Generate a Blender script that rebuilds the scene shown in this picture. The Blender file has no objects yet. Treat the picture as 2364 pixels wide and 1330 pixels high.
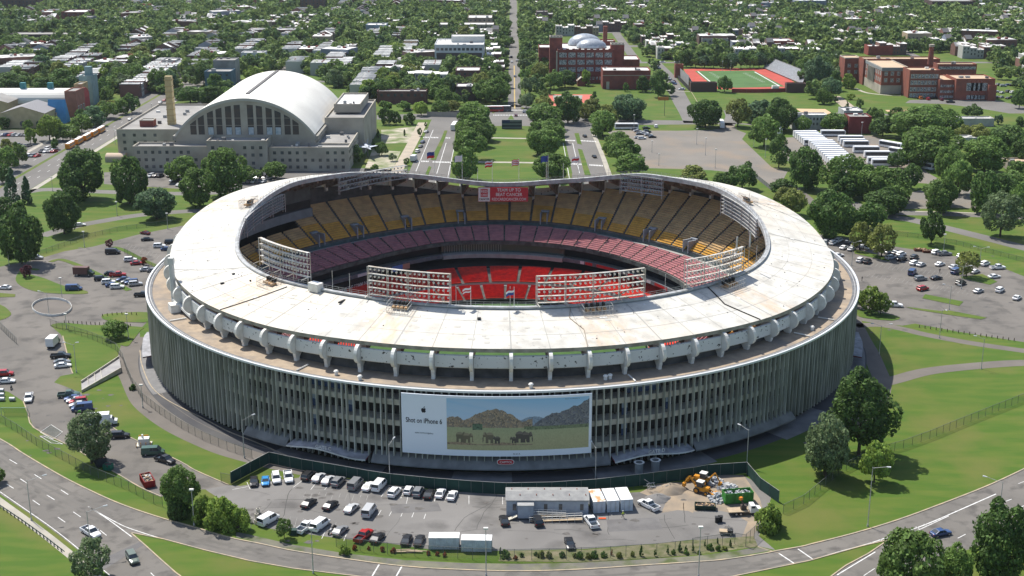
import bpy, bmesh, math, random
import numpy as np
from mathutils import Vector, Matrix, noise as mnoise
random.seed(7)
R_ = math.radians
# ---------------------------------------------------------------- camera, sky, sun, exposure
scene = bpy.context.scene
COL = scene.collection
CAMH, CAMD, PITCH, FPX = 131.0, 384.0, R_(17.0), 3000.0
cam = bpy.data.cameras.new("camera"); camo = bpy.data.objects.new("camera", cam); COL.objects.link(camo)
cam.sensor_width = 36.0; cam.lens = 36.0 * FPX / 2364.0
cam.clip_start = 1.0; cam.clip_end = 20000.0
camo.location = (0, -CAMD, CAMH); camo.rotation_euler = (math.pi / 2 - PITCH, 0, 0)
scene.camera = camo
SUNV = Vector((-0.42, 0.46, 1.0)).normalized()
sun_el = math.asin(SUNV.z); sun_az = math.atan2(SUNV.x, SUNV.y)
w = bpy.data.worlds.new("World"); scene.world = w; w.use_nodes = True
nt = w.node_tree; nt.nodes.clear()
sky = nt.nodes.new('ShaderNodeTexSky'); sky.sky_type = 'NISHITA'; sky.sun_disc = False
sky.sun_elevation = sun_el; sky.sun_rotation = sun_az; sky.air_density = 1.0; sky.dust_density = 1.2
bg = nt.nodes.new('ShaderNodeBackground'); bg.inputs[1].default_value = 0.12
wo = nt.nodes.new('ShaderNodeOutputWorld')
nt.links.new(sky.outputs[0], bg.inputs[0]); nt.links.new(bg.outputs[0], wo.inputs[0])
sl = bpy.data.lights.new("sun", 'SUN'); sl.energy = 4.6; sl.angle = R_(0.53); sl.color = (1.0, 0.955, 0.88)
so = bpy.data.objects.new("sun", sl); COL.objects.link(so)
so.rotation_euler = SUNV.to_track_quat('Z', 'Y').to_euler()
so.location = (0, 0, 400)
scene.view_settings.view_transform = 'Standard'; scene.view_settings.look = 'None'
scene.view_settings.exposure = 0.52; scene.view_settings.gamma = 1.0
cy = scene.cycles
cy.max_bounces = 5; cy.diffuse_bounces = 3; cy.glossy_bounces = 2; cy.transmission_bounces = 2
cy.transparent_max_bounces = 6; cy.caustics_reflective = False; cy.caustics_refractive = False
cy.sample_clamp_indirect = 4.0

# ---------------------------------------------------------------- picture calibration: a spot seen in the photograph -> a point of the real ground
def G(px, py, z=0.0):
    u = (px - 1182.0) / FPX; v = (py - 665.0) / FPX
    dx, dy, dz = u, math.cos(PITCH) - v * math.sin(PITCH), -math.sin(PITCH) - v * math.cos(PITCH)
    t = (z - CAMH) / dz
    return (dx * t, -CAMD + dy * t)
OFF = {1: (0, 0), 2: (800, 0), 3: (1564, 0), 4: (0, 440), 5: (1564, 440), 6: (0, 880), 7: (800, 880), 8: (1564, 880)}
def K(k, x, y, z=0.0):
    return G(OFF[k][0] + x / 2.955, OFF[k][1] + y / 2.955, z)

# ---------------------------------------------------------------- materials
MATS = {}
def mat(name, col, rough=0.85, metal=0.0, col2=None, scale=1.0, detail=4.0, amt=1.0, objcol=False, bump=0.0, spec=0.3,
        streak=None, lo=0.35, hi=0.65, island=0.0, trans=0.0, col3=None, scale3=0.1, objrand=0.0):
    if name in MATS: return MATS[name]
    m = bpy.data.materials.new(name); m.use_nodes = True; n = m.node_tree; L = n.links
    b = n.nodes['Principled BSDF']; out = n.nodes['Material Output']
    b.inputs['Roughness'].default_value = rough; b.inputs['Metallic'].default_value = metal
    b.inputs['Specular IOR Level'].default_value = spec
    b.inputs['Base Color'].default_value = (*col, 1)
    src = None
    tc = n.nodes.new('ShaderNodeTexCoord')
    def rgb(c):
        r = n.nodes.new('ShaderNodeRGB'); r.outputs[0].default_value = (*c, 1); return r.outputs[0]
    def mixc(a, bb, f, mode='MIX'):
        x = n.nodes.new('ShaderNodeMix'); x.data_type = 'RGBA'; x.blend_type = mode
        if isinstance(f, float): x.inputs[0].default_value = f
        else: L.new(f, x.inputs[0])
        L.new(a, x.inputs[6]); L.new(bb, x.inputs[7]); return x.outputs[2]
    def noi(sc, det, lo_, hi_, vec=None):
        t = n.nodes.new('ShaderNodeTexNoise'); t.inputs['Scale'].default_value = sc; t.inputs['Detail'].default_value = det
        L.new(vec if vec else tc.outputs['Object'], t.inputs['Vector'])
        mr = n.nodes.new('ShaderNodeMapRange'); mr.inputs[1].default_value = lo_; mr.inputs[2].default_value = hi_
        L.new(t.outputs[0], mr.inputs[0]); return mr.outputs[0]
    if objcol:
        oi = n.nodes.new('ShaderNodeObjectInfo'); src = oi.outputs['Color']
    else:
        src = rgb(col)
    if col2:
        vec = None
        if streak:
            mp = n.nodes.new('ShaderNodeMapping'); mp.inputs['Scale'].default_value = streak
            L.new(tc.outputs['Object'], mp.inputs[0]); vec = mp.outputs[0]
        f = noi(scale, detail, lo, hi, vec)
        if amt != 1.0:
            mm = n.nodes.new('ShaderNodeMath'); mm.operation = 'MULTIPLY'; mm.inputs[1].default_value = amt
            L.new(f, mm.inputs[0]); f = mm.outputs[0]
        src = mixc(src, rgb(col2), f)
    if col3:
        src = mixc(src, rgb(col3), noi(scale3, 5.0, 0.5, 0.68))
    if island > 0:
        gi = n.nodes.new('ShaderNodeNewGeometry')
        mr = n.nodes.new('ShaderNodeMapRange'); mr.inputs[3].default_value = 1 - island; mr.inputs[4].default_value = 1 + island
        L.new(gi.outputs['Random Per Island'], mr.inputs[0])
        hs = n.nodes.new('ShaderNodeHueSaturation'); L.new(mr.outputs[0], hs.inputs['Value']); L.new(src, hs.inputs['Color']); src = hs.outputs[0]
    if objrand > 0:
        oi2 = n.nodes.new('ShaderNodeObjectInfo')
        mr = n.nodes.new('ShaderNodeMapRange'); mr.inputs[3].default_value = 1 - objrand; mr.inputs[4].default_value = 1 + objrand
        L.new(oi2.outputs['Random'], mr.inputs[0])
        hs = n.nodes.new('ShaderNodeHueSaturation'); L.new(mr.outputs[0], hs.inputs['Value']); L.new(src, hs.inputs['Color']); src = hs.outputs[0]
    L.new(src, b.inputs['Base Color'])
    if bump > 0:
        t = n.nodes.new('ShaderNodeTexNoise'); t.inputs['Scale'].default_value = scale * 3; t.inputs['Detail'].default_value = 4
        L.new(tc.outputs['Object'], t.inputs['Vector'])
        bp = n.nodes.new('ShaderNodeBump'); bp.inputs['Strength'].default_value = bump; bp.inputs['Distance'].default_value = 0.2
        L.new(t.outputs[0], bp.inputs['Height']); L.new(bp.outputs[0], b.inputs['Normal'])
    if trans > 0:
        tr = n.nodes.new('ShaderNodeBsdfTranslucent'); L.new(src, tr.inputs[0])
        ms = n.nodes.new('ShaderNodeMixShader'); ms.inputs[0].default_value = trans
        L.new(b.outputs[0], ms.inputs[1]); L.new(tr.outputs[0], ms.inputs[2]); L.new(ms.outputs[0], out.inputs[0])
    MATS[name] = m; return m
M = {}
M['conc'] = mat('concrete', (.30, .285, .25), .9, col2=(.21, .20, .17), scale=.35)
M['fin'] = mat('fin_concrete', (.44, .44, .39), .85, col2=(.24, .25, .20), objrand=.18, scale=.8, streak=(1, 1, .12))
M['beam'] = mat('beam_concrete', (.58, .55, .46), .85, col2=(.44, .41, .34), scale=.6)
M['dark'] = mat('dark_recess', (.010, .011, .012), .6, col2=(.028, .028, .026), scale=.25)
M['white'] = mat('white_paint', (.74, .73, .69), .6, col2=(.60, .58, .53), scale=.5)
M['rust'] = mat('rusty_white', (.62, .60, .56), .7, col2=(.42, .27, .15), scale=.8, lo=.52, hi=.75)
M['steel'] = mat('steel', (.50, .51, .51), .5, .3, col2=(.38, .36, .33), scale=1.0)
M['grey'] = mat('grey_paint', (.32, .33, .33), .7, col2=(.26, .26, .25), scale=.7)
M['lens'] = mat('lamp_lens', (.33, .38, .44), .2, .5)
M['tar'] = mat('terrace_gravel', (.36, .285, .205), .95, col2=(.27, .215, .16), scale=.5, detail=8, col3=(.22, .19, .16), scale3=.12)
M['gutter'] = mat('gutter_dark', (.10, .105, .115), .7, col2=(.17, .17, .17), scale=.4)
M['brown'] = mat('rusty_soffit', (.16, .11, .075), .9, col2=(.27, .24, .20), scale=.6)
M['black'] = mat('black_rubber', (.018, .018, .018), .7)
M['glass'] = mat('window_glass', (.03, .04, .05), .15, spec=.6)

# ---------------------------------------------------------------- mesh helpers
class MB:
    def __init__(s): s.v = []; s.f = []; s.m = []; s.cur = 0
    def poly(s, pts, m=None):
        i = len(s.v); s.v.extend([tuple(p) for p in pts]); s.f.append(tuple(range(i, i + len(pts)))); s.m.append(s.cur if m is None else m); return s
    def box(s, c, d, rz=0.0, m=None, taper=1.0):
        ca, sa = math.cos(rz), math.sin(rz); i = len(s.v); m = s.cur if m is None else m
        for sz in (-.5, .5):
            tp = taper if sz > 0 else 1.0
            for sx, sy in ((-.5, -.5), (.5, -.5), (.5, .5), (-.5, .5)):
                x, y = sx * d[0] * tp, sy * d[1] * tp
                s.v.append((c[0] + x * ca - y * sa, c[1] + x * sa + y * ca, c[2] + sz * d[2]))
        for q in ((0, 3, 2, 1), (4, 5, 6, 7), (0, 1, 5, 4), (1, 2, 6, 5), (2, 3, 7, 6), (3, 0, 4, 7)):
            s.f.append(tuple(i + k for k in q)); s.m.append(m)
        return s
    def tube(s, a, b, r, n=6, r2=None, m=None, cap=True):
        a = Vector(a); b = Vector(b); d = (b - a); r2 = r if r2 is None else r2; m = s.cur if m is None else m
        if d.length < 1e-6: return s
        z = d.normalized(); x = z.orthogonal().normalized(); y = z.cross(x); i = len(s.v)
        for p, rr in ((a, r), (b, r2)):
            for k in range(n):
                t = 2 * math.pi * k / n; s.v.append(tuple(p + (x * math.cos(t) + y * math.sin(t)) * rr))
        for k in range(n):
            j = (k + 1) % n; s.f.append((i + k, i + j, i + n + j, i + n + k)); s.m.append(m)
        if cap:
            s.f.append(tuple(i + k for k in range(n))[::-1]); s.m.append(m); s.f.append(tuple(i + n + k for k in range(n))); s.m.append(m)
        return s
    def grid(s, rows, m=None, close=False):
        """rows: list of equal-length point lists; quads between them"""
        i = len(s.v); n = len(rows[0]); m = s.cur if m is None else m
        for r in rows: s.v.extend([tuple(p) for p in r])
        for a in range(len(rows) - 1):
            for b in range(n - 1 + (1 if close else 0)):
                c = (b + 1) % n
                s.f.append((i + a * n + b, i + a * n + c, i + (a + 1) * n + c, i + (a + 1) * n + b)); s.m.append(m)
        return s
    def prism(s, pts, z0, z1, m=None, mtop=None):
        n = len(pts); i = len(s.v); m = s.cur if m is None else m
        ar = sum(pts[k][0] * pts[(k + 1) % n][1] - pts[(k + 1) % n][0] * pts[k][1] for k in range(n))
        if ar < 0: pts = pts[::-1]
        for z in (z0, z1): s.v.extend([(p[0], p[1], z) for p in pts])
        for k in range(n):
            j = (k + 1) % n; s.f.append((i + k, i + j, i + n + j, i + n + k)); s.m.append(m)
        s.f.append(tuple(range(i + n, i + 2 * n))); s.m.append(m if mtop is None else mtop)
        s.f.append(tuple(range(i, i + n))[::-1]); s.m.append(m)
        return s
    def build(s, name, mats, parent=None, smooth=False):
        me = bpy.data.meshes.new(name); me.from_pydata(s.v, [], s.f)
        if not isinstance(mats, (list, tuple)): mats = [mats]
        for x in mats: me.materials.append(x)
        if len(mats) > 1: me.polygons.foreach_set('material_index', s.m)
        if smooth: me.polygons.foreach_set('use_smooth', [True] * len(s.f))
        me.update()
        o = bpy.data.objects.new(name, me); COL.objects.link(o)
        if parent: o.parent = parent
        return o
def tag(o, label=None, cat=None, group=None, kind=None):
    if label: o['label'] = label
    if cat: o['category'] = cat
    if group: o['group'] = group
    if kind: o['kind'] = kind
    return o
def empty(name, loc=(0, 0, 0), rz=0.0, label=None, cat=None, group=None):
    o = bpy.data.objects.new(name, None); COL.objects.link(o); o.location = loc; o.rotation_euler = (0, 0, rz)
    o.empty_display_size = .5
    return tag(o, label, cat, group)
KIDS = {}
def kids(o):
    if o.name not in KIDS: KIDS[o.name] = [c for c in bpy.data.objects if c.parent == o]
    return KIDS[o.name]
def dup(o, loc, rz=0.0, sc=1.0, color=None):
    def cp(src, par):
        c = src.copy(); COL.objects.link(c)
        if par: c.parent = par
        if color: c.color = (*color, 1)
        for k in kids(src): cp(k, c)
        return c
    r = cp(o, None); r.location = loc; r.rotation_euler = (0, 0, rz)
    r.scale = (sc, sc, sc) if not isinstance(sc, tuple) else sc
    return r
def text_mesh(s, size, extrude=0.0):
    cu = bpy.data.curves.new('t', 'FONT'); cu.body = s; cu.size = size; cu.extrude = extrude; cu.align_x = 'CENTER'; cu.align_y = 'CENTER'
    cu.resolution_u = 3; cu.offset = size * .012
    o = bpy.data.objects.new('t', cu); COL.objects.link(o); bpy.context.view_layer.update()
    me = bpy.data.meshes.new_from_object(o.evaluated_get(bpy.context.evaluated_depsgraph_get()))
    bpy.data.objects.remove(o); bpy.data.curves.remove(cu)
    return me
def flat_text(name, s, size, m, parent, loc, fx, fz, width=None):
    """lettering laid in the plane spanned by fx (to the right) and fz (up)"""
    me = text_mesh(s, size, .0)
    xs = [v.co.x for v in me.vertices]; k = 1.0
    if width and xs: k = width / (max(xs) - min(xs))
    fx = Vector(fx); fz = Vector(fz); loc = Vector(loc)
    for v in me.vertices: v.co = loc + fx * (v.co.x * k) + fz * v.co.y
    me.materials.clear(); me.materials.append(m)
    o = bpy.data.objects.new(name, me); COL.objects.link(o); o.parent = parent
    return o
# ================================================================ THE STADIUM
SX = -2.8
def P(th, r, z): a = R_(th); return (SX + r * math.cos(a), r * math.sin(a), z)
def table(pairs, smooth=2.0):
    a = np.array([p[0] for p in pairs], float); v = np.array([p[1] for p in pairs], float)
    o = np.argsort(a); a = a[o]; v = v[o]
    xs = np.arange(-180, 180, 1.0); ys = np.interp(xs, np.r_[a - 360, a, a + 360], np.r_[v, v, v])
    k = np.exp(-.5 * (np.arange(-8, 9) / smooth) ** 2); k /= k.sum()
    ys = np.convolve(np.r_[ys[-8:], ys, ys[:8]], k, 'valid')
    return lambda t: float(np.interp((t + 180) % 360 - 180, np.r_[xs, 180], np.r_[ys, ys[0]]))
ZO = table([(-180, 31.8), (-170, 30.6), (-154, 28.6), (-143, 28.2), (-125, 28.3), (-110, 28.9), (-90, 28.9), (-75, 28.5), (-60, 28.3), (-45, 27.6), (-28, 27.5), (-10, 27.4), (0, 28.0), (6, 29.3), (13, 30.6), (20, 31.6), (27, 32.5), (33, 33.0), (41, 33.0), (52, 32.0), (60, 31.0), (66, 29.3), (73, 27.3), (79.5, 25.6), (86, 24.5), (92, 24.1), (97.6, 25.4), (104, 27.3), (111, 29.7), (117, 31.2), (124, 32.5), (135, 34.2), (145, 34.6), (152, 34.9), (159, 34.8), (166, 33.9), (174.5, 32.6)])
ZI = table([(-180, 33.4), (-172, 31.6), (-165, 30.9), (-152, 31.2), (-144, 31.5), (-134, 32.4), (-125, 32.9), (-115, 33.1), (-106, 32.8), (-91, 32.7), (-75, 32.5), (-57, 32.3), (-42, 32), (-33, 31.4), (-22, 31), (-8, 31.2), (0, 32.8), (9, 34.4), (22, 36.4), (29, 37), (53, 35.9), (69, 31.8), (85, 29.2), (92, 28.9), (99, 29.8), (115, 33.9), (132, 37.2), (151, 38.4), (156, 38.0), (165, 36.7), (174, 35.0)])
RO, RI = 98.5, 79.0
TH = [i for i in range(0, 361, 2)]
stad = empty('stadium', (SX, 0, 0), 0, 'large round concrete stadium with white wavy ring roof and red and gold seats', 'stadium')
stad.location = (0, 0, 0)
def ring(mb, r0z, r1z, m=None, ths=TH):
    mb.grid([[P(t, *f(t)) for t in ths] for f in (r0z, r1z)], m)
# roof slab material: white membrane with patches, rust stains running outward from the lamp frames
def roof_mat():
    m = mat('roof_membrane', (.58, .56, .505), .8, col2=(.42, .40, .355), scale=.22, detail=10, lo=.46, hi=.70, col3=(.58, .52, .43), scale3=.045)
    n = m.node_tree; L = n.links; b = n.nodes['Principled BSDF']
    prev = b.inputs['Base Color'].links[0].from_socket
    tc = [x for x in n.nodes if x.type == 'TEX_COORD'][0]
    sp = n.nodes.new('ShaderNodeSeparateXYZ'); L.new(tc.outputs['Object'], sp.inputs[0])
    ax = n.nodes.new('ShaderNodeMath'); ax.operation = 'ADD'; ax.inputs[1].default_value = -SX; L.new(sp.outputs[0], ax.inputs[0])
    at = n.nodes.new('ShaderNodeMath'); at.operation = 'ARCTAN2'; L.new(sp.outputs[1], at.inputs[0]); L.new(ax.outputs[0], at.inputs[1])
    mr = n.nodes.new('ShaderNodeMapRange'); mr.inputs[1].default_value = -math.pi; mr.inputs[2].default_value = math.pi; L.new(at.outputs[0], mr.inputs[0])
    cr = n.nodes.new('ShaderNodeValToRGB'); e = cr.color_ramp.elements
    e[0].position = 0; e[0].color = (0, 0, 0, 1); e[1].position = 1; e[1].color = (0, 0, 0, 1)
    for c in (-138, -107.5, -73.5, -43, 20, 166):
        p = (c + 180) / 360
        for d, v in ((-.013, 0), (-.007, 1), (.007, 1), (.013, 0)):
            x = e.new(p + d); x.color = (v, v, v, 1)
    L.new(mr.outputs[0], cr.inputs[0])
    # radial streaks: noise of (angle * big, radius * small)
    cx = n.nodes.new('ShaderNodeCombineXYZ')
    am = n.nodes.new('ShaderNodeMath'); am.operation = 'MULTIPLY'; am.inputs[1].default_value = 55.0; L.new(at.outputs[0], am.inputs[0])
    L.new(am.outputs[0], cx.inputs[0]); L.new(sp.outputs[2], cx.inputs[1])
    nz = n.nodes.new('ShaderNodeTexNoise'); nz.inputs['Scale'].default_value = .9; nz.inputs['Detail'].default_value = 4; L.new(cx.outputs[0], nz.inputs[0])
    m2 = n.nodes.new('ShaderNodeMapRange'); m2.inputs[1].default_value = .36; m2.inputs[2].default_value = .66; L.new(nz.outputs[0], m2.inputs[0])
    mu = n.nodes.new('ShaderNodeMath'); mu.operation = 'MULTIPLY'; L.new(cr.outputs[0], mu.inputs[0]); L.new(m2.outputs[0], mu.inputs[1])
    mu2 = n.nodes.new('ShaderNodeMath'); mu2.operation = 'MULTIPLY'; mu2.inputs[1].default_value = .55; L.new(mu.outputs[0], mu2.inputs[0])
    mx = n.nodes.new('ShaderNodeMix'); mx.data_type = 'RGBA'; L.new(mu2.outputs[0], mx.inputs[0]); L.new(prev, mx.inputs[6]); mx.inputs[7].default_value = (.56, .38, .22, 1)
    # small dark scuffs and panel seams
    ns = n.nodes.new('ShaderNodeTexNoise'); ns.inputs['Scale'].default_value = 1.1; ns.inputs['Detail'].default_value = 6; L.new(tc.outputs['Object'], ns.inputs[0])
    m3 = n.nodes.new('ShaderNodeMapRange'); m3.inputs[1].default_value = .62; m3.inputs[2].default_value = .72; m3.inputs[4].default_value = .55; L.new(ns.outputs[0], m3.inputs[0])
    mx2 = n.nodes.new('ShaderNodeMix'); mx2.data_type = 'RGBA'; L.new(m3.outputs[0], mx2.inputs[0]); L.new(mx.outputs[2], mx2.inputs[6]); mx2.inputs[7].default_value = (.22, .22, .21, 1)
    L.new(mx2.outputs[2], b.inputs['Base Color'])
    return m
M['roof'] = roof_mat()
mb = MB()
ring(mb, lambda t: (RI, ZI(t)), lambda t: (RO, ZO(t)), 0)
ring(mb, lambda t: (RO, ZO(t)), lambda t: (RO, ZO(t) - .95), 1)
ring(mb, lambda t: (RO, ZO(t) - .95), lambda t: (RI, ZI(t) - 1.0), 2)
ring(mb, lambda t: (RI, ZI(t) - 1.0), lambda t: (RI, ZI(t)), 1)
roof = mb.build('roof', [M['roof'], mat('roof_fascia', (.36, .33, .27), .85, col2=(.22, .20, .16), scale=.5), M['brown']], stad)
mb = MB()   # raised kerb and handrail on the inner lip
for a, b_ in (((RI - .1, .45), (RI + 1.1, .45)), ((RI + 1.1, .45), (RI + 1.15, .02)), ((RI - .1, -1.0), (RI - .1, .45))):
    ring(mb, lambda t, a=a: (a[0], ZI(t) + a[1]), lambda t, b_=b_: (b_[0], ZI(t) + b_[1]))
mb.build('roof_kerb', mat('kerb_metal', (.42, .43, .43), .6, col2=(.28, .28, .27), scale=.6), roof)
mb = MB()
for h in (.95, 1.45): ring(mb, lambda t: (RI + .15, ZI(t) + h), lambda t: (RI + .15, ZI(t) + h + .09))
for t in np.arange(0, 360, 1.5): mb.tube(P(t, RI + .15, ZI(t) + .4), P(t, RI + .15, ZI(t) + 1.5), .05, 4)
mb.build('handrail', M['steel'], roof)
NR = 67; RA = [-88.5 + 360.0 / NR * k for k in range(NR)]
RA = [(t + 180) % 360 - 180 for t in RA]
# cantilever ribs: rounded outer brackets with feet
def orient(mb, pts, t, th):   # pts in (r, z); extruded th metres along the tangent
    a = R_(t); tx, ty = -math.sin(a) * th / 2, math.cos(a) * th / 2
    A = [P(t, r, z) for r, z in pts]; n = len(A); i = len(mb.v)
    mb.v += [(p[0] + tx, p[1] + ty, p[2]) for p in A] + [(p[0] - tx, p[1] - ty, p[2]) for p in A]
    mb.f.append(tuple(range(i, i + n))); mb.m.append(mb.cur)
    mb.f.append(tuple(range(i + n, i + 2 * n))[::-1]); mb.m.append(mb.cur)
    for k in range(n):
        j = (k + 1) % n; mb.f.append((i + k, i + n + k, i + n + j, i + j)); mb.m.append(mb.cur)
for t in RA:
    z = ZO(t); mb = MB()
    arc = [(98.3 + 2.35 * math.cos(R_(u)), z - 3.25 + 2.45 * math.sin(R_(u))) for u in range(-80, 96, 16)]
    pts = [(95.5, z - 1.0), (97.5, z - 1.0)] + arc[::-1] + [(98.75, z - 6.1), (98.5, z - 6.9), (98.45, 20.8), (97.3, 20.8), (97.2, z - 6.9), (96.4, z - 5.9), (95.0, z - 5.4)]
    orient(mb, pts, t, .85)
    mb.build('roof_rib', M['white'], stad)
for k, t in enumerate(RA):   # white parapet panels between the ribs
    t2 = t + 360.0 / NR; ths = np.linspace(t + .28, t2 - .28, 4); mb = MB()
    zt = lambda u: ZO(u)
    mb.grid([[P(u, 98.2, zt(u) - 5.1) for u in ths], [P(u, 98.6, zt(u) - 4.8) for u in ths], [P(u, 98.5, zt(u) - 1.9) for u in ths], [P(u, 98.1, zt(u) - 1.75) for u in ths], [P(u, 97.9, zt(u) - 5.0) for u in ths]])
    mb.build('parapet_panel', mat('peeling_panel', (.62, .62, .60), .8, col2=(.05, .05, .045), scale=1.3, detail=5, lo=.635, hi=.65), stad)
for t in RA:   # roof girders seen from inside
    mb = MB(); zo, zi = ZO(t), ZI(t)
    orient(mb, [(97.2, zo - 1.0), (97.2, zo - 5.0), (92, (zo * .7 + zi * .3) - 4.2), (RI + .6, zi - 1.9), (RI + .3, zi - 1.1)], t, .7)
    mb.build('roof_girder', M['brown'], stad)
# outer wall behind the ribs, terrace, gutter and rail
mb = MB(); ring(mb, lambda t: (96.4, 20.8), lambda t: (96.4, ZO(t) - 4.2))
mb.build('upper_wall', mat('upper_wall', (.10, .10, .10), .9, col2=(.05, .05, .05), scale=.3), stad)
mb = MB(); ring(mb, lambda t: (96.0, 20.8), lambda t: (104.2, 20.8))
mb.build('terrace', M['tar'], stad)
mb = MB(); ring(mb, lambda t: (104.2, 20.95), lambda t: (105.6, 20.95), 0); ring(mb, lambda t: (104.2, 20.8), lambda t: (104.2, 20.95), 0)
ring(mb, lambda t: (104.85, 21.05), lambda t: (105.05, 21.05), 1)
mb.build('gutter', [M['gutter'], M['steel']], stad)
mb = MB()
for a, b_ in (((105.6, 20.9), (105.6, 21.25)), ((105.6, 21.25), (106.15, 21.25)), ((106.15, 21.25), (106.15, 20.75)), ((106.15, 20.75), (105.0, 20.7))):
    ring(mb, lambda t, a=a: a, lambda t, b_=b_: b_)
mb.build('rim_rail', mat('rim_metal', (.66, .68, .70), .4, .2), stad)
# facade: fins, floor beams, dark recess
BAY = [0, 1, 2, 3, 4, 5]; fins = []
for k in range(NR):
    t0 = -88.5 + 360.0 / NR * k
    for j, u in enumerate((0, .18, .36, .54, .72, .88)): fins.append((t0 + 360.0 / NR * u + 180) % 360 - 180)
def fin_mesh(ts, lowfn):
    mb = MB()
    for t in ts:
        a = R_(t); z0 = lowfn(t)
        mb.prism([P(t, 104.6, 0)[:2]] * 0 + [tuple(P(t + dt, r, 0)[:2]) for dt, r in ((-.062, 105.0), (-.058, 106.0), (.058, 106.0), (.062, 105.0))], z0, 20.75)
    return mb
def gate(t):
    for a, b_ in ((-119, -106.5), (-76, -64), (-176, -160), (-20, -4), (80, 100), (30, 45), (140, 155)):
        if a < t < b_: return True
    return False
low = lambda t: 1.2 if gate(t) else (3.7 if -127 < t < -45 else 1.6)
vis = sorted(fins, key=lambda t: abs(t + 90)); near = vis[:100]; rest = vis[100:]
for t in near: fin_mesh([t], low).build('facade_fin', M['fin'], stad)
tag(fin_mesh(rest, low).build('facade_fins', M['fin'], stad), kind='stuff')
for z0, z1 in ((16.3, 17.7), (11.1, 12.45), (5.5, 6.95)):
    mb = MB()
    for a, b_ in (((105.0, z0), (105.0, z1)), ((105.0, z1), (101.2, z1)), ((101.2, z0), (105.0, z0))):
        ring(mb, lambda t, a=a: a, lambda t, b_=b_: b_)
    mb.build('floor_beam', M['beam'], stad)
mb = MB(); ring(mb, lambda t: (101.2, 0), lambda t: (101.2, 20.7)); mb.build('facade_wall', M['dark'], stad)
# odd lit things in the recess: partitions, blue boards
mb = MB(); rr = random.Random(3)
for k in range(120):
    t = rr.uniform(-178, -2); z = rr.choice((7.0, 12.5, 17.7)); w_ = rr.uniform(.15, .6); h = rr.uniform(.8, 2.6)
    mb.grid([[P(t, 102.2, z), P(t + w_, 102.2, z)], [P(t, 102.2, z + h), P(t + w_, 102.2, z + h)]])
mb.build('recess_partition', mat('partition', (.17, .16, .13), .9, col2=(.08, .08, .07), scale=.4), stad)
for t0, t1, z0, z1 in ((-116, -110.5, 18.0, 20.4), (-73.5, -68.5, 18.0, 20.4), (-115.9, -115.1, 12.6, 16.2), (-110.6, -109.8, 12.6, 16.2), (-73.9, -73.1, 12.6, 16.2), (-67.6, -66.9, 12.6, 16.2), (-115.9, -115.1, 7.6, 10.8), (-73.9, -73.1, 7.4, 10.8)):
    mb = MB(); ths = np.linspace(t0, t1, 5); mb.grid([[P(t, 103.4, z0) for t in ths], [P(t, 103.4, (z0 + z1) / 2) for t in ths], [P(t, 103.4, z1) for t in ths]])
    mb.m = [0] * 4 + [1] * 4
    mb.build('wall_board', [mat('board_blue', (.04, .07, .16), .6), mat('board_pale', (.28, .34, .42), .6)], stad)
# skirt between the gates
seg = []; t = -180.0; cur = None
while t <= 180.01:
    if not gate(t) and -127 < t < -45:
        if cur is None: cur = []
        cur.append(t)
    elif cur: seg.append(cur); cur = None
    t += .5
if cur: seg.append(cur)
mb = MB()
for s_ in seg:
    mb.grid([[P(t, 104.8, 4.4) for t in s_], [P(t, 105.9, 3.7) for t in s_], [P(t, 107.4, 2.3) for t in s_], [P(t, 107.4, 2.0) for t in s_], [P(t, 103.0, 2.0) for t in s_]])
mb.build('concrete_skirt', mat('skirt', (.21, .21, .20), .9, col2=(.14, .14, .135), scale=.35), stad)
# wavy gate canopies
def canopy(t0, t1, letter=None, reach=2.9, zz=3.4):
    ths = np.linspace(t0, t1, 25); wv = lambda t: zz + .5 * math.sin((t - t0) / (t1 - t0) * 2 * math.pi * 1.0 - .9)
    mb = MB()
    mb.grid([[P(t, 104.5, wv(t) + .5) for t in ths], [P(t, 105.5 + reach, wv(t) + .1) for t in ths]], 0)
    mb.grid([[P(t, 105.5 + reach, wv(t) + .1) for t in ths], [P(t, 105.5 + reach, wv(t) - .25) for t in ths]], 1)
    mb.grid([[P(t, 105.5 + reach, wv(t) - .25) for t in ths], [P(t, 104.5, wv(t) + .15) for t in ths]], 2)
    c = mb.build('gate_canopy', [mat('canopy_top', (.36, .36, .38), .8, col2=(.22, .22, .23), scale=.5), M['white'], mat('canopy_red', (.25, .03, .03), .7)], stad)
    if letter:
        tm = (t0 + t1) / 2; a = R_(tm); me_s = 'GATE ' + letter
        flat_text('gate_lettering', me_s, 1.25, M['white'], c, P(tm, 105.7 + reach, wv(tm) + .75), (-math.sin(a) * -1 * -1, math.cos(a), 0), (0, 0, 1))
canopy(-118.5, -107, 'C'); canopy(-75.6, -64.6, 'D'); canopy(-174, -162); canopy(-18, -6)
for t in (-72.6, -70.4):
    mb = MB()
    ths = np.linspace(0, 360, 13); c = P(t, 109.2, 0)
    mb.grid([[(c[0] + 1.0 * math.cos(R_(u)), c[1] + 1.0 * math.sin(R_(u)), z) for u in ths] for z in (0, 2.6)], 0)
    mb.grid([[(c[0] + q * math.cos(R_(u)), c[1] + q * math.sin(R_(u)), 2.7) for u in ths] for q in (1.3, .8)], 1)
    mb.build('ticket_booth', [M['grey'], M['white']], stad)

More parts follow.
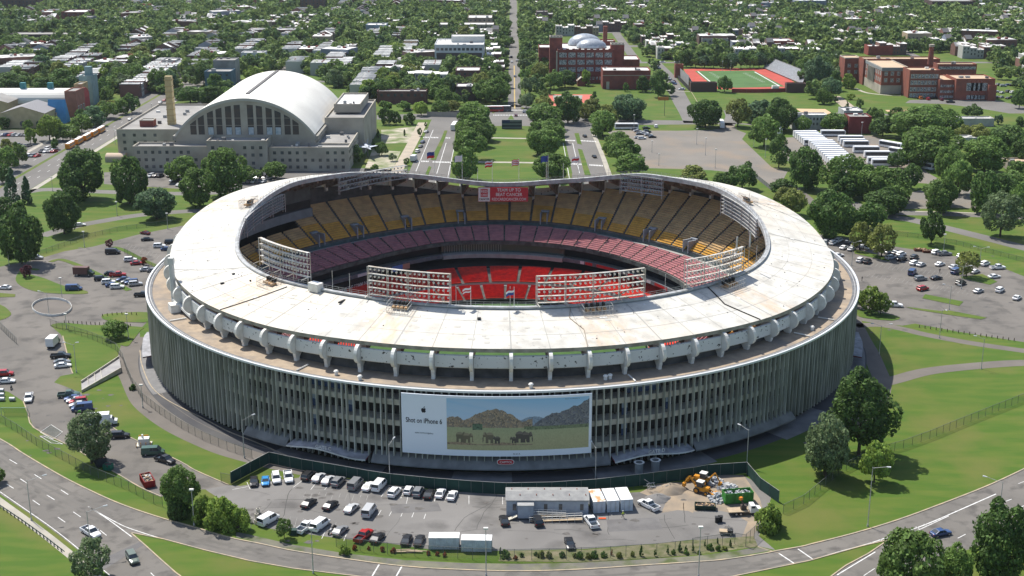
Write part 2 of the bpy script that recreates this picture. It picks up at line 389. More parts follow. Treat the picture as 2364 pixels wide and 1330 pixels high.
# ---------------- the bowl
RUB = table([(-180, 82), (-150, 80), (-120, 80), (-90, 84), (-60, 80), (-30, 76), (0, 77), (30, 75.8), (43, 75.3), (57, 77), (65, 79.4), (81, 84), (92, 85.2), (107, 83.7), (121, 80.7), (135, 81), (146, 82.3), (165, 83)], 5)
RUF = table([(-180, 70), (-150, 67), (-120, 67), (-90, 70), (-60, 66), (-30, 62), (0, 61), (15, 60.5), (41, 61.5), (60, 65.2), (73, 68.2), (93, 70.7), (106, 72.5), (118, 69), (136, 66), (146, 67), (157, 69.5)], 5)
gold = mat('seat_gold', (.68, .38, .07), .6, col2=(.54, .30, .06), scale=.5)
faded = mat('seat_faded', (.60, .40, .19), .75, col2=(.44, .30, .15), scale=.4)
burg = mat('seat_burgundy', (.44, .18, .18), .6, col2=(.31, .13, .14), scale=.5)
red = mat('seat_red', (.72, .045, .02), .5, col2=(.50, .03, .02), scale=.7)
step = mat('stand_concrete', (.15, .145, .13), .9, col2=(.10, .097, .088), scale=.5)
aisle = mat('aisle_concrete', (.30, .29, .27), .9)
def section(name, t0, t1, rf, zf, nrow, dr, dz, seatm, parent, goldrows=0, gap=.30):
    mb = MB(); n = 4; ths = np.linspace(t0, t1, n)
    ts = np.linspace(t0 + gap, t1 - gap, n)
    for k in range(nrow):
        z = zf + k * dz
        r = lambda t: rf(t) + k * dr
        mb.grid([[P(t, r(t), z - dz) for t in ths], [P(t, r(t), z) for t in ths], [P(t, r(t) + dr, z) for t in ths]], 0)
        q = 2 if (goldrows and k < goldrows) else 1
        mb.grid([[P(t, r(t) + dr * .42, z + .42) for t in ts], [P(t, r(t) + dr * .78, z + .42) for t in ts], [P(t, r(t) + dr * .90, z + .80) for t in ts], [P(t, r(t) + dr * .97, z + .02) for t in ts]], q)
        mb.grid([[P(t, r(t) + dr * .42, z + .42) for t in ts], [P(t, r(t) + dr * .45, z + .15) for t in ts]], q)
    return mb.build(name, [step, seatm, gold], parent)
upper = MB()
ring(upper, lambda t: (RUB(t) - 1.6, 12.2), lambda t: (RUB(t) - .1, 12.2), 0)
ring(upper, lambda t: (RUB(t) - .1, 12.2), lambda t: (RUB(t) - .1, 13.4), 1)
ring(upper, lambda t: (RUB(t) - 1.6, 12.2), lambda t: (RUB(t) - 1.7, 11.6), 1)
upper = upper.build('upper_deck', [aisle, mat('deck_wall', (.09, .13, .13), .8, col2=(.06, .08, .08), scale=.4)], stad)
rr = random.Random(11)
for k, t in enumerate(RA):
    t2 = t + 360.0 / NR; tm = (t + t2) / 2
    rb = RUB(tm); zt = min(ZO(tm) - 4.6, 28.6); nrow = int((96.0 - rb) / .82)
    dz = min(.56, (zt - 13.9) / nrow)
    g = rr.choice((4, 5, 6, 8, 9)) if not (0 < tm < 34 and rr.random() < .3) else 3
    if 143 < tm < 168: nrow = int(nrow * .62)
    section('seat_section', t, t2, RUB, 13.9, nrow, .82, dz, faded, upper, g)
RBF = lambda t: RUF(t) + .5
lowdeck = MB()
ring(lowdeck, lambda t: (RUF(t) + .4, 9.3), lambda t: (RUF(t), 9.9), 0)
ring(lowdeck, lambda t: (RUF(t), 9.9), lambda t: (RUF(t) - .05, 8.5), 1)
ring(lowdeck, lambda t: (RUF(t), 8.5), lambda t: (RUF(t) + 8, 8.5), 1)
lowdeck = lowdeck.build('club_deck', [mat('green_rail', (.16, .24, .20), .6), mat('deck_front', (.10, .13, .12), .8, col2=(.05, .06, .06), scale=.5)], stad)
NB = 84
for k in range(NB):
    t = -180 + 360.0 / NB * k; t2 = t + 360.0 / NB; tm = (t + t2) / 2
    nrow = int((RUB(tm) - 1.7 - RUF(tm) - .5) / 1.2)
    section('seat_section', t, t2, RBF, 9.55, nrow, 1.2, 2.7 / nrow, burg, lowdeck, 0, .22)
mb = MB()   # mezzanine: dark recess, glazing, lip
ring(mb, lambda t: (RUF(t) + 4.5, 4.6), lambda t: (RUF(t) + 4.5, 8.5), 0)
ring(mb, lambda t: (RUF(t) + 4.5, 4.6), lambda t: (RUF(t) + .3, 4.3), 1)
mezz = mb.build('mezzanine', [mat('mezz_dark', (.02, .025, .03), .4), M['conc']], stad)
mb = MB(); ths = np.linspace(72, 108, 37)
mb.grid([[P(t, RUF(t) + 2.2, 5.2) for t in ths], [P(t, RUF(t) + 2.2, 8.5) for t in ths]], 0)
for t in np.linspace(91, 107, 24): mb.tube(P(t, RUF(t) + 2.0, 5.2), P(t, RUF(t) + 2.0, 8.5), .12, 4, m=1)
mb.build('press_box_glazing', [mat('press_glass', (.05, .08, .085), .25, spec=.6), mat('mullion', (.22, .28, .28), .5)], mezz)
mb = MB(); mb.grid([[P(t, RUF(t) + 2.6, 5.3) for t in ths], [P(t, RUF(t) - .5, 5.0) for t in ths], [P(t, RUF(t) - .6, 3.6) for t in ths], [P(t, RUF(t) + 1.5, 3.3) for t in ths]])
mb.build('press_box_ledge', mat('ledge', (.36, .35, .32), .8, col2=(.28, .27, .25), scale=.5), mezz)
for a, b_ in ((40, 72), (8, 40), (108, 128), (128, 172)):
    th2 = np.linspace(a, b_, 25); mb = MB()
    mb.grid([[P(t, RUF(t) + .6, 5.3) for t in th2], [P(t, RUF(t) + .1, 5.2) for t in th2], [P(t, RUF(t), 3.9) for t in th2]])
    mb.build('mezzanine_front', mat('mezz_front', (.15, .16, .17), .8, col2=(.09, .10, .11), scale=.6), mezz)
redp = mat('ad_red', (.42, .02, .02), .6); whitep = mat('ad_white', (.6, .6, .6), .6)
for a, b_, m_ in ((66, 64.6, 1), (64.2, 61.6, 0), (60, 50, 0), (47, 40, 0), (38, 36, 1), (34, 27, 0), (22, 17, 0), (135.5, 139, 1)):
    th2 = np.linspace(a, b_, 8); mb = MB(); mb.grid([[P(t, RUF(t) - .08, 5.1) for t in th2], [P(t, RUF(t) - .08, 4.05) for t in th2]])
    mb.build('advert_board', [redp, whitep][m_], mezz)
# hanging video screen and lettering on the left of the mezzanine
mb = MB(); th2 = np.linspace(119.5, 126, 6); mb.grid([[P(t, RUF(t) - 1.0, 4.9) for t in th2], [P(t, RUF(t) - 1.0, 2.9) for t in th2]]); mb.m = [0, 1, 1, 1, 1]; mb.m = [1, 1, 0, 0, 0]
mb.build('video_screen', [mat('screen_blue', (.10, .22, .55), .4), mat('screen_tan', (.45, .25, .18), .5)], mezz)
a = R_(141); flat_text('slogan_lettering', 'SERVE THE COMMUNITY', 2.0, M['white'], mezz, P(141, 65.4, 1.5), (math.sin(a), -math.cos(a), 0), (0, 0, 1), 15)
mb = MB(); th2 = np.linspace(128, 158, 24); mb.grid([[P(t, RUF(t) - .3, .2) for t in th2], [P(t, RUF(t) - .3, 3.8) for t in th2]]); mb.build('slogan_wall', M['dark'], mezz)
# lower bowl
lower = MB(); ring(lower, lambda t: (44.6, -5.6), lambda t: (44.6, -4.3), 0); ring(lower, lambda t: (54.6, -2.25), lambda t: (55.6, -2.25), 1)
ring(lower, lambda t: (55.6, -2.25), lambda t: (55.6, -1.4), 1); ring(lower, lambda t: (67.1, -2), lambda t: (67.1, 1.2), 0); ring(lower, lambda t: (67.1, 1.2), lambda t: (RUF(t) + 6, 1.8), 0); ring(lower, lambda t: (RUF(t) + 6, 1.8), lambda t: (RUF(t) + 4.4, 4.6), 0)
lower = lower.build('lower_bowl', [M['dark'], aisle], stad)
for k in range(36):
    t = 85 + 10 * k
    section('seat_section', t, t + 10, lambda q: 55.8, -1.3, 14, .80, .155, red, lower, 0, .55)
for k in range(40):
    t = 85 + 4.5 + 9 * k
    section('seat_section', t, t + 9, lambda q: 45.0, -4.1, 12, .80, .155, red, lower, 0, .55)
mb = MB(); mb.poly([P(t, 47, -5.5) for t in range(0, 360, 6)]); mb.build('pitch', mat('pitch_grass', (.035, .085, .018), .9, col2=(.05, .11, .024), scale=.4), stad)
for t in (62.5, 64.5):
    pass
# vomitory portals in the upper deck
for px, py in ((733, 556), (824, 537), (937, 518), (1062, 503), (1256, 508), (1384, 524), (1496, 548), (1585, 573), (640, 600), (1660, 610)):
    x, y = G(px, py, 14.5); t = math.degrees(math.atan2(y, x - SX)); r = RUB(t)
    mb = MB(); a = R_(t)
    def bx(dr, dt, z0, z1, wr, wt, m): 
        c = P(t, r + dr, 0); ct = (c[0] - math.sin(a) * dt, c[1] + math.cos(a) * dt); mb.box((ct[0], ct[1], (z0 + z1) / 2), (wr, wt, z1 - z0), a, m)
    bx(2.1, -1.25, 13.0, 17.2, 4.6, .35, 0); bx(2.1, 1.25, 13.0, 17.2, 4.6, .35, 0); bx(4.5, 0, 13.0, 17.3, .35, 2.9, 0); bx(2.5, 0, 13.0, 14.6, 3.6, 2.1, 1); bx(3.9, 0, 16.9, 17.5, 1.2, 2.9, 0)
    mb.build('vomitory', [mat('portal_grey', (.33, .35, .38), .8), M['black']], upper)
# grey scoreboard wall high on the left of the bowl
mb = MB(); ths = np.linspace(138, 167, 22)
mb.grid([[P(t, 90.5, 21.5) for t in ths], [P(t, 90.5, 24.6) for t in ths], [P(t, 91.5, 24.6) for t in ths]], 0)
mb.grid([[P(t, 91.5, 24.6) for t in ths], [P(t, 91.5, 27.5) for t in ths]], 1)
mb.grid([[P(t, 91.3, 27.5) for t in ths], [P(t, 91.3, 32.6) for t in ths]], 2)
mb.build('scoreboard_wall', [mat('sb_grey', (.22, .25, .27), .8, col2=(.17, .19, .21), scale=.3), M['dark'], mat('sb_dark', (.12, .14, .14), .8, col2=(.08, .09, .09), scale=.3)], stad)
# ---------------- floodlight banks
def bank(t0, t1, z0, z1, nl, nr, back, r=RI - .6, posts=4, label=None):
    mb = MB(); n = max(6, int((t1 - t0)))
    # straight panels rather than curved
    A = Vector(P(t0, r, 0)); B = Vector(P(t1, r, 0)); nm = Vector((-(B - A).y, (B - A).x, 0)).normalized()
    at = lambda u, z, o=0.0: (A + (B - A) * u + nm * o) + Vector((0, 0, z))
    sag = lambda u: (1 - (2 * u - 1) ** 2) * ((r * (1 - math.cos(R_((t1 - t0) / 2)))))
    nm2 = Vector(P((t0 + t1) / 2, r, 0)) - (A + B) / 2; nm2.z = 0; nm2 = nm2.normalized() if nm2.length > .01 else nm
    pt = lambda u, z, o=0.0: (A + (B - A) * u + nm2 * (sag(u) + o)) + Vector((0, 0, z(u) if callable(z) else z))
    zz = lambda k: (lambda u: z0[0] * (1 - u) + z0[1] * u + (z1 - z0[0]) * k)
    for k in range(nr + 1):
        f = k / nr
        for o in (0.0, .9):
            for i in range(n): mb.tube(pt(i / n, zz(f), o), pt((i + 1) / n, zz(f), o), .065, 4, cap=False)
        for i in range(n):   # catwalk plate
            a, b_ = i / n, (i + 1) / n
            mb.grid([[pt(a, zz(f), .05), pt(b_, zz(f), .05)], [pt(a, zz(f), .85), pt(b_, zz(f), .85)]])
            mb.grid([[pt(a, zz(f), .9), pt(b_, zz(f), .9)], [pt(a, lambda u: zz(f)(u) + .12, .9), pt(b_, lambda u: zz(f)(u) + .12, .9)]])
    for i in range(posts + 1):
        u = i / posts
        for o in (0.0, .9): mb.tube(pt(u, lambda q: zz(0)(q) - 1.2, o), pt(u, zz(1.0), o), .11, 5)
        mb.tube(pt(u, zz(0), 0.9), pt(u, lambda q: zz(0)(q) - .3, 3.0), .12, 4)
    for i in range(posts * 4 + 1):
        u = i / (posts * 4); mb.tube(pt(u, zz(0), .9), pt(u, zz(1), .9), .05, 4, cap=False)
    bk = mb.build('light_bank', M['steel'] if not back else mat('bank_white', (.60, .59, .55), .6, col2=(.45, .38, .30), scale=.5), stad)
    if label: bk['label'] = label
    cdir = (Vector((SX, 0, 0)) - (A + B) / 2); cdir.z = 0; cdir = (cdir.normalized() + Vector((0, 0, -.55))).normalized()
    for k in range(nr):
        mb = MB()
        for i in range(nl):
            u = (i + .5) / nl; p = pt(u, zz((k + .62) / nr), .35)
            mb.tube(p - cdir * .34, p + cdir * .10, .13, 8, .32, m=0, cap=True)
            mb.tube(p + cdir * .10, p + cdir * .14, .30, 8, .27, m=1)
        mb.build('lamp_row', [mat('lamp_body', (.62, .61, .58), .45), M['lens']], bk)
bank(-115, -99, (33.9, 33.7), 41.2, 18, 4, True)
bank(-83.6, -62.6, (33.7, 33.4), 40.6, 22, 4, True)
bank(-146, -129, (34.8, 35.2), 41.4, 18, 4, True)
bank(-53, -33.8, (33.6, 32.0), 40.4, 20, 4, True)
bank(45.8, 58.4, (29.8, 29.4), 35.6, 16, 4, False, posts=2)
bank(116, 136.2, (33.0, 31.8), 37.6, 20, 3, False, posts=3)
bank(156, 178.5, (31.2, 30.4), 36.0, 26, 5, False)
bank(4.2, 24.4, (28.2, 29.9), 34.0, 24, 5, False)
# rusty maintenance cages behind the banks, cable trays and hatches
for t, w_ in ((-138, 5.5), (-107.5, 5.5), (-73.5, 7.5), (-43, 7.5), (17, 5), (168, 5)):
    mb = MB(); a = R_(t)
    def q(dt, dr, z): c = P(t, RI + 1.2 + dr, 0); zz_ = (ZI(t) * (1 - (1.2 + dr) / 19.5) + ZO(t) * (1.2 + dr) / 19.5); return (c[0] - math.sin(a) * dt, c[1] + math.cos(a) * dt, zz_ + z)
    for i in range(9):
        dt = -w_ / 2 + w_ * i / 8; mb.tube(q(dt, 4.5, 0), q(dt, 4.5, 2.3), .05, 4, m=1); mb.tube(q(dt, 0, 0), q(dt, 0, 2.8), .05, 4, m=1)
    for z in (.1, 1.2, 2.3):
        mb.tube(q(-w_ / 2, 4.5, z), q(w_ / 2, 4.5, z), .05, 4, m=1)
        for s in (-1, 1): mb.tube(q(s * w_ / 2, 0, z), q(s * w_ / 2, 4.5, z), .05, 4, m=1)
    for i in range(4):
        dt = -w_ * .3 + w_ * .2 * i; mb.box(q(dt, 2.2, .55), (1.7, .75, .5), a, 0); mb.box(q(dt, 1.6, 1.3), (.8, .6, .9), a, 2); mb.tube(q(dt, 2.6, .7), q(dt, .4, 1.9), .12, 5, m=0)
    mb.build('winch_cage', [mat('rusty_iron', (.36, .16, .06), .8, col2=(.55, .42, .25), scale=1.2), M['steel'], M['black']], roof)
mb = MB()   # membrane joints, patches and drains
def rp_(t, f, h): r = RI + (RO - RI) * f; return P(t, r, ZI(t) * (1 - f) + ZO(t) * f + h)
rr = random.Random(19)
for k, t in enumerate(RA):
    w_ = rr.uniform(.03, .07) if k % 4 else .10
    mb.grid([[rp_(t - w_, f, .035) for f in (.08, .5, .995)], [rp_(t + w_, f, .035) for f in (.08, .5, .995)]], 0)
for f in (.34, .68): mb.grid([[rp_(t, f - .0022, .035) for t in range(0, 361, 3)], [rp_(t, f + .0022, .035) for t in range(0, 361, 3)]], 0)
for k in range(150):
    t, f, dt, df = rr.uniform(-180, 180), rr.uniform(.1, .93), rr.uniform(.2, 1.3), rr.uniform(.015, .06)
    mb.grid([[rp_(t, f, .05), rp_(t + dt, f, .05)], [rp_(t, f + df, .05), rp_(t + dt, f + df, .05)]], rr.choice((1, 2, 2)))
for k in range(120):
    t, f = rr.uniform(-180, 180), rr.uniform(.1, .97); s = rr.uniform(.1, .35); c = rp_(t, f, .1); mb.box(c, (s, s * rr.uniform(.4, 1), .12), rr.uniform(0, 3), 3)
mb.build('membrane_joints', [mat('joint_grey', (.36, .35, .32), .9), mat('patch_white', (.66, .65, .61), .8), mat('patch_cream', (.47, .455, .41), .9), M['gutter']], roof)
def rpt(t, f, h=.05): r = RI + (RO - RI) * f; z = ZI(t) * (1 - f) + ZO(t) * f; return P(t, r, z + h)
for L_, w_, m_ in (([(-133.5, .12), (-137, 1.0)], .12, 'black'), ([(-47.5, .03), (-50, .5), (-48.5, 1.0)], .17, 'black'), ([(-52.8, -.02), (-47.5, .04)], .4, 'gutter'), ([(-152, .05), (-160, 1.0)], .06, 'grey'), ([(-77.5, .04), (-78.6, .3), (-77.2, .6), (-78, 1.0)], .09, 'tar'), ([(20, .3), (9, .95)], .06, 'grey')):
    mb = MB()
    for (a0, f0), (a1, f1) in zip(L_[:-1], L_[1:]):
        for i in range(10):
            u, v = i / 10, (i + 1) / 10
            mb.tube(rpt(a0 + (a1 - a0) * u, f0 + (f1 - f0) * u, .12), rpt(a0 + (a1 - a0) * v, f0 + (f1 - f0) * v, .12), w_, 4)
    mb.build('roof_cable', M[m_], roof)
for t, f, w_, l_ in ((-118.8, .2, .5, 2.6), (-93.5, .3, .8, 1.0), (-143.5, .25, .4, .4), (-147, .55, .5, 1.0), (-150, .3, .4, .8)):
    c = rpt(t, f, .2); MB().box(c, (l_, w_, .35), R_(t)).build('roof_hatch', M['black'], roof)
mb = MB(); c = rpt(-126.5, .06, 1.1); mb.box(c, (3.4, 2.2, 2.2), R_(-126.5 + 90), 0); mb.build('equipment_box', M['white'], roof)
mb = MB(); c = rpt(173, .04, .5)
for t in (12, 62): mb.tube(rpt(t, .02, 0), rpt(t, .02, 5), .06, 5)
for t in (-123, -119, -88.3, -98, -31, -26, -58): mb.tube(rpt(t, .0, 0), rpt(t, .0, 5.5), .08, 5)
for t in (-36.5, -30): mb.tube(rpt(t, -.02, 6), rpt(t, -.02, 10.5), .25, 6)
mb.build('roof_mast', M['steel'], roof)
# things standing on the terrace
for t, r, w_ in ((-153, 100.5, 2.6),):
    MB().box(P(t, r, 22.0), (w_, 3.4, 2.2), R_(t)).build('terrace_box', M['white'], stad)
for t in (-148.5, -118, -72.2, -31, -40):
    mb = MB(); mb.tube(P(t, 99.5, 21.05), P(t, 104.0, 21.05), .2, 5); mb.build('drain_pipe', M['white'], stad)
mb = MB(); mb.tube(P(-155.5, 99.6, 21), P(-155.5, 99.6, 33.2), .75, 10); mb.box(P(-155.5, 99.6, 34), (1.5, 1.5, 1.8), 0); mb.tube(P(-155.5, 99.6, 23), P(-147, 98.4, 21.6), .75, 10)
mb.build('vent_stack', mat('vent_grey', (.50, .50, .48), .7), stad)
for t, r in ((-112.5, 102), (-75.7, 100.5), (-75, 100.2), (-37, 102), (-108.7, 103), (-86, 103)):
    mb = MB(); p = P(t, r, 20.8); mb.tube(p, (p[0], p[1], 21.6), .45, 8); mb.tube((p[0], p[1], 21.7), (p[0], p[1], 22.0), .65, 8, .4); mb.build('roof_fan', M['white'], stad)
# ================================================================ THE GROUND
def struct(o): o['kind'] = 'structure'; return o
grassm = mat('grass', (.054, .106, .009), .95, col2=(.088, .122, .016), scale=.22, detail=10, lo=.42, hi=.66, streak=(.3, 1.3, 1), col3=(.105, .118, .024), scale3=.05)
drym = mat('dry_grass', (.12, .135, .03), .95, col2=(.07, .11, .018), scale=.09, detail=6)
asph = mat('asphalt', (.128, .118, .105), .95, col2=(.165, .150, .132), scale=.05, detail=8, col3=(.090, .083, .075), scale3=.16)
road = mat('road_asphalt', (.128, .119, .107), .95, col2=(.165, .152, .135), scale=.06, detail=8, col3=(.095, .088, .080), scale3=.3)
roadf = mat('avenue_asphalt', (.165, .155, .142), .95, col2=(.135, .128, .118), scale=.05, detail=6)
lotm = mat('lot_asphalt', (.145, .138, .129), .95, col2=(.195, .186, .175), scale=.045, detail=9, col3=(.10, .095, .09), scale3=.09)
brownlot = mat('gravelly_lot', (.20, .18, .155), .95, col2=(.155, .143, .125), scale=.03, detail=8, col3=(.215, .175, .135), scale3=.05)
darkas = mat('dark_asphalt', (.055, .055, .06), .9, col2=(.085, .083, .082), scale=.08, detail=6)
pathm = mat('path_tarmac', (.155, .138, .12), .95, col2=(.125, .112, .098), scale=.12)
walkm = mat('pale_concrete', (.38, .35, .29), .9, col2=(.30, .28, .24), scale=.25)
oldwalk = mat('old_sidewalk', (.115, .11, .098), .95, col2=(.16, .155, .11), scale=.3, detail=6, col3=(.07, .09, .03), scale3=.2)
kerbm = mat('kerb_stone', (.42, .33, .22), .9, col2=(.27, .24, .19), scale=.5)
linem = mat('line_paint', (.68, .68, .66), .7, col2=(.45, .44, .42), scale=1.2)
yelm = mat('yellow_line', (.50, .34, .08), .7, col2=(.30, .24, .12), scale=1.0)
dirtm = mat('dirt', (.30, .235, .165), .95, col2=(.20, .17, .135), scale=.25, detail=8)
slab = mat('apron_slab', (.20, .195, .19), .9, col2=(.15, .15, .15), scale=.3)
def W2(p): return G(*p)
def sheet(name, pts, z, m, world=False):
    w_ = [(p[0], p[1]) if world else G(*p) for p in pts]
    ar = sum(w_[k][0] * w_[(k + 1) % len(w_)][1] - w_[(k + 1) % len(w_)][0] * w_[k][1] for k in range(len(w_)))
    if ar < 0: w_ = w_[::-1]
    return struct(MB().poly([(x, y, z) for x, y in w_]).build(name, m))
def spline(pts, n=5, closed=False):
    out = []; N = len(pts)
    rng = range(N if closed else N - 1)
    for i in rng:
        p = [pts[(i + k) % N] if closed else pts[max(0, min(N - 1, i + k))] for k in (-1, 0, 1, 2)]
        for j in range(n):
            t = j / n
            out.append(tuple(.5 * (2 * p[1][a] + (p[2][a] - p[0][a]) * t + (2 * p[0][a] - 5 * p[1][a] + 4 * p[2][a] - p[3][a]) * t * t + (3 * p[1][a] - p[0][a] - 3 * p[2][a] + p[3][a]) * t ** 3) for a in (0, 1)))
    if not closed: out.append(tuple(pts[-1]))
    return out
def strip(mb, w_, half, z, off=0.0, m=None):
    L_, R2 = [], []
    for i, p in enumerate(w_):
        a = w_[max(0, i - 1)]; b = w_[min(len(w_) - 1, i + 1)]; d = Vector((b[0] - a[0], b[1] - a[1])); d = d.normalized() if d.length > 1e-6 else Vector((1, 0))
        nx, ny = -d.y, d.x
        L_.append((p[0] + nx * (off + half), p[1] + ny * (off + half), z)); R2.append((p[0] + nx * (off - half), p[1] + ny * (off - half), z))
    mb.grid([L_, R2], m)
def ribbon(name, pts, width, z, m, n=5, world=False):
    w_ = spline([tuple(p) if world else G(*p) for p in pts], n); mb = MB(); strip(mb, w_, width / 2, z); return struct(mb.build(name, m))
def kerb(name, pts, n=5, world=False, closed=False, w_=.28, h=.14, m=None):
    q = [tuple(p) if world else G(*p) for p in pts]; q = spline(q, n, closed) if n > 1 else q + ([q[0]] if closed else [])
    if closed and n > 1: q.append(q[0])
    mb = MB(); A = []; B = []
    for i, p in enumerate(q):
        a = q[max(0, i - 1)]; b = q[min(len(q) - 1, i + 1)]; d = Vector((b[0] - a[0], b[1] - a[1])); d = d.normalized() if d.length > 1e-6 else Vector((1, 0))
        A.append((p[0] - d.y * w_ / 2, p[1] + d.x * w_ / 2)); B.append((p[0] + d.y * w_ / 2, p[1] - d.x * w_ / 2))
    mb.grid([[(x, y, 0) for x, y in A], [(x, y, h) for x, y in A], [(x, y, h) for x, y in B], [(x, y, 0) for x, y in B]])
    return struct(mb.build(name, m or kerbm))
# big ground sheet with the stadium's round pit left open
mb = MB(); rr_ = [103.8, 130, 200, 400, 900, 1700, 2400]
mb.grid([[P(t, r, 0) for t in range(0, 361, 4)] for r in rr_]); struct(mb.build('ground', grassm))
Z1, Z2, Z3, Z4, Z5 = .006, .012, .018, .024, .03
# ring apron round the stadium
AP = table([(-180, 107.5), (-130, 108), (-118, 111), (-105, 114), (-90, 115.5), (-70, 116), (-60, 115.5), (-50, 113), (-30, 110.5), (0, 108), (90, 110), (180, 107.5)], 3)
mb = MB(); ring(mb, lambda t: (103.9, Z1 - .003), lambda t: (111.5 if -100 < t < -20 else 109.8, Z3)); struct(mb.build('apron', darkas))
for t0, t1 in ((-121, -105), (-78, -62), (-96, -88.5), (-170, -150), (-50, -38), (-20, -4)):
    mb = MB(); ths = np.linspace(t0, t1, 12); mb.grid([[P(t, 104.2, Z4) for t in ths], [P(t, 111.0 if t0 > -100 and t0 < -30 else 109.4, Z4) for t in ths]]); struct(mb.build('apron_slab', slab))
ringpath = [K(4, 960, 1000), K(4, 925, 1070), K(4, 905, 1200), K(4, 940, 1290), K(6, 955, 25), K(6, 1010, 130), K(6, 1110, 220), K(6, 1230, 300), K(6, 1380, 375), K(6, 1560, 450), K(6, 1750, 505), K(6, 1900, 545), K(6, 2364, 640)]
ribbon('service_path', ringpath, 9.0, Z2, pathm, world=True)
kerb('apron_kerb', [K(4, 955, 1090), K(4, 965, 1180), K(4, 1010, 1300), K(6, 1060, 70), K(6, 1140, 130), K(6, 1250, 190), K(6, 1400, 262), K(6, 1560, 345), K(6, 1750, 420), K(6, 1980, 520)], world=True)
# the highway, the ramp and the gore between them
kerbtop = [(0, 1014), (51, 1046), (101, 1076), (152, 1105), (200, 1129), (254, 1154), (305, 1174), (372, 1196), (450, 1218), (524, 1240), (602, 1256), (677, 1272), (800, 1291), (935, 1308), (1071, 1316), (1206, 1319), (1341, 1315), (1477, 1306), (1600, 1298), (1665, 1293), (1753, 1280), (1794, 1272), (1852, 1262), (1875, 1256), (1970, 1232), (2072, 1201), (2173, 1164), (2275, 1124), (2364, 1083)]
def shift(pts, d): return [(x, y + d) for x, y in pts]
hw = [(-160, 930)] + kerbtop + [(2500, 1015), (2520, 1215), (2364, 1225), (2220, 1274), (2080, 1345), (1980, 1420), (1500, 1500), (1100, 1500), (600, 1480), (252, 1330), (217, 1301), (169, 1261), (118, 1222), (68, 1186), (0, 1141), (-160, 1040)]
sheet('highway', hw, Z1, road)
kerb('highway_kerb', [(-160, 930)] + kerbtop + [(2500, 1015)], 4, w_=.35)
gore1 = [(301, 1230), (377, 1245), (474, 1271), (575, 1295), (677, 1313), (800, 1328), (950, 1345), (1100, 1362), (1400, 1430), (700, 1460), (470, 1400), (416, 1330), (406, 1323), (372, 1293), (338, 1262)]
sheet('gore_grass', gore1, Z2, grassm); kerb('gore_kerb', gore1, 1, closed=True)
gore2 = [(2051, 1247), (1987, 1262), (1869, 1295), (1699, 1330), (1550, 1360), (1300, 1400), (1500, 1440), (1860, 1375), (1923, 1328), (1953, 1306), (2004, 1279)]
sheet('gore_grass', gore2, Z2, grassm); kerb('gore_kerb', gore2, 1, closed=True)
mb = MB()
def line(px, w_=.16, m=0, world=False, z=Z3):
    q = spline([tuple(p) if world else G(*p) for p in px], 4) if len(px) > 2 else [tuple(p) if world else G(*p) for p in px]
    strip(mb, q, w_ / 2, z, m=m)
k6 = lambda *a: [K(6, *q) for q in a]
line(k6((0, 755), (200, 893), (350, 998), (500, 1115), (640, 1235), (750, 1325)), .18, world=True)
for a, b in (((65, 535), (117, 565)), ((139, 667), (187, 698)), ((45, 702), (93, 732)), ((235, 637), (283, 667)), ((416, 742), (465, 774)), ((319, 777), (371, 809)), ((222, 811), (271, 845)), ((500, 892), (551, 927)), ((395, 928), (445, 963)), ((683, 1018), (727, 1053)), ((1028, 1307), (1060, 1340)), ((880, 1190), (850, 1165))):
    line(k6(a, b), .18, world=True)
line(k6((602, 855), (740, 945), (898, 1062)), .22, world=True); line(k6((602, 857), (790, 962), (900, 1010), (1113, 1078)), .22, world=True)
line([K(7, 222, 1252), K(7, 175, 1330)], .3, world=True); line([K(7, 378, 1262), K(7, 340, 1330)], .3, world=True)
k8 = lambda *a: [K(8, *q) for q in a]
line(k8((692, 1175), (802, 1248)), .3, world=True); line(k8((822, 1145), (926, 1217)), .3, world=True)
line(k8((926, 1217), (1100, 1165), (1300, 1110), (1450, 1060), (1620, 1005), (1750, 955), (1900, 890), (2173, 770)), .28, world=True)
line(k8((1610, 1030), (1700, 990), (1850, 920)), .2, world=True)
for a, b in (((1515, 1035), (1525, 1055)), ((1570, 1015), (1590, 1030)), ((1625, 993), (1650, 1008)), ((1680, 975), (1700, 985)), ((1325, 1100), (1335, 1112)), ((1385, 1080), (1395, 1092)), ((1912, 1072), (1965, 1045)), ((2240, 820), (2280, 805)), ((2325, 700), (2364, 685)), ((2340, 860), (2364, 850)), ((1270, 1328), (1345, 1278))):
    line(k8(a, b), .18, world=True)
line(k8((1090, 1322), (1200, 1255), (1350, 1165)), .25, world=True)
struct(mb.build('lane_markings', [linem]))
mb = MB()
for off in (-2.9, -4.7): strip(mb, spline([G(*p) for p in kerbtop[8:24]], 3), .38, Z3 - .003, off)
for off in (-3.4, -5.2, -7.0, -8.8): strip(mb, spline([G(*p) for p in kerbtop[:7]], 3), .36, Z3 - .003, off)
struct(mb.build('tyre_wear', [mat('tyre_wear', (.105, .098, .088), .85, col2=(.135, .125, .112), scale=.2)]))
# pavement and verge on the near left with guardrail
ribbon('pavement', [(-60, 1112), (0, 1158), (51, 1195), (101, 1232), (155, 1275), (215, 1325), (260, 1370)], 2.0, Z2, walkm)
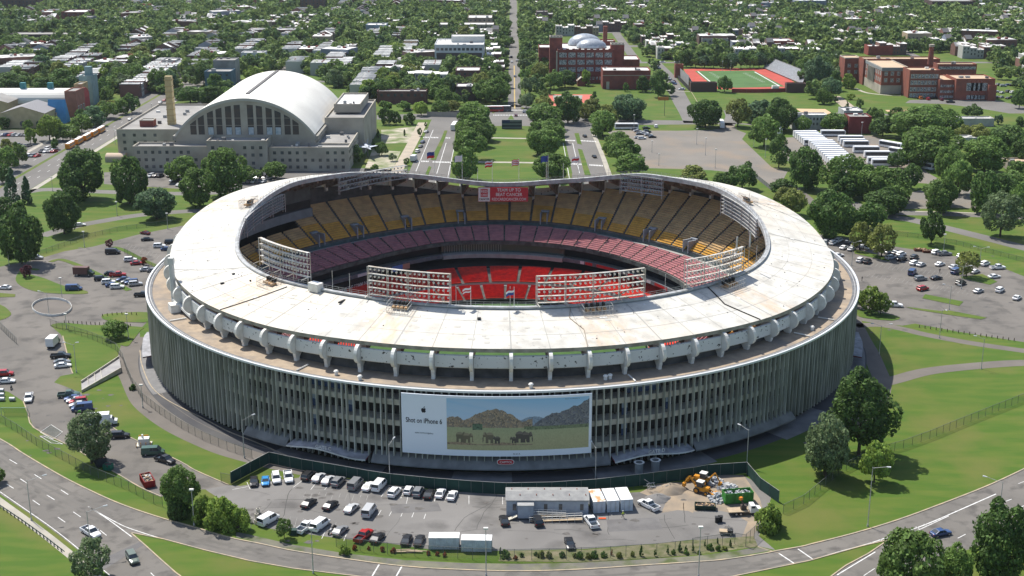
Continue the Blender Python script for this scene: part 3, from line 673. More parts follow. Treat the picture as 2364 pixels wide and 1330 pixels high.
# sidewalk between the front lot and the kerb
sw = [(545, 1228), (575, 1234), (677, 1258), (800, 1278), (935, 1293), (1071, 1300), (1206, 1302), (1341, 1299), (1477, 1292), (1600, 1284), (1699, 1272), (1755, 1262), (1775, 1272), (1665, 1291), (1600, 1296), (1477, 1304), (1341, 1313), (1206, 1317), (1071, 1314), (935, 1306), (800, 1289), (677, 1270), (602, 1254), (545, 1240)]
sheet('sidewalk', sw, Z2, oldwalk)
sheet('verge_dirt', [(1150, 1296), (1160, 1272), (1350, 1270), (1600, 1248), (1740, 1238), (1750, 1262), (1600, 1282), (1350, 1298)], Z5 + .004, mat('verge_scrub', (.22, .19, .12), .95, col2=(.09, .11, .035), scale=.45, detail=6))
# front lot
lot = [(484, 1137), (474, 1130), (528, 1120), (555, 1122), (600, 1116), (640, 1108), (690, 1103), (700, 1088), (740, 1094), (800, 1105), (870, 1117), (1000, 1131), (1160, 1142), (1360, 1143), (1480, 1136), (1640, 1115), (1715, 1098), (1760, 1120), (1780, 1150), (1765, 1200), (1752, 1238), (1790, 1270), (1755, 1262), (1720, 1256), (1600, 1246), (1480, 1258), (1341, 1268), (1138, 1272), (990, 1268), (900, 1255), (800, 1245), (700, 1232), (620, 1220), (585, 1210), (572, 1191)]
sheet('parking_lot', lot, Z2, lotm)
sheet('dirt_yard', [K(8, *q) for q in ((-110, 900), (-60, 780), (-70, 700), (40, 690), (300, 640), (450, 640), (560, 800), (590, 900), (560, 960), (500, 1110), (720, 1180), (600, 1150), (430, 1090), (480, 960), (380, 900), (250, 880), (120, 890), (0, 880))], Z3, dirtm, world=True)
sheet('dirt_yard', [K(7, *q) for q in ((2000, 760), (2120, 700), (2250, 690), (2364, 700), (2400, 820), (2364, 900), (2200, 830), (2080, 790))], Z4, dirtm, world=True)
mb = MB()
for q in (((1685, 690), (1705, 735)), ((1835, 650), (1850, 700)), ((1915, 650), (1925, 700)), ((2060, 680), (2000, 725)), ((2160, 690), (2120, 740)), ((2250, 700), (2215, 740)), ((2320, 690), (2290, 745)), ((2220, 1020), (2195, 1075)), ((2364, 1040), (2345, 1090)), ((1690, 720), (1585, 740))):
    line([K(6, *p) for p in q], .12, world=True)
for q in (((270, 740), (235, 790)), ((236, 880), (215, 915)), ((310, 885), (290, 920)), ((385, 890), (370, 925)), ((460, 895), (445, 930)), ((540, 905), (528, 940)), ((385, 760), (370, 800)), ((610, 770), (600, 820)), ((680, 775), (672, 820)), ((835, 780), (835, 840)), ((1065, 790), (1065, 840))):
    line([K(7, *p) for p in q], .12, world=True)
for q in (((420, 780), (405, 850)),): line([K(7, *p) for p in q], .1, world=True)
struct(mb.build('bay_markings', [linem]))
mb = MB(); rr = random.Random(5)   # tar-filled cracks and patched seams
for k in range(60):
    r0 = rr.choice((0, 0, 0, 2))
    if r0 == 0: x, y = G(rr.uniform(560, 1700), rr.uniform(1125, 1250))
    elif r0 == 1: x, y = G(*rr.choice(((rr.uniform(20, 260), rr.uniform(1060, 1190)), (rr.uniform(480, 1650), 1310))))
    else: x, y = G(rr.uniform(1960, 2350), rr.uniform(600, 780))
    d = rr.choice((rr.gauss(0, .08), math.pi / 2 + rr.gauss(0, .08))); pts = [(x, y)]
    for j in range(rr.randint(4, 12)):
        d += rr.gauss(0, .10); x += math.cos(d) * 1.6; y += math.sin(d) * 1.6; pts.append((x, y))
    strip(mb, pts, rr.uniform(.03, .08), Z4)
struct(mb.build('crack_seals', [mat('crack_tar', (.06, .058, .055), .8)]))
mb = MB(); rr = random.Random(15)   # oil stains and faded bay lines
for k in range(230):
    u = rr.random()
    if u < .45: x, y = G(rr.uniform(560, 1700), rr.uniform(1112, 1255))
    elif u < .7: x, y = G(rr.uniform(1960, 2340), rr.uniform(590, 770))
    elif u < .85: x, y = G(rr.uniform(120, 340), rr.uniform(570, 680))
    else: x, y = G(rr.uniform(60, 300), rr.uniform(900, 1060))
    s = rr.uniform(.25, 1.1); a0 = rr.uniform(0, 3.1)
    mb.poly([(x + s * (1 + .3 * math.sin(3 * t + k)) * math.cos(t), y + s * rr.uniform(.5, .9) * math.sin(t), Z4 + .003) for t in np.linspace(0, 6.283, 10)[:-1]])
struct(mb.build('oil_stains', mat('oil_stain', (.075, .07, .066), .8, col2=(.12, .11, .10), scale=1.2)))
mb = MB()
for (x0, y0, x1, y1, n, dx, dy) in ((1990, 612, 2290, 655, 30, 9, -9), (2000, 640, 2280, 690, 28, 9, -9), (225, 640, 330, 668, 12, 7, -9), (290, 572, 370, 600, 10, 8, -9), (590, 1205, 800, 1232, 14, 6, -22), (700, 1150, 860, 1160, 10, 6, -16)):
    for i in range(n): u = i / n; x, y = x0 + (x1 - x0) * u, y0 + (y1 - y0) * u; line([(x, y), (x + dx, y + dy)], .09, z=Z4)
struct(mb.build('bay_markings', [mat('faded_line', (.34, .33, .31), .9, col2=(.16, .15, .14), scale=.8)]))
for pts in ([(900, 1165), (1010, 1160), (1020, 1180), (905, 1186)], [(1400, 1200), (1520, 1195), (1530, 1222), (1405, 1228)], [(215, 1300), (325, 1250), (332, 1258), (236, 1318)]):
    sheet('asphalt_patch', pts, Z5 - .004, mat('patch', (.115, .11, .108), .9, col2=(.15, .145, .14), scale=.3))
# paved land on the left (road, lots, forecourt)
left = [(-220, 640), (0, 616), (60, 604), (95, 596), (150, 580), (217, 569), (321, 541), (423, 521), (440, 530), (420, 640), (400, 680), (345, 690), (338, 745), (322, 762), (325, 800), (296, 800), (240, 770), (129, 750), (117, 752), (140, 772), (150, 790), (163, 850), (169, 863), (140, 868), (125, 883), (150, 892), (188, 907), (210, 948), (261, 988), (298, 1009), (416, 1066), (450, 1086), (528, 1120), (474, 1130), (433, 1130), (372, 1147), (321, 1124), (264, 1090), (159, 1029), (78, 988), (64, 954), (54, 927), (20, 905), (0, 900), (-220, 870)]
sheet('forecourt', left, Z1, asph)
kerb('forecourt_kerb', [(54, 927), (64, 954), (78, 988), (159, 1029), (264, 1090), (321, 1124), (372, 1147)], 3)
kerb('forecourt_kerb', [(145, 776), (163, 850), (169, 863)], 2); kerb('forecourt_kerb', [(210, 948), (261, 988), (298, 1009), (416, 1066), (450, 1086), (528, 1120)], 3)
def isl(pts, n=3, z=Z3, m=None):
    w_ = spline([G(*p) for p in pts], n, True) if n > 1 else [G(*p) for p in pts]
    mb = MB(); mb.prism(w_, 0, .13, m=0, mtop=1); return struct(mb.build('traffic_island', [kerbm, m or grassm]))
isl([(51, 623), (36, 643), (47, 660), (85, 674), (146, 679), (196, 679), (203, 675), (190, 670), (146, 660), (102, 643), (74, 635)], 3)
isl([(-40, 676), (0, 677), (36, 680), (34, 686), (0, 687), (-40, 688)], 1); isl([(-60, 690), (0, 704), (20, 717), (25, 728), (0, 740), (-60, 750)], 3)
def isl_strip(pts, w_):
    q = spline([G(*p) for p in pts], 4); L_, R2 = [], []
    for i, p in enumerate(q):
        a = q[max(0, i - 1)]; b = q[min(len(q) - 1, i + 1)]; d = Vector((b[0] - a[0], b[1] - a[1])).normalized()
        L_.append((p[0] - d.y * w_ / 2, p[1] + d.x * w_ / 2)); R2.append((p[0] + d.y * w_ / 2, p[1] - d.x * w_ / 2))
    mb = MB(); mb.prism(L_ + R2[::-1], 0, .13, m=0, mtop=1); return struct(mb.build('traffic_island', [kerbm, grassm]))
isl_strip([(117, 605), (142, 600), (190, 617), (245, 643), (298, 671)], 2.2); isl_strip([(262, 571), (283, 577), (330, 600), (368, 618)], 2.0)
isl_strip([(55, 623), (75, 622), (88, 624)], 2)
for pts in ([(235, 729), (261, 724), (345, 722), (345, 743), (290, 744), (244, 740)], [(117, 752), (146, 746), (203, 751), (260, 752), (328, 756), (325, 763), (312, 780), (305, 789), (294, 800), (271, 795), (237, 782), (190, 768), (145, 760)]):
    isl(pts, 3)
# right-hand lot and its islands
rl = [(1880, 545), (1896, 541), (1970, 552), (2065, 569), (2207, 592), (2315, 619), (2364, 638), (2560, 700), (2560, 850), (2364, 790), (2207, 765), (2112, 747), (2085, 752), (2030, 748), (1975, 738), (1940, 650)]
sheet('parking_lot', rl, Z1, asph)
isl([(2136, 680), (2224, 697), (2214, 707), (2129, 689)], 1); isl([(2090, 709), (2173, 719), (2183, 716), (2278, 734), (2265, 738), (2207, 730), (2112, 715)], 1)
isl([(2217, 640), (2268, 633), (2302, 651), (2285, 658), (2220, 643)], 1); isl([(1970, 575), (2058, 597), (2052, 604), (1973, 586)], 1)
isl([(1975, 717), (2000, 716), (2040, 724), (2078, 733), (2060, 741), (1997, 735), (1978, 728)], 2)
ribbon('footpath', [(1975, 752), (2030, 750), (2085, 760), (2139, 773), (2241, 792), (2364, 810), (2480, 825)], 4.0, Z2, pathm)
ribbon('footpath', [(1968, 735), (1990, 780), (2010, 815), (2025, 850), (2036, 880), (2030, 915), (1990, 965), (1940, 1005), (1870, 1030)], 5.0, Z2, pathm)
ribbon('footpath', [(2034, 885), (2070, 876), (2120, 862), (2173, 853), (2275, 843), (2364, 838), (2480, 840)], 5.0, Z4, pathm)
ribbon('footpath', [K(5, 1240, 990), K(5, 1275, 1040), K(5, 1330, 1100), K(5, 1380, 1200)], 3, Z4, pathm, world=True)
ribbon('park_road', [(1960, 468), (2031, 495), (2105, 508), (2173, 524), (2270, 548), (2364, 572), (2500, 605)], 7.5, Z2, roadf)
ribbon('park_road', [(2031, 491), (2105, 493), (2200, 495), (2364, 503), (2500, 510)], 6.5, Z2, roadf)
ribbon('park_road', [(2031, 486), (2105, 488), (2200, 490), (2364, 497)], 1.4, Z4, walkm)
ribbon('park_road', [(95, 545), (170, 523), (250, 508), (320, 497), (400, 490), (470, 486)], 6.5, Z2, roadf)
ribbon('park_road', [(-80, 470), (20, 452), (100, 438), (190, 441), (300, 445), (420, 447), (520, 442), (640, 410), (800, 392), (940, 398)], 7, Z2, roadf)
ribbon('footpath', [(1790, 412), (1830, 432), (1862, 455), (1885, 480)], 4, Z2, pathm)
sheet('parking_lot', [(2040, 462), (2120, 440), (2260, 430), (2420, 425), (2450, 480), (2364, 484), (2200, 480), (2050, 484)], Z1, brownlot)
# north lot, bus lot
sheet('parking_lot', [(1400, 303), (1430, 301), (1564, 302), (1645, 300), (1665, 296), (1672, 286), (1690, 286), (1702, 300), (1723, 308), (1713, 321), (1781, 386), (1818, 396), (1800, 430), (1781, 437), (1733, 402), (1640, 393), (1564, 390), (1480, 388), (1462, 350)], Z1, brownlot)
sheet('bus_lot', [(1814, 318), (1900, 312), (2014, 313), (2072, 333), (2139, 397), (2175, 418), (2150, 425), (2100, 420), (1902, 392), (1801, 368)], Z1, brownlot)
ribbon('access_road', [(1680, 290), (1690, 270), (1685, 255)], 8, Z1, roadf)
sheet('parking_lot', [(240, 398), (300, 396), (640, 392), (900, 392), (900, 436), (620, 425), (480, 440), (240, 425)], Z1, asph)
# avenue on the left
XL = lambda px, py: G(px, py)[0]
xa, xb = G(281, 277)[0], G(284, 325)[0]
def wrect(name, x0, x1, y0, y1, z, m): return sheet(name, [(x0, y0), (x1, y0), (x1, y1), (x0, y1)], z, m, world=True)
avx0, avx1 = -252.5, -221.0
wrect('avenue', avx0, avx1, 60, 900, Z1, roadf)
wrect('avenue_median', -237.6, -235.6, 60, 560, Z2, drym)
for x in (avx0 - 1.6, avx1 + 1.6): ribbon('pavement', [(x, 60), (x, 600)], 2.6, Z2, walkm, world=True)
mb = MB()
for x in (-248, -243, -231, -226.5):
    for k in range(26): line([(x, 70 + k * 14), (x, 74 + k * 14)], .2, world=True, z=Z2)
struct(mb.build('lane_markings', [linem]))
# the mall: twin roads, turf, crossings
sheet('mall_road', [(930, 420), (945, 396), (993, 283), (1000, 277), (1055, 277), (1048, 330), (1040, 400), (1030, 440)], Z2, roadf)
sheet('mall_road', [(1318, 440), (1321, 399), (1306, 330), (1300, 290), (1350, 288), (1372, 310), (1406, 399), (1420, 440)], Z2, roadf)
sheet('cross_street', [(870, 276), (1000, 276), (1136, 262), (1138, 250), (1176, 247), (1205, 247), (1240, 262), (1262, 268), (1370, 290), (1700, 286), (1760, 292), (1760, 287), (1560, 278), (1370, 276), (1290, 262), (1240, 250), (1210, 243), (1170, 243), (1130, 245), (1000, 262), (870, 266)], Z1, roadf)
sheet('cross_street', [(993, 283), (1060, 283), (1135, 291), (1230, 291), (1304, 292), (1372, 300), (1350, 262), (1260, 262), (1205, 252), (1172, 252), (1135, 262), (1000, 270)], Z1 + .003, roadf)
sheet('turf_triangle', [(1172, 276), (1180, 264), (1187, 276)], Z3, grassm)
ribbon('mall_path', [(1110, 318), (1170, 319), (1225, 320)], 3.0, Z2, walkm); ribbon('mall_path', [(1040, 372), (1100, 374), (1180, 375), (1235, 376), (1300, 378)], 3.2, Z2, walkm)
ribbon('mall_walk', [(905, 415), (925, 380), (955, 325), (976, 283)], 5.5, Z3, mat('tan_paving', (.40, .34, .26), .9, col2=(.32, .28, .22), scale=.2)); ribbon('mall_walk', [(1412, 420), (1395, 370), (1375, 320), (1366, 296)], 2.4, Z3, walkm)
isl([(1018, 322), (1026, 302), (1033, 302), (1024, 328), (1006, 370), (994, 369)], 1); isl([(982, 402), (990, 384), (996, 386), (988, 406)], 1)
isl([(1326, 308), (1336, 308), (1343, 334), (1333, 332)], 1); isl([(1334, 344), (1344, 346), (1364, 405), (1350, 405)], 1)
mb = MB()
for (x0, x1, y0, dy) in ((978, 1014, 317, 1), (1022, 1042, 318, 1), (962, 992, 372, 1), (1000, 1046, 374, 1), (1306, 1330, 324, 1), (1342, 1378, 325, 2), (1312, 1352, 378, 2), (1362, 1394, 381, 2)):
    n = max(3, int((x1 - x0) / 3.4))
    for k in range(n):
        a = x0 + (x1 - x0) * k / n; p = G(a, y0 + dy * k / n); line([(p[0], p[1] - 1.5), (p[0], p[1] + 1.5)], .55, world=True, z=Z4)
for k in range(22):
    a = G(1140 + k * 3.6, 266); line([(a[0], a[1] - 1.5), (a[0], a[1] + 1.5)], .5, world=True, z=Z4)
for k in range(14):
    a = G(1172 + k * 3.0, 254.5); line([(a[0], a[1] - 1.5), (a[0], a[1] + 1.5)], .45, world=True, z=Z4)
for pts in ([(1033, 413), (1057, 300)], [(1008, 402), (1030, 330)], [(1300, 330), (1316, 420)], [(1322, 330), (1338, 400)], [(960, 396), (1000, 300)]): line(pts, .3, z=Z4)
struct(mb.build('crossings', [linem]))
# the long street running west, and side streets of the district
wrect('long_street', -2.6, 6.0, 404, 1500, Z1, roadf)
for i in range(8): wrect('street', -820, -3.5, 547 + 112 * i, 556 + 112 * i, Z1 + .004, roadf); wrect('street', 7, 820, 547 + 112 * i if i > 1 else 655 + 112 * i, (556 if i > 1 else 664) + 112 * i, Z1 + .004 + .004 * (i < 2), roadf)
for x in (-390, -178, -92, 96, 205, 330): wrect('street', x, x + 8, 660 if x > 0 else 470, 1450, Z1 + .016, roadf)
mb = MB(); line([(1.7, 430), (1.7, 640)], .8, world=True, z=Z3); struct(mb.build('street_median', [yelm]))
ribbon('street', [(1510, 145), (1540, 175), (1555, 200), (1573, 235), (1588, 260), (1600, 284)], 11.0, Z1, roadf)
kerb('street_kerb', [(1562, 165), (1588, 200), (1612, 240), (1628, 275), (1632, 290)], 3)
ribbon('alley', [(1905, 262), (1990, 262), (2080, 268), (2160, 285)], 5, Z1, roadf)
# athletics ground: red track, green infield
trk = [G(*p) for p in ((1578, 160), (1640, 157), (1760, 158), (1800, 168), (1850, 200), (1845, 206), (1720, 208), (1615, 204), (1600, 196))]
sheet('running_track', trk, Z1, mat('track_red', (.42, .075, .05), .9, col2=(.34, .06, .045), scale=.1), world=True)
sheet('sports_field', [G(*p) for p in ((1604, 164), (1740, 163), (1812, 200), (1700, 203), (1645, 198))], Z3, mat('field_green', (.075, .15, .045), .95, col2=(.06, .12, .035), scale=.08), world=True)
mb = MB()
for a, b in (((1611, 165), (1646, 194)), ((1742, 166), (1800, 199))): line([a, b], 1.0, z=Z4)
for k in range(10):
    u = k / 9
    for (x0, y0), (x1, y1) in (((1637, 168), (1672, 190)), ((1715, 169), (1757, 189))):
        x, y = x0 + (x1 - x0) * u, y0 + (y1 - y0) * u; line([(x, y), (x + 9, y + .2)], .6, z=Z4)
struct(mb.build('field_lines', [linem]))
sheet('tennis_court', [(1266, 218), (1370, 218), (1364, 236), (1270, 246)], Z2, mat('court_red', (.45, .12, .09), .9))
sheet('tennis_court_inner', [(1276, 220), (1345, 220), (1342, 234), (1280, 236)], Z3, mat('court_grey', (.30, .30, .28), .9, col2=(.2, .22, .18), scale=.2))
sheet('ball_diamond', [(2043, 254), (2060, 254), (2115, 254), (2110, 260), (2056, 262)], Z2, mat('infield', (.55, .36, .22), .95)); sheet('ball_diamond', [(1838, 251), (1905, 252), (1925, 264), (1860, 266)], Z2, MATS['infield'])
sheet('school_yard', [(2100, 231), (2150, 230), (2300, 232), (2364, 246), (2420, 262), (2330, 262), (2260, 250), (2180, 240), (2090, 238)], Z2, roadf)
ribbon('stepped_walk', [(1925, 222), (1950, 240), (1975, 262), (1995, 280)], 8, Z2, mat('tan_walk', (.42, .34, .26), .9, col2=(.3, .26, .2), scale=.3))
ribbon('footpath', [(1975, 204), (2000, 214), (2040, 219), (2080, 221)], 2.5, Z2, walkm)
ribbon('footpath', [(1450, 205), (1520, 208), (1600, 212)], 1.5, Z2, walkm)
sheet('parking_lot', [(-200, 300), (60, 300), (160, 312), (178, 330), (60, 400), (-200, 470)], .003, roadf)
sheet('memorial_garden', [(880, 300), (985, 290), (975, 300), (940, 330), (880, 332)], Z2, mat('garden_paving', (.42, .37, .30), .9, col2=(.12, .16, .05), scale=.12, detail=5))
sheet('memorial_garden', [(860, 345), (925, 350), (905, 395), (840, 395)], Z2, MATS['garden_paving'])
# ================================================================ labels: what a thing looks like, plus its place among its look-alikes
REG = []
ONES = 'first second third fourth fifth sixth seventh eighth ninth tenth eleventh twelfth thirteenth fourteenth fifteenth sixteenth seventeenth eighteenth nineteenth'.split()
def ordw(n):
    if n <= 19: return ONES[n - 1]
    t = 'twentieth thirtieth fortieth fiftieth sixtieth seventieth eightieth ninetieth'.split(); T = 'twenty thirty forty fifty sixty seventy eighty ninety'.split()
    return t[n // 10 - 2] if n % 10 == 0 else T[n // 10 - 2] + '-' + ONES[n % 10 - 1]
def project(p):
    d = Vector((p[0], p[1] + CAMD, p[2] - CAMH)); fz = d.y * math.cos(PITCH) - d.z * math.sin(PITCH); up = d.y * math.sin(PITCH) + d.z * math.cos(PITCH)
    return (1182 + FPX * d.x / fz, 665 - FPX * up / fz)
def reg(o, what, where, cat, group=None):
    o['category'] = cat
    if group: o['group'] = group
    REG.append((o, what, where)); return o
def finish_labels():
    d = {}
    for o, a, b in REG: d.setdefault((a, b), []).append(o)
    for (a, b), L_ in d.items():
        if len(L_) == 1: L_[0]['label'] = (a + ' ' + b).strip(); continue
        L_.sort(key=lambda o: project(o.location)[0])
        n = len(L_)
        for i, o in enumerate(L_):
            if i < (n + 1) // 2: s = 'leftmost' if i == 0 else ordw(i + 1) + ' from the left'
            else: s = 'rightmost' if i == n - 1 else ordw(n - i) + ' from the right'
            o['label'] = '%s %s, %s' % (a, b, s)
# ================================================================ VEHICLES
paint = mat('car_paint', (.5, .5, .5), .28, .1, objcol=True, spec=.6)
trim = mat('dark_trim', (.03, .03, .032), .6)
hub = mat('wheel_rim', (.42, .42, .43), .35, .6)
lampw = mat('headlamp', (.75, .75, .72), .15, spec=.7); lampr = mat('tail_lamp', (.40, .01, .01), .3)
PAL = dict(white=(.78, .78, .77), silver=(.46, .47, .48), grey=(.20, .205, .21), black=(.018, .018, .02), blue=(.03, .065, .17), red=(.36, .015, .015), green=(.05, .10, .07), tan=(.40, .34, .24), teal=(.16, .36, .46), bright_blue=(.03, .23, .52), dark_green=(.12, .15, .12), maroon=(.14, .015, .02), yellow=(.75, .35, .02), orange=(.6, .17, .02))
CN = dict(bright_blue='bright blue', dark_green='grey-green')
def loft(mb, secs, m=None, caps=True):
    """secs: list of point rings"""
    i = len(mb.v); mb.grid(secs, m, close=True)
    n = len(secs[0])
    if caps:
        mm = mb.cur if m is None else m
        mb.f.append(tuple(range(i, i + n))[::-1]); mb.m.append(mm); j = i + n * (len(secs) - 1); mb.f.append(tuple(range(j, j + n))); mb.m.append(mm)
def bsec(x, w_, z0, zs, zt):
    return [(x, -w_ * .90, z0), (x, -w_, z0 + .22), (x, -w_, zs - .08), (x, -w_ * .93, zs), (x, -w_ * .55, zt), (x, w_ * .55, zt), (x, w_ * .93, zs), (x, w_, zs - .08), (x, w_, z0 + .22), (x, w_ * .90, z0)]
SPEC = { # L, W, H, beltline, hood height, cabin base x0,x1, roof x0,x1
 'sedan': (4.75, 1.82, 1.43, .92, .88, -1.95, 1.15, -1.0, .35), 'coupe': (4.4, 1.78, 1.36, .90, .85, -1.9, 1.0, -.9, .25),
 'hatch': (4.1, 1.75, 1.5, .95, .92, -1.95, 1.05, -1.6, .45), 'suv': (4.75, 1.9, 1.76, 1.08, 1.05, -2.25, 1.15, -2.0, .55),
 'van': (5.5, 2.05, 2.12, 1.25, 1.15, -2.65, 1.95, -2.6, 1.15), 'pickup': (5.7, 1.98, 1.82, 1.12, 1.1, -.85, 1.45, -.55, .75)}
def car_mesh(kind):
    L_, W_, H, bl, hh, c0, c1, r0, r1 = SPEC[kind]; h = L_ / 2; w_ = W_ / 2
    b = MB(); g = MB(); wh = []
    tail = bl if kind != 'pickup' else 1.08
    secs = [bsec(-h, w_ * .90, .38, tail - .10, tail - .06), bsec(-h + .12, w_ * .97, .30, tail, tail + .02), bsec(c0 + .1, w_, .26, tail, tail + .03), bsec(0, w_, .26, bl, bl + .03),
            bsec(c1, w_, .26, bl - .03, hh + .02), bsec(h - .7, w_ * .98, .26, hh - .12, hh - .03), bsec(h - .15, w_ * .90, .28, hh - .24, hh - .14), bsec(h, w_ * .80, .36, hh - .34, hh - .28)]
    if kind == 'pickup':
        loft(b, [s for s in secs if s[0][0] >= c0 - .2][0:] and [bsec(c0 - .05, w_, .26, 1.12, 1.14)] + secs[3:])
        b.box((-h + (h + c0) / 2, 0, .52), (h + c0, W_ * .97, .35))
        for s in (-1, 1): b.box((-h + (h + c0) / 2, s * (w_ - .06), .88), (h + c0, .12, .50))
        b.box((-h + .05, 0, .86), (.10, W_ * .95, .52)); g.box((-h + (h + c0) / 2 + .03, 0, .72), (h + c0 - .2, W_ - .28, .06))
    else: loft(b, secs)
    # glasshouse
    rw = w_ * (.76 if kind != 'van' else .86); bw = w_ * .93
    def gs(z, x0, x1, ww): return [(x0, -ww, z), (x1, -ww, z), (x1, ww, z), (x0, ww, z)]
    g.grid([gs(bl - .02, c0, c1, bw), gs(H - .07, r0, r1, rw)], close=True)
    b.grid([gs(H - .07, r0 - .02, r1 + .02, rw + .015), gs(H - .02, r0 + .05, r1 - .05, rw - .03)], close=True)
    b.poly([(x, y, z) for x, y, z in gs(H - .02, r0 + .05, r1 - .05, rw - .03)])
    for s in (-1, 1):
        for xa, xb in (((c0 + .02), r0), ((c1 - .02), r1)): b.tube((xa, s * bw, bl - .02), (xb, s * rw, H - .06), .055, 4)
        mids = (.0,) if kind in ('sedan', 'coupe', 'pickup') else (-.95, .1)
        for u in mids: b.tube((u, s * bw, bl), (u * .9, s * rw, H - .06), .05, 4)
        b.box((c1 - .35, s * (w_ + .09), bl + .08), (.16, .2, .13))
        if kind == 'van':
            b.grid([[(c0, s * (bw + .012), bl), (-.6, s * (bw + .012), bl)], [(r0, s * (rw + .012), H - .1), (-.55, s * (rw + .012), H - .1)]])
    R = .36 if kind in ('pickup', 'suv', 'van') else .32
    for sx in (-1, 1):
        for s in (-1, 1): wh.append((sx * L_ * .30 + (.05 if sx > 0 else 0), s * (w_ - .08), R))
    return b, g, wh, (h, w_, hh, tail, R)
def wheel_mb(mb, p, R, s, m0=0, m1=1):
    mb.tube((p[0], p[1] - .11, p[2]), (p[0], p[1] + .11, p[2]), R, 12, m=m0)
    mb.tube((p[0], p[1] + s * .11, p[2]), (p[0], p[1] + s * .125, p[2]), R * .6, 8, m=m1)
PARK = (0, -6000, -50)
VP = {}
def vehicle_proto(kind, full):
    if (kind, full) in VP: return VP[(kind, full)]
    b, g, wh, (h, w_, hh, tail, R) = car_mesh(kind)
    names = dict(sedan='sedan_car', coupe='coupe_car', hatch='hatchback_car', suv='suv', van='passenger_van', pickup='pickup_truck')
    if full:
        r = empty(names[kind]); b.build('body', paint, r); g.build('windows', M['glass'], r)
        for p in wh:
            mb = MB(); wheel_mb(mb, p, R, 1 if p[1] > 0 else -1); mb.build('wheel', [M['black'], hub], r)
        for s in (-1, 1):
            MB().box((h - .12, s * w_ * .66, hh - .36), (.16, .36, .15)).build('headlight', lampw, r)
            MB().box((-h + .05, s * w_ * .78, tail - .18), (.12, .24, .2)).build('tail_light', lampr, r)
        MB().box((h - .04, 0, .42), (.12, w_ * 1.5, .16)).build('bumper', trim, r)
    else:
        mb = MB(); mb.v = list(b.v); mb.f = list(b.f); mb.m = [0] * len(b.f)
        o = len(mb.v); mb.v += g.v; mb.f += [tuple(i + o for i in f) for f in g.f]; mb.m += [1] * len(g.f)
        for p in wh: wheel_mb(mb, p, R, 1 if p[1] > 0 else -1, 2, 2)
        for s in (-1, 1): mb.box((h - .12, s * w_ * .66, hh - .36), (.16, .36, .15), 0, 3); mb.box((-h + .05, s * w_ * .78, tail - .18), (.12, .24, .2), 0, 4)
        r = mb.build(names[kind], [paint, M['glass'], M['black'], lampw, lampr])
    r.location = PARK; VP[(kind, full)] = r; return r
USED = set()
def put(proto, key, x, y, hd, color=None, z=.0, sc=1.0):
    o = dup(proto, (x, y, z), R_(hd), sc, color); return o
def car(p, kind, color, hd, where, full=True, group=None, extra='', z=.02):
    k = {'mini': 'hatch'}.get(kind, kind)
    o = put(vehicle_proto(k, full), None, p[0], p[1], hd, PAL[color], z)
    nm = dict(sedan='sedan', coupe='coupe', hatch='hatchback', suv='SUV', van='van', pickup='pickup truck')[k]
    return reg(o, (CN.get(color, color) + ' ' + nm + (' ' + extra if extra else '')), where, {'van': 'van', 'pickup': 'pickup truck'}.get(k, 'car'), group)
# --- front lot
def many(k, L_, where, full=True, group=None):
    for q in L_: car(K(k, q[0], q[1]), q[2], q[3], q[4], where, full, group, q[5] if len(q) > 5 else '')
gl = 'cars parked in the front lot'
many(6, [(1733, 700, 'sedan', 'black', -80), (1812, 697, 'coupe', 'bright_blue', -80), (1885, 680, 'suv', 'white', -76), (1968, 670, 'pickup', 'white', -76)], 'in the four bays by the green fence corner', group=gl)
many(6, [(2105, 662, 'suv', 'black', 72), (2175, 672, 'sedan', 'silver', 72), (2240, 690, 'sedan', 'silver', 72), (2308, 702, 'suv', 'grey', 72)], 'in the long row along the green screened fence', group=gl)
many(7, [(62, 722, 'van', 'grey', 72), (152, 732, 'sedan', 'white', 72), (225, 730, 'van', 'white', 72), (328, 775, 'suv', 'white', 72, 'like a long wagon'), (425, 760, 'hatch', 'white', 78), (490, 772, 'suv', 'grey', 80), (563, 785, 'sedan', 'black', 80), (642, 780, 'sedan', 'white', 80), (722, 795, 'sedan', 'white', 80)], 'in the long row along the green screened fence', group=gl)
many(6, [(2108, 848, 'sedan', 'black', 66), (2255, 862, 'sedan', 'black', 66)], 'standing alone in the middle of the front lot', group=gl)
many(7, [(35, 882, 'sedan', 'silver', 68), (155, 905, 'van', 'silver', 77)], 'standing alone in the middle of the front lot', group=gl)
many(6, [(1832, 965, 'van', 'white', 58), (2088, 1012, 'pickup', 'white', 62), (2185, 1000, 'van', 'white', 64), (2322, 1035, 'sedan', 'grey', 66)], 'in the row above the roadside fence', group=gl)
many(7, [(118, 1072, 'pickup', 'red', 66), (212, 1085, 'sedan', 'black', 70), (410, 1098, 'sedan', 'black', 82), (497, 1102, 'sedan', 'black', 82)], 'in the row above the roadside fence', group=gl)
many(7, [(1075, 965, 'sedan', 'black', 98), (1302, 970, 'suv', 'black', 102), (1668, 975, 'pickup', 'white', 106), (1522, 1125, 'sedan', 'black', -84), (2060, 862, 'pickup', 'white', 128)], 'near the grey site office', group=gl)
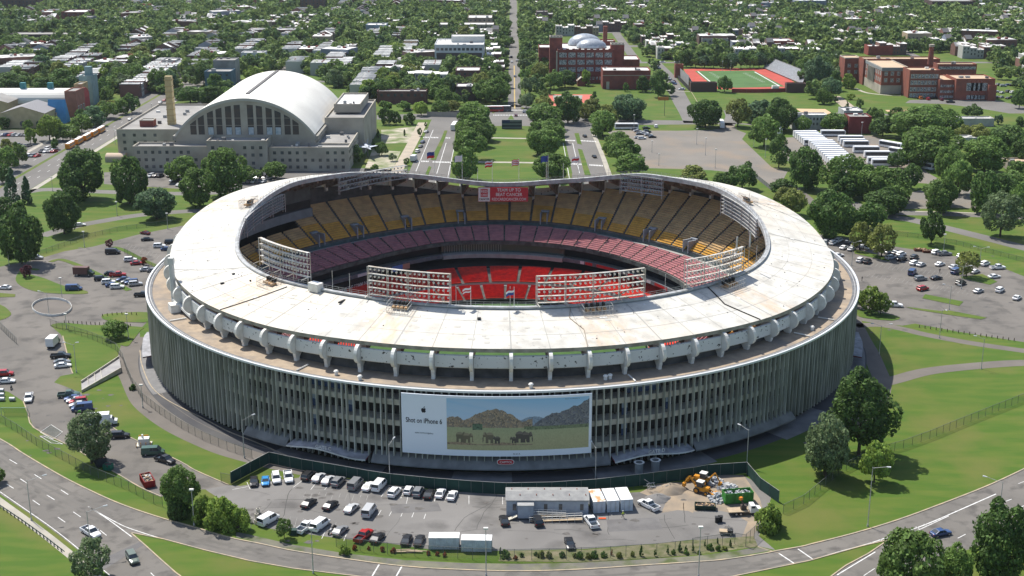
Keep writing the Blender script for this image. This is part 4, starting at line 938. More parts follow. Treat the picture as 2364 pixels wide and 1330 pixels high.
# --- service road on the left
g2 = 'cars along the service road'
many(6, [(470, 105, 'pickup', 'green', 12), (500, 128, 'sedan', 'blue', 196), (515, 142, 'sedan', 'silver', 196), (535, 152, 'suv', 'red', 196), (535, 172, 'sedan', 'silver', 196), (562, 198, 'van', 'blue', 196)], 'in the slanted row below the grass bank', group=g2)
many(6, [(198, 128, 'pickup', 'white', -75), (820, 385, 'suv', 'black', 8), (1045, 500, 'van', 'green', 8, 'with bright green roof'), (1128, 552, 'pickup', 'black', -32)], 'on the service road', group=g2)
many(6, [(622, 1048, 'pickup', 'white', -42), (905, 1225, 'suv', 'dark_green', -60)], 'driving on the highway')
many(8, [(1795, 1050, 'sedan', 'blue', 20)], 'driving on the highway ramp')
# --- left lot
g3 = 'cars in the lot left of the stadium'
many(4, [(32, 672, 'sedan', 'white', 172), (505, 680, 'van', 'blue', 5), (975, 722, 'pickup', 'black', 5), (690, 612, 'suv', 'black', 15), (740, 635, 'suv', 'white', 15), (757, 575, 'sedan', 'black', 15), (805, 585, 'pickup', 'red', 12), (840, 615, 'sedan', 'blue', 200), (872, 628, 'sedan', 'grey', 200), (898, 636, 'suv', 'blue', 200), (925, 648, 'suv', 'silver', 20), (800, 668, 'suv', 'white', 10), (768, 655, 'sedan', 'blue', 15), (890, 482, 'suv', 'white', 15), (935, 505, 'sedan', 'red', 15), (1000, 548, 'sedan', 'silver', 15), (1048, 553, 'sedan', 'grey', 15), (770, 432, 'van', 'black', 5), (1005, 342, 'sedan', 'black', 10), (990, 298, 'sedan', 'maroon', 150), (1088, 388, 'suv', 'white', 10), (1165, 362, 'suv', 'black', 10), (1140, 408, 'sedan', 'blue', 10)], 'in the lot left of the stadium', group=g3)
many(4, [(545, 242, 'sedan', 'white', 15), (250, 468, 'suv', 'silver', 5)], 'under the trees beside the left park road')
many(4, [(415, 1140, 'pickup', 'black', 8), (425, 1180, 'sedan', 'grey', 15), (430, 1205, 'sedan', 'white', 15), (35, 1262, 'suv', 'red', 10), (45, 1312, 'sedan', 'white', 10)], 'on the forecourt beside the stepped ramp', group=g2)
# --- right lot
g4 = 'cars in the lot right of the stadium'
rl_ = [(1012, 362, 'suv', 'silver', 60), (1060, 368, 'suv', 'white', 55), (1100, 350, 'suv', 'white', 55), (1135, 398, 'sedan', 'white', 50), (1170, 358, 'sedan', 'grey', 50), (1188, 408, 'sedan', 'silver', 50), (1212, 382, 'sedan', 'white', 50), (1265, 392, 'sedan', 'silver', 50), (1302, 398, 'sedan', 'white', 50), (1050, 436, 'sedan', 'black', 60), (1095, 450, 'sedan', 'white', 20), (1246, 486, 'suv', 'white', 55), (1296, 495, 'suv', 'black', 55), (1440, 428, 'suv', 'silver', 40), (1455, 468, 'suv', 'silver', 30), (1492, 432, 'sedan', 'black', 40), (1525, 445, 'suv', 'white', 40), (1530, 478, 'suv', 'black', 40), (1615, 466, 'suv', 'black', 50), (1615, 506, 'suv', 'white', 45), (1662, 515, 'sedan', 'silver', 45), (1765, 432, 'suv', 'white', 40), (1820, 442, 'pickup', 'grey', 10), (1790, 512, 'sedan', 'white', 40), (1882, 530, 'sedan', 'silver', 45), (1900, 565, 'van', 'blue', 45), (1938, 458, 'suv', 'white', 40), (2030, 498, 'pickup', 'black', 40), (2097, 510, 'suv', 'white', 40), (2183, 535, 'pickup', 'white', 10), (2160, 596, 'sedan', 'white', 20), (2028, 562, 'sedan', 'silver', 40), (1600, 572, 'van', 'blue', 60), (1658, 612, 'suv', 'grey', 20), (1765, 606, 'sedan', 'black', 25), (1672, 680, 'suv', 'red', 30), (1932, 642, 'suv', 'black', 40), (2052, 695, 'sedan', 'silver', 40), (2198, 690, 'suv', 'white', 50), (2315, 742, 'sedan', 'white', 50), (1475, 792, 'pickup', 'white', -10), (1240, 760, 'suv', 'black', 80)]
many(5, rl_, 'in the lot right of the stadium', group=g4)
# --- far cars (no parts: a few pixels each)
g5 = 'cars on the mall roads'
many(2, [(545, 905, 'sedan', 'silver', 75), (520, 975, 'sedan', 'blue', 78), (505, 1005, 'sedan', 'grey', 78), (485, 1040, 'suv', 'white', 78), (1625, 935, 'sedan', 'black', 100), (1690, 1075, 'sedan', 'black', 100), (1225, 770, 'suv', 'white', 0), (1155, 792, 'sedan', 'maroon', 90), (1150, 525, 'sedan', 'grey', 90), (1100, 418, 'sedan', 'red', 90), (1128, 428, 'sedan', 'white', 90), (1162, 418, 'sedan', 'silver', 90), (1125, 395, 'suv', 'black', 90), (470, 750, 'sedan', 'red', 0), (420, 752, 'sedan', 'grey', 0), (515, 600, 'sedan', 'red', 30)], 'on the streets beyond the stadium', False, g5)
many(2, [(2110, 870, 'suv', 'white', 90), (1985, 900, 'sedan', 'silver', 10), (1965, 888, 'sedan', 'grey', 10), (2015, 950, 'suv', 'white', 10), (1990, 945, 'sedan', 'silver', 10), (2000, 920, 'sedan', 'grey', 10), (2030, 912, 'sedan', 'white', 10), (2060, 925, 'sedan', 'silver', 10), (2085, 940, 'sedan', 'black', 10), (2050, 905, 'suv', 'black', 10), (2045, 880, 'sedan', 'black', 10)], 'at the far end of the bare brown lot', False, 'cars in the bare lot')
rr = random.Random(21)
for k in range(13): car(K(2, 2085 + k * 12.5, 430 + k * 12.2), rr.choice(('sedan', 'suv', 'hatch')), rr.choice(('silver', 'black', 'white', 'blue', 'grey')), -52, 'parked along the side street by the running track', False, 'cars by the running track')
many(2, [(2285, 615, 'sedan', 'silver', 170), (2225, 560, 'sedan', 'maroon', 170)], 'driving down the side street by the track', False)
many(3, [(1655, 676, 'van', 'orange', 90), (1708, 682, 'suv', 'red', 90), (1735, 672, 'sedan', 'black', 90), (1765, 672, 'sedan', 'black', 90), (1800, 686, 'suv', 'maroon', 90), (1862, 702, 'pickup', 'black', 0), (30, 612, 'sedan', 'silver', 160)], 'behind the long brick school', False, 'cars behind the brick school')
for k in range(12): car(K(3, 2185 + (k % 4) * 34 + rr.uniform(-8, 8), 590 + (k // 4) * 42 + rr.uniform(-6, 6)), rr.choice(('sedan', 'suv')), rr.choice(('silver', 'black', 'white', 'blue', 'grey')), rr.choice((0, 40)), 'in the lot right of the brick school', False, 'cars right of the school')
for y0, x0, x1, st in ((1208, 1030, 1240, 33), (1238, 1180, 1290, 33), (1268, 1190, 1265, 33), (1222, 1560, 1860, 31), (1246, 1580, 1800, 31), (1200, 1640, 1840, 34)):
    x = x0
    while x < x1:
        if rr.random() < .88: car(K(1, x, y0), rr.choice(('sedan', 'suv', 'hatch', 'sedan')), rr.choice(('silver', 'black', 'white', 'grey', 'blue', 'black', 'silver')), rr.choice((70, 250)), 'in the lot below the arched armoury', False, 'cars below the armoury')
        x += st
for y0, x0, x1 in ((928, 20, 190), (1040, 290, 380), (1070, 200, 270), (1022, 320, 400), (1000, 60, 200)):
    x = x0
    while x < x1:
        car(K(1, x, y0), rr.choice(('sedan', 'suv')), rr.choice(('silver', 'black', 'white', 'red', 'blue', 'grey')), rr.choice((70, 250)), 'in the lot below the coloured hall', False, 'cars below the coloured hall'); x += 27
many(1, [(1095, 705, 'sedan', 'white', 90), (1122, 690, 'sedan', 'red', 90), (1140, 728, 'pickup', 'bright_blue', 180), (890, 820, 'sedan', 'silver', 90), (838, 920, 'van', 'black', 90), (1310, 725, 'sedan', 'black', 0), (1370, 722, 'suv', 'grey', 0)], 'on the wide avenue left of the armoury', False)
for _p in VP.values(): pass
# --- buses
def bus_proto(name, L_, W_, H, bodym, school=False):
    r = empty(name, PARK); mb = MB(); h = L_ / 2; w_ = W_ / 2
    def s(x, ww, z0, z1): return [(x, -ww, z0), (x, -ww, z1 - .25), (x, -ww * .88, z1), (x, ww * .88, z1), (x, ww, z1 - .25), (x, ww, z0)]
    hb = h - (1.3 if school else 0)
    loft(mb, [s(-h, w_ * .97, .45, H - .05), s(-h + .15, w_, .35, H), s(hb - .6, w_, .35, H), s(hb, w_ * .96, .4, H - .35)])
    if school: loft(mb, [s(hb - .1, w_ * .9, .45, 1.75), s(h, w_ * .8, .5, 1.45)])
    mb.build('body', bodym, r)
    g = MB(); zb, zt = (1.55, 2.35) if school else (1.5, 3.05)
    for sy in (-1, 1): g.grid([[(-h + .5, sy * (w_ + .012), zb), (hb - .3, sy * (w_ + .012), zb)], [(-h + .5, sy * (w_ + .012), zt), (hb - .5, sy * (w_ + .012), zt)]])
    g.grid([[(hb + .02, -w_ * .85, zb - .2), (hb + .02, w_ * .85, zb - .2)], [(hb - .02, -w_ * .82, zt), (hb - .02, w_ * .82, zt)]])
    g.build('windows', M['glass'], r)
    MB().box((0, 0, H + .015), (L_ * .9, W_ * .84, .03)).build('roof_panel', mat('bus_roof', (.80, .80, .79), .5), r)
    for x in (-h * .55, h * .62 - (.4 if school else 0)):
        for sy in (-1, 1):
            q = MB(); wheel_mb(q, (x, sy * (w_ - .12), .5), .5, sy); q.build('wheel', [M['black'], hub], r)
    return r
coachp = mat('coach_paint', (.70, .71, .72), .35, spec=.5); yelp = mat('school_bus_yellow', (.62, .24, .02), .4)
coach = bus_proto('coach_bus', 13.6, 2.6, 3.5, paint); sbus = bus_proto('school_bus', 10.5, 2.45, 3.0, yelp, True)
BUSW = (.70, .71, .72)
k = 0
def bus(p, hd, where, what='white coach bus', color=BUSW, proto=None, grp='coaches parked in the bus lot'):
    return reg(dup(proto or coach, (p[0], p[1], .02), R_(hd), 1.0, color), what, where, 'bus', grp)
for i in range(6): bus(K(3, 872 + i * 14, 935 + i * 11.5), 3, 'in the tight left stack, upper group')
for i in range(12): bus(K(3, 980 + i * 14.5, 1000 + i * 13.2), 3, 'in the tight left stack, lower group')
for x, y in ((1058, 930), (1180, 968), (1195, 990), (1215, 1003), (1285, 1042), (1362, 1076), (1385, 1118), (1415, 1132)): bus(K(3, x, y), -1, 'in the loose middle row, with dark window band')
for x, y in ((1455, 1010), (1522, 1058), (1598, 1100), (1662, 1148)): bus(K(3, x, y), -50, 'parked slanting along the right edge trees')
bus(K(2, 1910, 882), 0, 'at the far end of the bare brown lot', grp='coaches elsewhere'); bus(K(3, 300, 865), 85, 'on the access road under the trees', grp='coaches elsewhere'); bus(K(3, 690, 905), 85, 'beside the pale terraced houses', grp='coaches elsewhere')
bus(K(2, 735, 880), 85, 'on the left mall road', grp='coaches elsewhere'); bus(K(2, 1050, 760), 2, 'turning at the street crossing', 'dark coach bus', (.06, .07, .10), grp='coaches elsewhere'); bus(K(2, 995, 762), 2, 'queued behind the dark coach at the crossing', 'red city bus', (.45, .02, .02), grp='coaches elsewhere')
for x, y in ((482, 1008), (540, 978), (594, 952), (644, 926), (690, 902)): bus(K(1, x, y), 90, 'parked on the avenue kerb', 'yellow school bus', None, sbus, 'school buses on the avenue')
# --- lorries, trailers, site machines
def box_truck(p, hd, what, where, boxc, cabc=(.7, .7, .7), L_=6.6):
    r = empty('box_truck', (p[0], p[1], .02), R_(hd)); 
    MB().box((-.8, 0, 2.0), (L_ - 2.2, 2.35, 2.5)).build('cargo_box', mat('box_' + what.split()[0], boxc, .5), r)
    c = MB(); loft(c, [[(x, -w_, .5), (x, -w_, z), (x, w_, z), (x, w_, .5)] for x, w_, z in ((L_ / 2 - 2.1, 1.05, 2.2), (L_ / 2 - 1.3, 1.05, 2.2), (L_ / 2 - .8, 1.0, 1.45), (L_ / 2, .95, 1.25))]); c.build('cab', mat('cab_' + what.split()[0], cabc, .4), r)
    MB().grid([[(L_ / 2 - 1.28, -.9, 2.15), (L_ / 2 - 1.28, .9, 2.15)], [(L_ / 2 - .72, -.9, 1.5), (L_ / 2 - .72, .9, 1.5)]]).build('windscreen', M['glass'], r)
    MB().box((-.6, 0, .55), (L_ - 1.5, 1.2, .3)).build('chassis', trim, r)
    for x in (-L_ * .28, L_ * .3):
        for s in (-1, 1): q = MB(); wheel_mb(q, (x, s * 1.0, .45), .45, s); q.build('wheel', [M['black'], hub], r)
    return reg(r, what, where, 'truck')
box_truck(K(4, 572, 580), -5, 'maroon box truck with white roof', 'in the left lot', (.12, .06, .05), (.03, .05, .03), 7.5)
box_truck(K(4, 365, 1060), 88, 'pale box truck', 'by the forecourt gate', (.72, .72, .70), (.05, .10, .10), 6.5)
box_truck(K(6, 700, 300), 12, 'white box truck', 'behind the tree beside the service road', (.75, .76, .77), (.6, .6, .6), 7.5)
box_truck(K(2, 460, 1100), 78, 'silver delivery truck', 'at the left mall road kerb', (.55, .56, .58), (.6, .6, .62), 7)
def container(p, hd, dims, what, where, roofm, wallm, ridges=14):
    L_, W_, H = dims; r = empty('shipping_container', (p[0], p[1], .02), R_(hd)); mb = MB()
    n = ridges; pts = []
    for s in (-1, 1):
        row = []
        for i in range(n * 4 + 1):
            x = -L_ / 2 + L_ * i / (n * 4); o = .05 if (i % 4) in (1, 2) else 0; row.append((x, s * (W_ / 2 - o)))
        mb.grid([[(x, y, .1) for x, y in row], [(x, y, H) for x, y in row]])
    mb.poly([(-L_ / 2, -W_ / 2, .1), (-L_ / 2, W_ / 2, .1), (-L_ / 2, W_ / 2, H), (-L_ / 2, -W_ / 2, H)])
    mb.build('wall', wallm, r)
    MB().box((0, 0, H + .03), (L_ + .08, W_ + .08, .1)).build('roof', roofm, r)
    MB().box((L_ / 2 - .02, 0, H / 2), (.06, W_, H - .1)).build('end_door', wallm, r)
    for s in (-1, 1):
        MB().tube((L_ / 2 + .04, s * W_ * .2, .2), (L_ / 2 + .04, s * W_ * .2, H - .1), .04, 5).build('lock_rod', M['steel'], r)
    return reg(r, what, where, 'container')
cw = mat('container_wall', (.55, .60, .65), .6, col2=(.42, .46, .50), scale=.8); cr_ = mat('container_roof', (.72, .73, .73), .6, col2=(.55, .55, .54), scale=.7)
crr = mat('container_rust_roof', (.70, .70, .68), .6, col2=(.50, .26, .12), scale=.9, lo=.45, hi=.6)
container(K(7, 667, 1132), 0, (6.3, 2.5, 2.7), 'white shipping container lying crosswise', 'by the roadside fence', cr_, cw); container(K(7, 888, 1148), -2, (6.3, 2.5, 2.7), 'white shipping container lying crosswise', 'by the roadside fence', cr_, cw)
for i, (x, y) in enumerate(((1705, 858), (1798, 852), (1890, 845))): container(K(7, x, y), -82, (6.2, 2.7, 2.75), ('rust-stained white container' if i == 0 else 'clean white container'), 'end-on right of the site office', crr if i == 0 else cr_, cw)
# ================================================================ BUILDINGS
brick = mat('red_brick', (.24, .07, .05), .9, col2=(.16, .05, .04), scale=.25, detail=6)
brick2 = mat('orange_brick', (.26, .085, .055), .9, col2=(.19, .07, .05), scale=.25)
lime = mat('limestone', (.42, .385, .32), .9, col2=(.31, .28, .23), scale=.12, detail=7)
roofg = mat('grey_flat_roof', (.235, .225, .21), .95, col2=(.31, .30, .28), scale=.08, detail=6)
roofw = mat('white_flat_roof', (.66, .65, .62), .9, col2=(.48, .47, .45), scale=.2, detail=6)
roofo = mat('sandy_flat_roof', (.50, .36, .24), .95, col2=(.42, .32, .22), scale=.1)
winm = mat('dark_window', (.035, .04, .045), .2, col2=(.10, .11, .12), scale=.3, spec=.6)
winw = mat('white_sash_window', (.42, .43, .42), .5, col2=(.10, .11, .12), scale=1.6, lo=.45, hi=.55)
def bpart(par, name, x0, x1, y0, y1, z0, z1, m): return MB().box(((x0 + x1) / 2, (y0 + y1) / 2, (z0 + z1) / 2), (x1 - x0, y1 - y0, z1 - z0)).build(name, m, par)
def flatroof(par, x0, x1, y0, y1, z, m, pm, h=.9, t=.5):
    MB().poly([(x0 + t, y0 + t, z + .02), (x1 - t, y0 + t, z + .02), (x1 - t, y1 - t, z + .02), (x0 + t, y1 - t, z + .02)]).build('roof', m, par)
    mb = MB(); mb.box(((x0 + x1) / 2, y0 + t / 2, z + h / 2), (x1 - x0, t, h)); mb.box(((x0 + x1) / 2, y1 - t / 2, z + h / 2), (x1 - x0, t, h))
    for x in (x0 + t / 2, x1 - t / 2): mb.box((x, (y0 + y1) / 2, z + h / 2), (t, y1 - y0 - 2 * t, h))
    return mb.build('parapet', pm, par)
def windows(par, side, x0, x1, c, zs, n, w_, h, m=None, off=.06, frame=None, skip=0.0, seed=0):
    """side 'F': wall facing the camera at y=c, windows between x0..x1; 'L'/'R': wall at x=c between y x0..x1"""
    rr = random.Random(seed)
    for z in zs:
        for i in range(n):
            if rr.random() < skip: continue
            u = x0 + (x1 - x0) * (i + .5) / n
            mb = MB()
            if side == 'F': mb.box((u, c - off / 2, z), (w_, off, h), 0, 0); 
            elif side == 'L': mb.box((c - off / 2, u, z), (off, w_, h), 0, 0)
            else: mb.box((c + off / 2, u, z), (off, w_, h), 0, 0)
            if frame:
                if side == 'F': mb.box((u, c - .02, z), (w_ + .5, .06, h + .5), 0, 1)
                else: mb.box((c + (-.02 if side == 'L' else .02), u, z), (.06, w_ + .5, h + .5), 0, 1)
            mb.build('window', [m or winm] + ([frame] if frame else []), par)
def clutter(par, x0, x1, y0, y1, z, n, seed=1, big=3.0):
    rr = random.Random(seed)
    for _ in range(n):
        s = rr.uniform(.8, big); h = rr.uniform(.6, 1.8)
        MB().box((rr.uniform(x0 + s, x1 - s), rr.uniform(y0 + s, y1 - s), z + h / 2), (s, s * rr.uniform(.5, 1), h)).build('roof_unit', rr.choice((M['grey'], M['white'], M['gutter'])), par)
# --- arched armoury
arm = empty('armoury', (-131, 251, 0), 0, 'pale stone armoury with huge white barrel roof and tall arched windows', 'armoury'); arm.location = (0, 0, 0)
XL_, XR, YF, YB, ZS, ZA = -166.0, -97.0, 251.0, 352.0, 15.5, 33.5
def archz(x):
    u = (x - (XL_ + XR) / 2) / ((XR - XL_) / 2); hw = (XR - XL_) / 2; s = ZA - ZS; Rr = (hw * hw + s * s) / (2 * s); return ZS + math.sqrt(max(0, Rr * Rr - (u * hw) ** 2)) - (Rr - s)
xs = np.linspace(XL_, XR, 49)
mb = MB(); mb.poly([(XL_, YF, 0)] + [(XR, YF, 0)] + [(x, YF, archz(x)) for x in xs[::-1]]); mb.poly([(XR, YF, 0), (XR, YB, 0), (XR, YB, ZS), (XR, YF, ZS)]); mb.poly([(XL_, YF, 0), (XL_, YB, 0), (XL_, YB, ZS), (XL_, YF, ZS)]); mb.poly([(XL_, YB, 0)] + [(XR, YB, 0)] + [(x, YB, archz(x)) for x in xs[::-1]])
mb.build('hall_wall', lime, arm)
barrel = mat('barrel_roof', (.70, .68, .62), .85, col2=(.60, .58, .53), scale=.06, detail=5)
mb = MB(); mb.grid([[(x, YF - .6, archz(x) + .5) for x in xs], [(x, YB + .6, archz(x) + .5) for x in xs]]); mb.grid([[(x, YF - .6, archz(x) + .5) for x in xs], [(x, YF - .6, archz(x) - .9) for x in xs]], 1); mb.grid([[(x, YF - .6, archz(x) - .9) for x in xs], [(x, YF, archz(x) - .9) for x in xs]], 1)
br = mb.build('barrel_roof', [barrel, mat('arch_band', (.42, .41, .37), .9)], arm)
xc = (XL_ + XR) / 2; MB().box((xc - .5, (YF + YB) / 2 + 6, ZA + .75), (1.6, YB - YF - 14, .5)).build('ridge_walk', mat('ridge_dark', (.14, .135, .13), .9), br)
for (a, z) in ((XL_, 0), (XR, 0)): MB().box((a + (-.7 if a == XL_ else .7), (YF + YB) / 2, ZS - 1.2), (1.4, YB - YF + 1, 2.2)).build('eaves_gutter', M['conc'], arm)
for x in (-154.6, -149.0, -142.2, -137.1, -130.8 - .6, -125.9, -137.1, ):
    pass
wx = [154.4, 149.9, 144.2, 139.6, 133.6, 128.7]
C0 = (XL_ + XR) / 2
for d in (3.2, 7.6, 12.3, 16.6, 21.2, 25.2):
    for s in (-1, 1):
        x = C0 + s * d - .2; z0 = 16.0; hw_ = 1.5
        mb = MB(); y = YF - .05; zl, zr = (archz(x - hw_) - 2.7, archz(x + hw_) - 2.7)
        mb.poly([(x - hw_, y, z0), (x + hw_, y, z0), (x + hw_, y, max(z0 + 1, zr)), (x - hw_, y, max(z0 + 1, zl))], 0)
        for z in (20.6, 24.2):
            if z < min(zl, zr): mb.box((x, y - .05, z), (hw_ * 2, .06, .18), 0, 1)
        o = mb.build('tall_window', [mat('hall_glass', (.085, .065, .055), .3, col2=(.05, .05, .055), scale=.5), lime], arm)
        if (d, s) in ((16.6, -1), (7.6, -1), (3.2, -1), (3.2, 1), (12.3, 1), (21.2, 1) if False else (16.6, 1)):
            MB().poly([(x - hw_ + .2, y - .08, z0), (x + hw_ - .2, y - .08, z0), (x + hw_ - .2, y - .08, z0 + 3.6), (x - hw_ + .2, y - .08, z0 + 3.6)]).build('window_banner', mat('banner_white', (.50, .53, .55), .7, col2=(.30, .38, .42), scale=.8), o)
for name, x0, x1, y0, y1, z, nw, rows, seed in (('front_wing', -184.5, -147.8, 240, 251, 11.3, 10, (9.3, 5.6, 2.2), 1), ('centre_block', -147.6, -118.6, 236.5, 250.8, 14.6, 7, (12.2, 8.6, 4.6, 1.8), 2), ('front_wing', -118.4, -79.5, 240, 250.9, 10.8, 10, (9.0, 5.4, 2.0), 3), ('side_wing', -96.9, -79.5, 251, 283, 10.8, 0, (), 4), ('tall_block', -96.8, -76.5, 283.2, 345, 18.0, 0, (), 5), ('rear_wing', -199.5, -166.2, 266, 348, 15.0, 6, (13.0, 9.4, 6), 6)):
    w_ = bpart(arm, name, x0, x1, y0, y1, 0, z, lime); flatroof(w_, x0, x1, y0, y1, z, roofg, lime, 1.0)
    if nw: windows(w_, 'F', x0 + 1, x1 - 1, y0, rows, nw, 1.5, 1.5, skip=.12, seed=seed)
    if name == 'front_wing' and x0 > -120: windows(w_, 'R', y0 + 1, y1 - 1, x1, (9, 5.4), 3, 1.4, 1.5, seed=9)
    if name == 'side_wing': windows(w_, 'R', y0 + 1, y1 - 1, x1, (9, 5.4), 8, 1.4, 1.5, seed=9)
w_ = bpart(arm, 'upper_block', -94, -80, 300, 340, 18.9, 22.5, lime); flatroof(w_, -94, -80, 300, 340, 22.5, roofw, lime)
w_ = bpart(arm, 'roof_house', -191, -184, 278, 284, 15, 18.2, brick); flatroof(w_, -191, -184, 278, 284, 18.2, roofg, lime, .4)
mb = MB(); mb.box((-176.5, 286, 27.5), (3.7, 3.7, 25), 0, 0, taper=.9)
for z in range(17, 40, 3): mb.box((-176.5, 286, z), (3.9, 3.9, .4), 0, 1)
mb.build('chimney', [mat('ochre_brick', (.42, .34, .18), .9, col2=(.33, .27, .15), scale=.8), mat('ochre_dark', (.33, .25, .12), .9)], arm)
for (x0, x1, y0, y1, z, n, sd) in ((-184, -148, 241, 250, 11.4, 4, 3), (-147, -119, 238, 250, 14.7, 4, 4), (-112, -80, 241, 282, 10.9, 12, 5), (-198, -168, 268, 340, 15, 8, 6), (-92, -82, 302, 338, 22.5, 3, 7)): clutter(arm, x0, x1, y0, y1, z, n, sd, 2.2)
# --- generic block building given by what the photo shows: front base line (px), height, depth
def block(name, what, cat, px0, px1, pyb, h, depth, wm, rm, rows=(), n=0, ww=1.6, wh=1.7, wmat=None, frame=None, side=None, nside=0, pm=None, par=None, clut=0, skip=0, z0=0.0, group=None):
    x0, y0 = G(px0, pyb); x1 = G(px1, pyb)[0]; y1 = y0 + depth
    r = par or empty(name, (0, 0, 0), 0, what, cat, group)
    wl = bpart(r, 'wall' if not par else name, x0, x1, y0, y1, z0, h, wm); flatroof(wl, x0, x1, y0, y1, h, rm, pm or wm, .7, .4)
    if rows: windows(wl, 'F', x0 + .8, x1 - .8, y0, rows, n, ww, wh, wmat, frame=frame, skip=skip, seed=int(px0))
    if side: windows(wl, side, y0 + 1, y1 - 1, x0 if side == 'L' else x1, rows, nside, ww, wh, wmat, frame=frame, seed=int(px1))
    if clut: clutter(wl, x0, x1, y0, y1, h, clut, int(px0))
    return r, (x0, x1, y0, y1)
# red brick high school with crenellated towers and a glazed dome
sch, b = block('brick_school', 'red brick school with crenellated towers and glazed vault on its white roof', 'school', 1286, 1416, 190, 22.5, 42, brick, roofw, (19.3, 14.2, 9.0, 4.4), 6, 5.2, 3.4, winw, clut=3)
x0, x1, y0, y1 = b
for (a, w_, h, yy) in ((x0 - 5.2, 9, 30.5, y0 + 8), (x1 - 2, 9.5, 26, y0 + 3)):
    t = bpart(sch, 'tower', a, a + w_, yy, yy + 10, 0, h, brick); flatroof(t, a, a + w_, yy, yy + 10, h, roofw, lime, .9)
    for i in range(4): MB().box((a + 1 + i * (w_ - 2) / 3, yy + .2, h + 1.2), (1.2, .8, 1.4)).build('merlon', lime, t)
for i in range(9): MB().box((x0 + 3 + i * (x1 - x0 - 6) / 8, y0 + .2, 23.4), (2.0, .6, .9)).build('merlon', brick, sch)
MB().box((x0 - .35, y0 - .2, 11), (.9, 1.5, 22)).build('pier', lime, sch)
def dome(par, cx_, cy_, rx, ry, z, h, name='glass_vault'):
    mb = MB(); rows = []
    for i in range(9):
        a = math.pi / 2 * i / 8; rows.append([(cx_ + rx * math.cos(a) * math.cos(t), cy_ + ry * math.cos(a) * math.sin(t), z + h * math.sin(a)) for t in np.linspace(0, 2 * math.pi, 25)])
    mb.grid(rows); return mb.build(name, mat('vault_glass', (.46, .48, .50), .3, .3, col2=(.30, .33, .36), scale=.6), par, True)
cx_ = (x0 + x1) / 2 + 3; dome(sch, cx_ - 2, y0 + 33, 12.5, 9, 23, 8); dome(sch, cx_ + 2, y0 + 17, 11, 8, 23, 6)
w_ = bpart(sch, 'rear_block', x1 - 14, x1 + 3, y0 + 30, y0 + 42.5, 0, 25, brick); flatroof(w_, x1 - 14, x1 + 3, y0 + 30, y0 + 42.5, 25, roofw, brick)
MB().box((x1 - 4, y0 + 36, 18), (3, 3, 36)).build('chimney', brick2, sch)
block('side_block', '', '', 1418, 1476, 172, 10.5, 24, brick, roofw, par=sch); block('link_block', '', '', 1340, 1392, 192, 7.5, 6, brick, roofw, (3.5,), 6, 1.5, 2.2, winw, par=sch)
block('west_block', '', '', 1244, 1284, 160, 16, 20, brick, roofw, par=sch)
gym, b = block('brick_gymnasium', 'low windowless brick gymnasium with bright white roof in front of the school', 'gymnasium', 1391, 1501, 206, 12.2, 20, brick, roofw, clut=5)
bpart(gym, 'stone_band', b[0] - .05, b[1] + .05, b[2] - .08, b[2] + .2, 9.2, 9.6, lime); bpart(gym, 'doorway', b[0] + 2.5, b[0] + 4.6, b[2] - .1, b[2] + .2, 0, 5.2, lime)
gh, b = block('gate_lodge', 'small gabled brick lodge by the school lawn', 'lodge', 1333, 1351, 199, 3.4, 7, brick2, roofg)
MB().poly([(b[0] - .5, b[2] - .4, 3.4), ((b[0] + b[1]) / 2, b[2] - .4, 6.2), ((b[0] + b[1]) / 2, b[3], 6.2), (b[0] - .5, b[3], 3.4)]).poly([(b[1] + .5, b[2] - .4, 3.4), (b[1] + .5, b[3], 3.4), ((b[0] + b[1]) / 2, b[3], 6.2), ((b[0] + b[1]) / 2, b[2] - .4, 6.2)]).build('gable_roof', mat('slate', (.33, .31, .27), .9), gh)
# long brick school on the right
el = empty('long_school', (0, 0, 0), 0, 'long red brick and stone school with sandy flat roofs and a chimney', 'school')
_, b = block('stone_block', '', '', 2032, 2095, 217, 17.0, 52, brick2, roofo, (13.6, 9.2, 4.0), 4, 1.8, 2.3, winw, lime, 'L', 11, lime, el)
MB().box(((b[0] + b[1]) / 2, b[2] - .03, 2.9), (b[1] - b[0] + .15, .25, 5.8)).build('stone_base', lime, el); MB().box((b[0] - .03, (b[2] + b[3]) / 2, 2.9), (.25, b[3] - b[2], 5.8)).build('stone_base', lime, el)
MB().box(((b[0] + b[1]) / 2, b[2] - .04, 16.3), (b[1] - b[0] + .3, .35, 1.9)).build('cornice', mat('grey_cornice', (.22, .23, .23), .8), el); MB().box((b[0] - .04, (b[2] + b[3]) / 2, 16.3), (.35, b[3] - b[2], 1.9)).build('cornice', MATS['grey_cornice'], el)
for i in range(5): MB().tube((b[0] - .6, b[2] + 18 + i * 3.4, 5.8), (b[0] - .6, b[2] + 18 + i * 3.4, 15.3), .6, 8).build('column', lime, el)
block('north_wing', '', '', 1947, 1984, 189, 16.5, 16, brick2, roofo, (11.5, 7), 2, 1.8, 2.2, winw, lime, pm=lime, par=el)
_, b = block('classroom_wing', '', '', 2095.5, 2165, 226, 17.6, 16, brick2, roofo, (14.2, 10.0, 5.6, 1.6), 8, 1.6, 2.4, winw, lime, par=el, clut=2)
_, b = block('low_wing', '', '', 2165.5, 2203, 229, 12.0, 26, brick2, roofo, (8.6, 5.0, 1.6), 6, 1.3, 1.6, winw, par=el)
block('rear_wing', '', '', 2160, 2250, 204, 16.0, 10, brick2, roofo, (14.0,), 12, 2.2, 1.9, winw, par=el, clut=2); block('link_wing', '', '', 1990, 2165, 196, 17.5, 14, brick2, roofo, par=el, clut=4)
_, b = block('gym_wing', '', '', 2203.5, 2293, 231, 13.2, 22, brick2, roofo, par=el, clut=3)
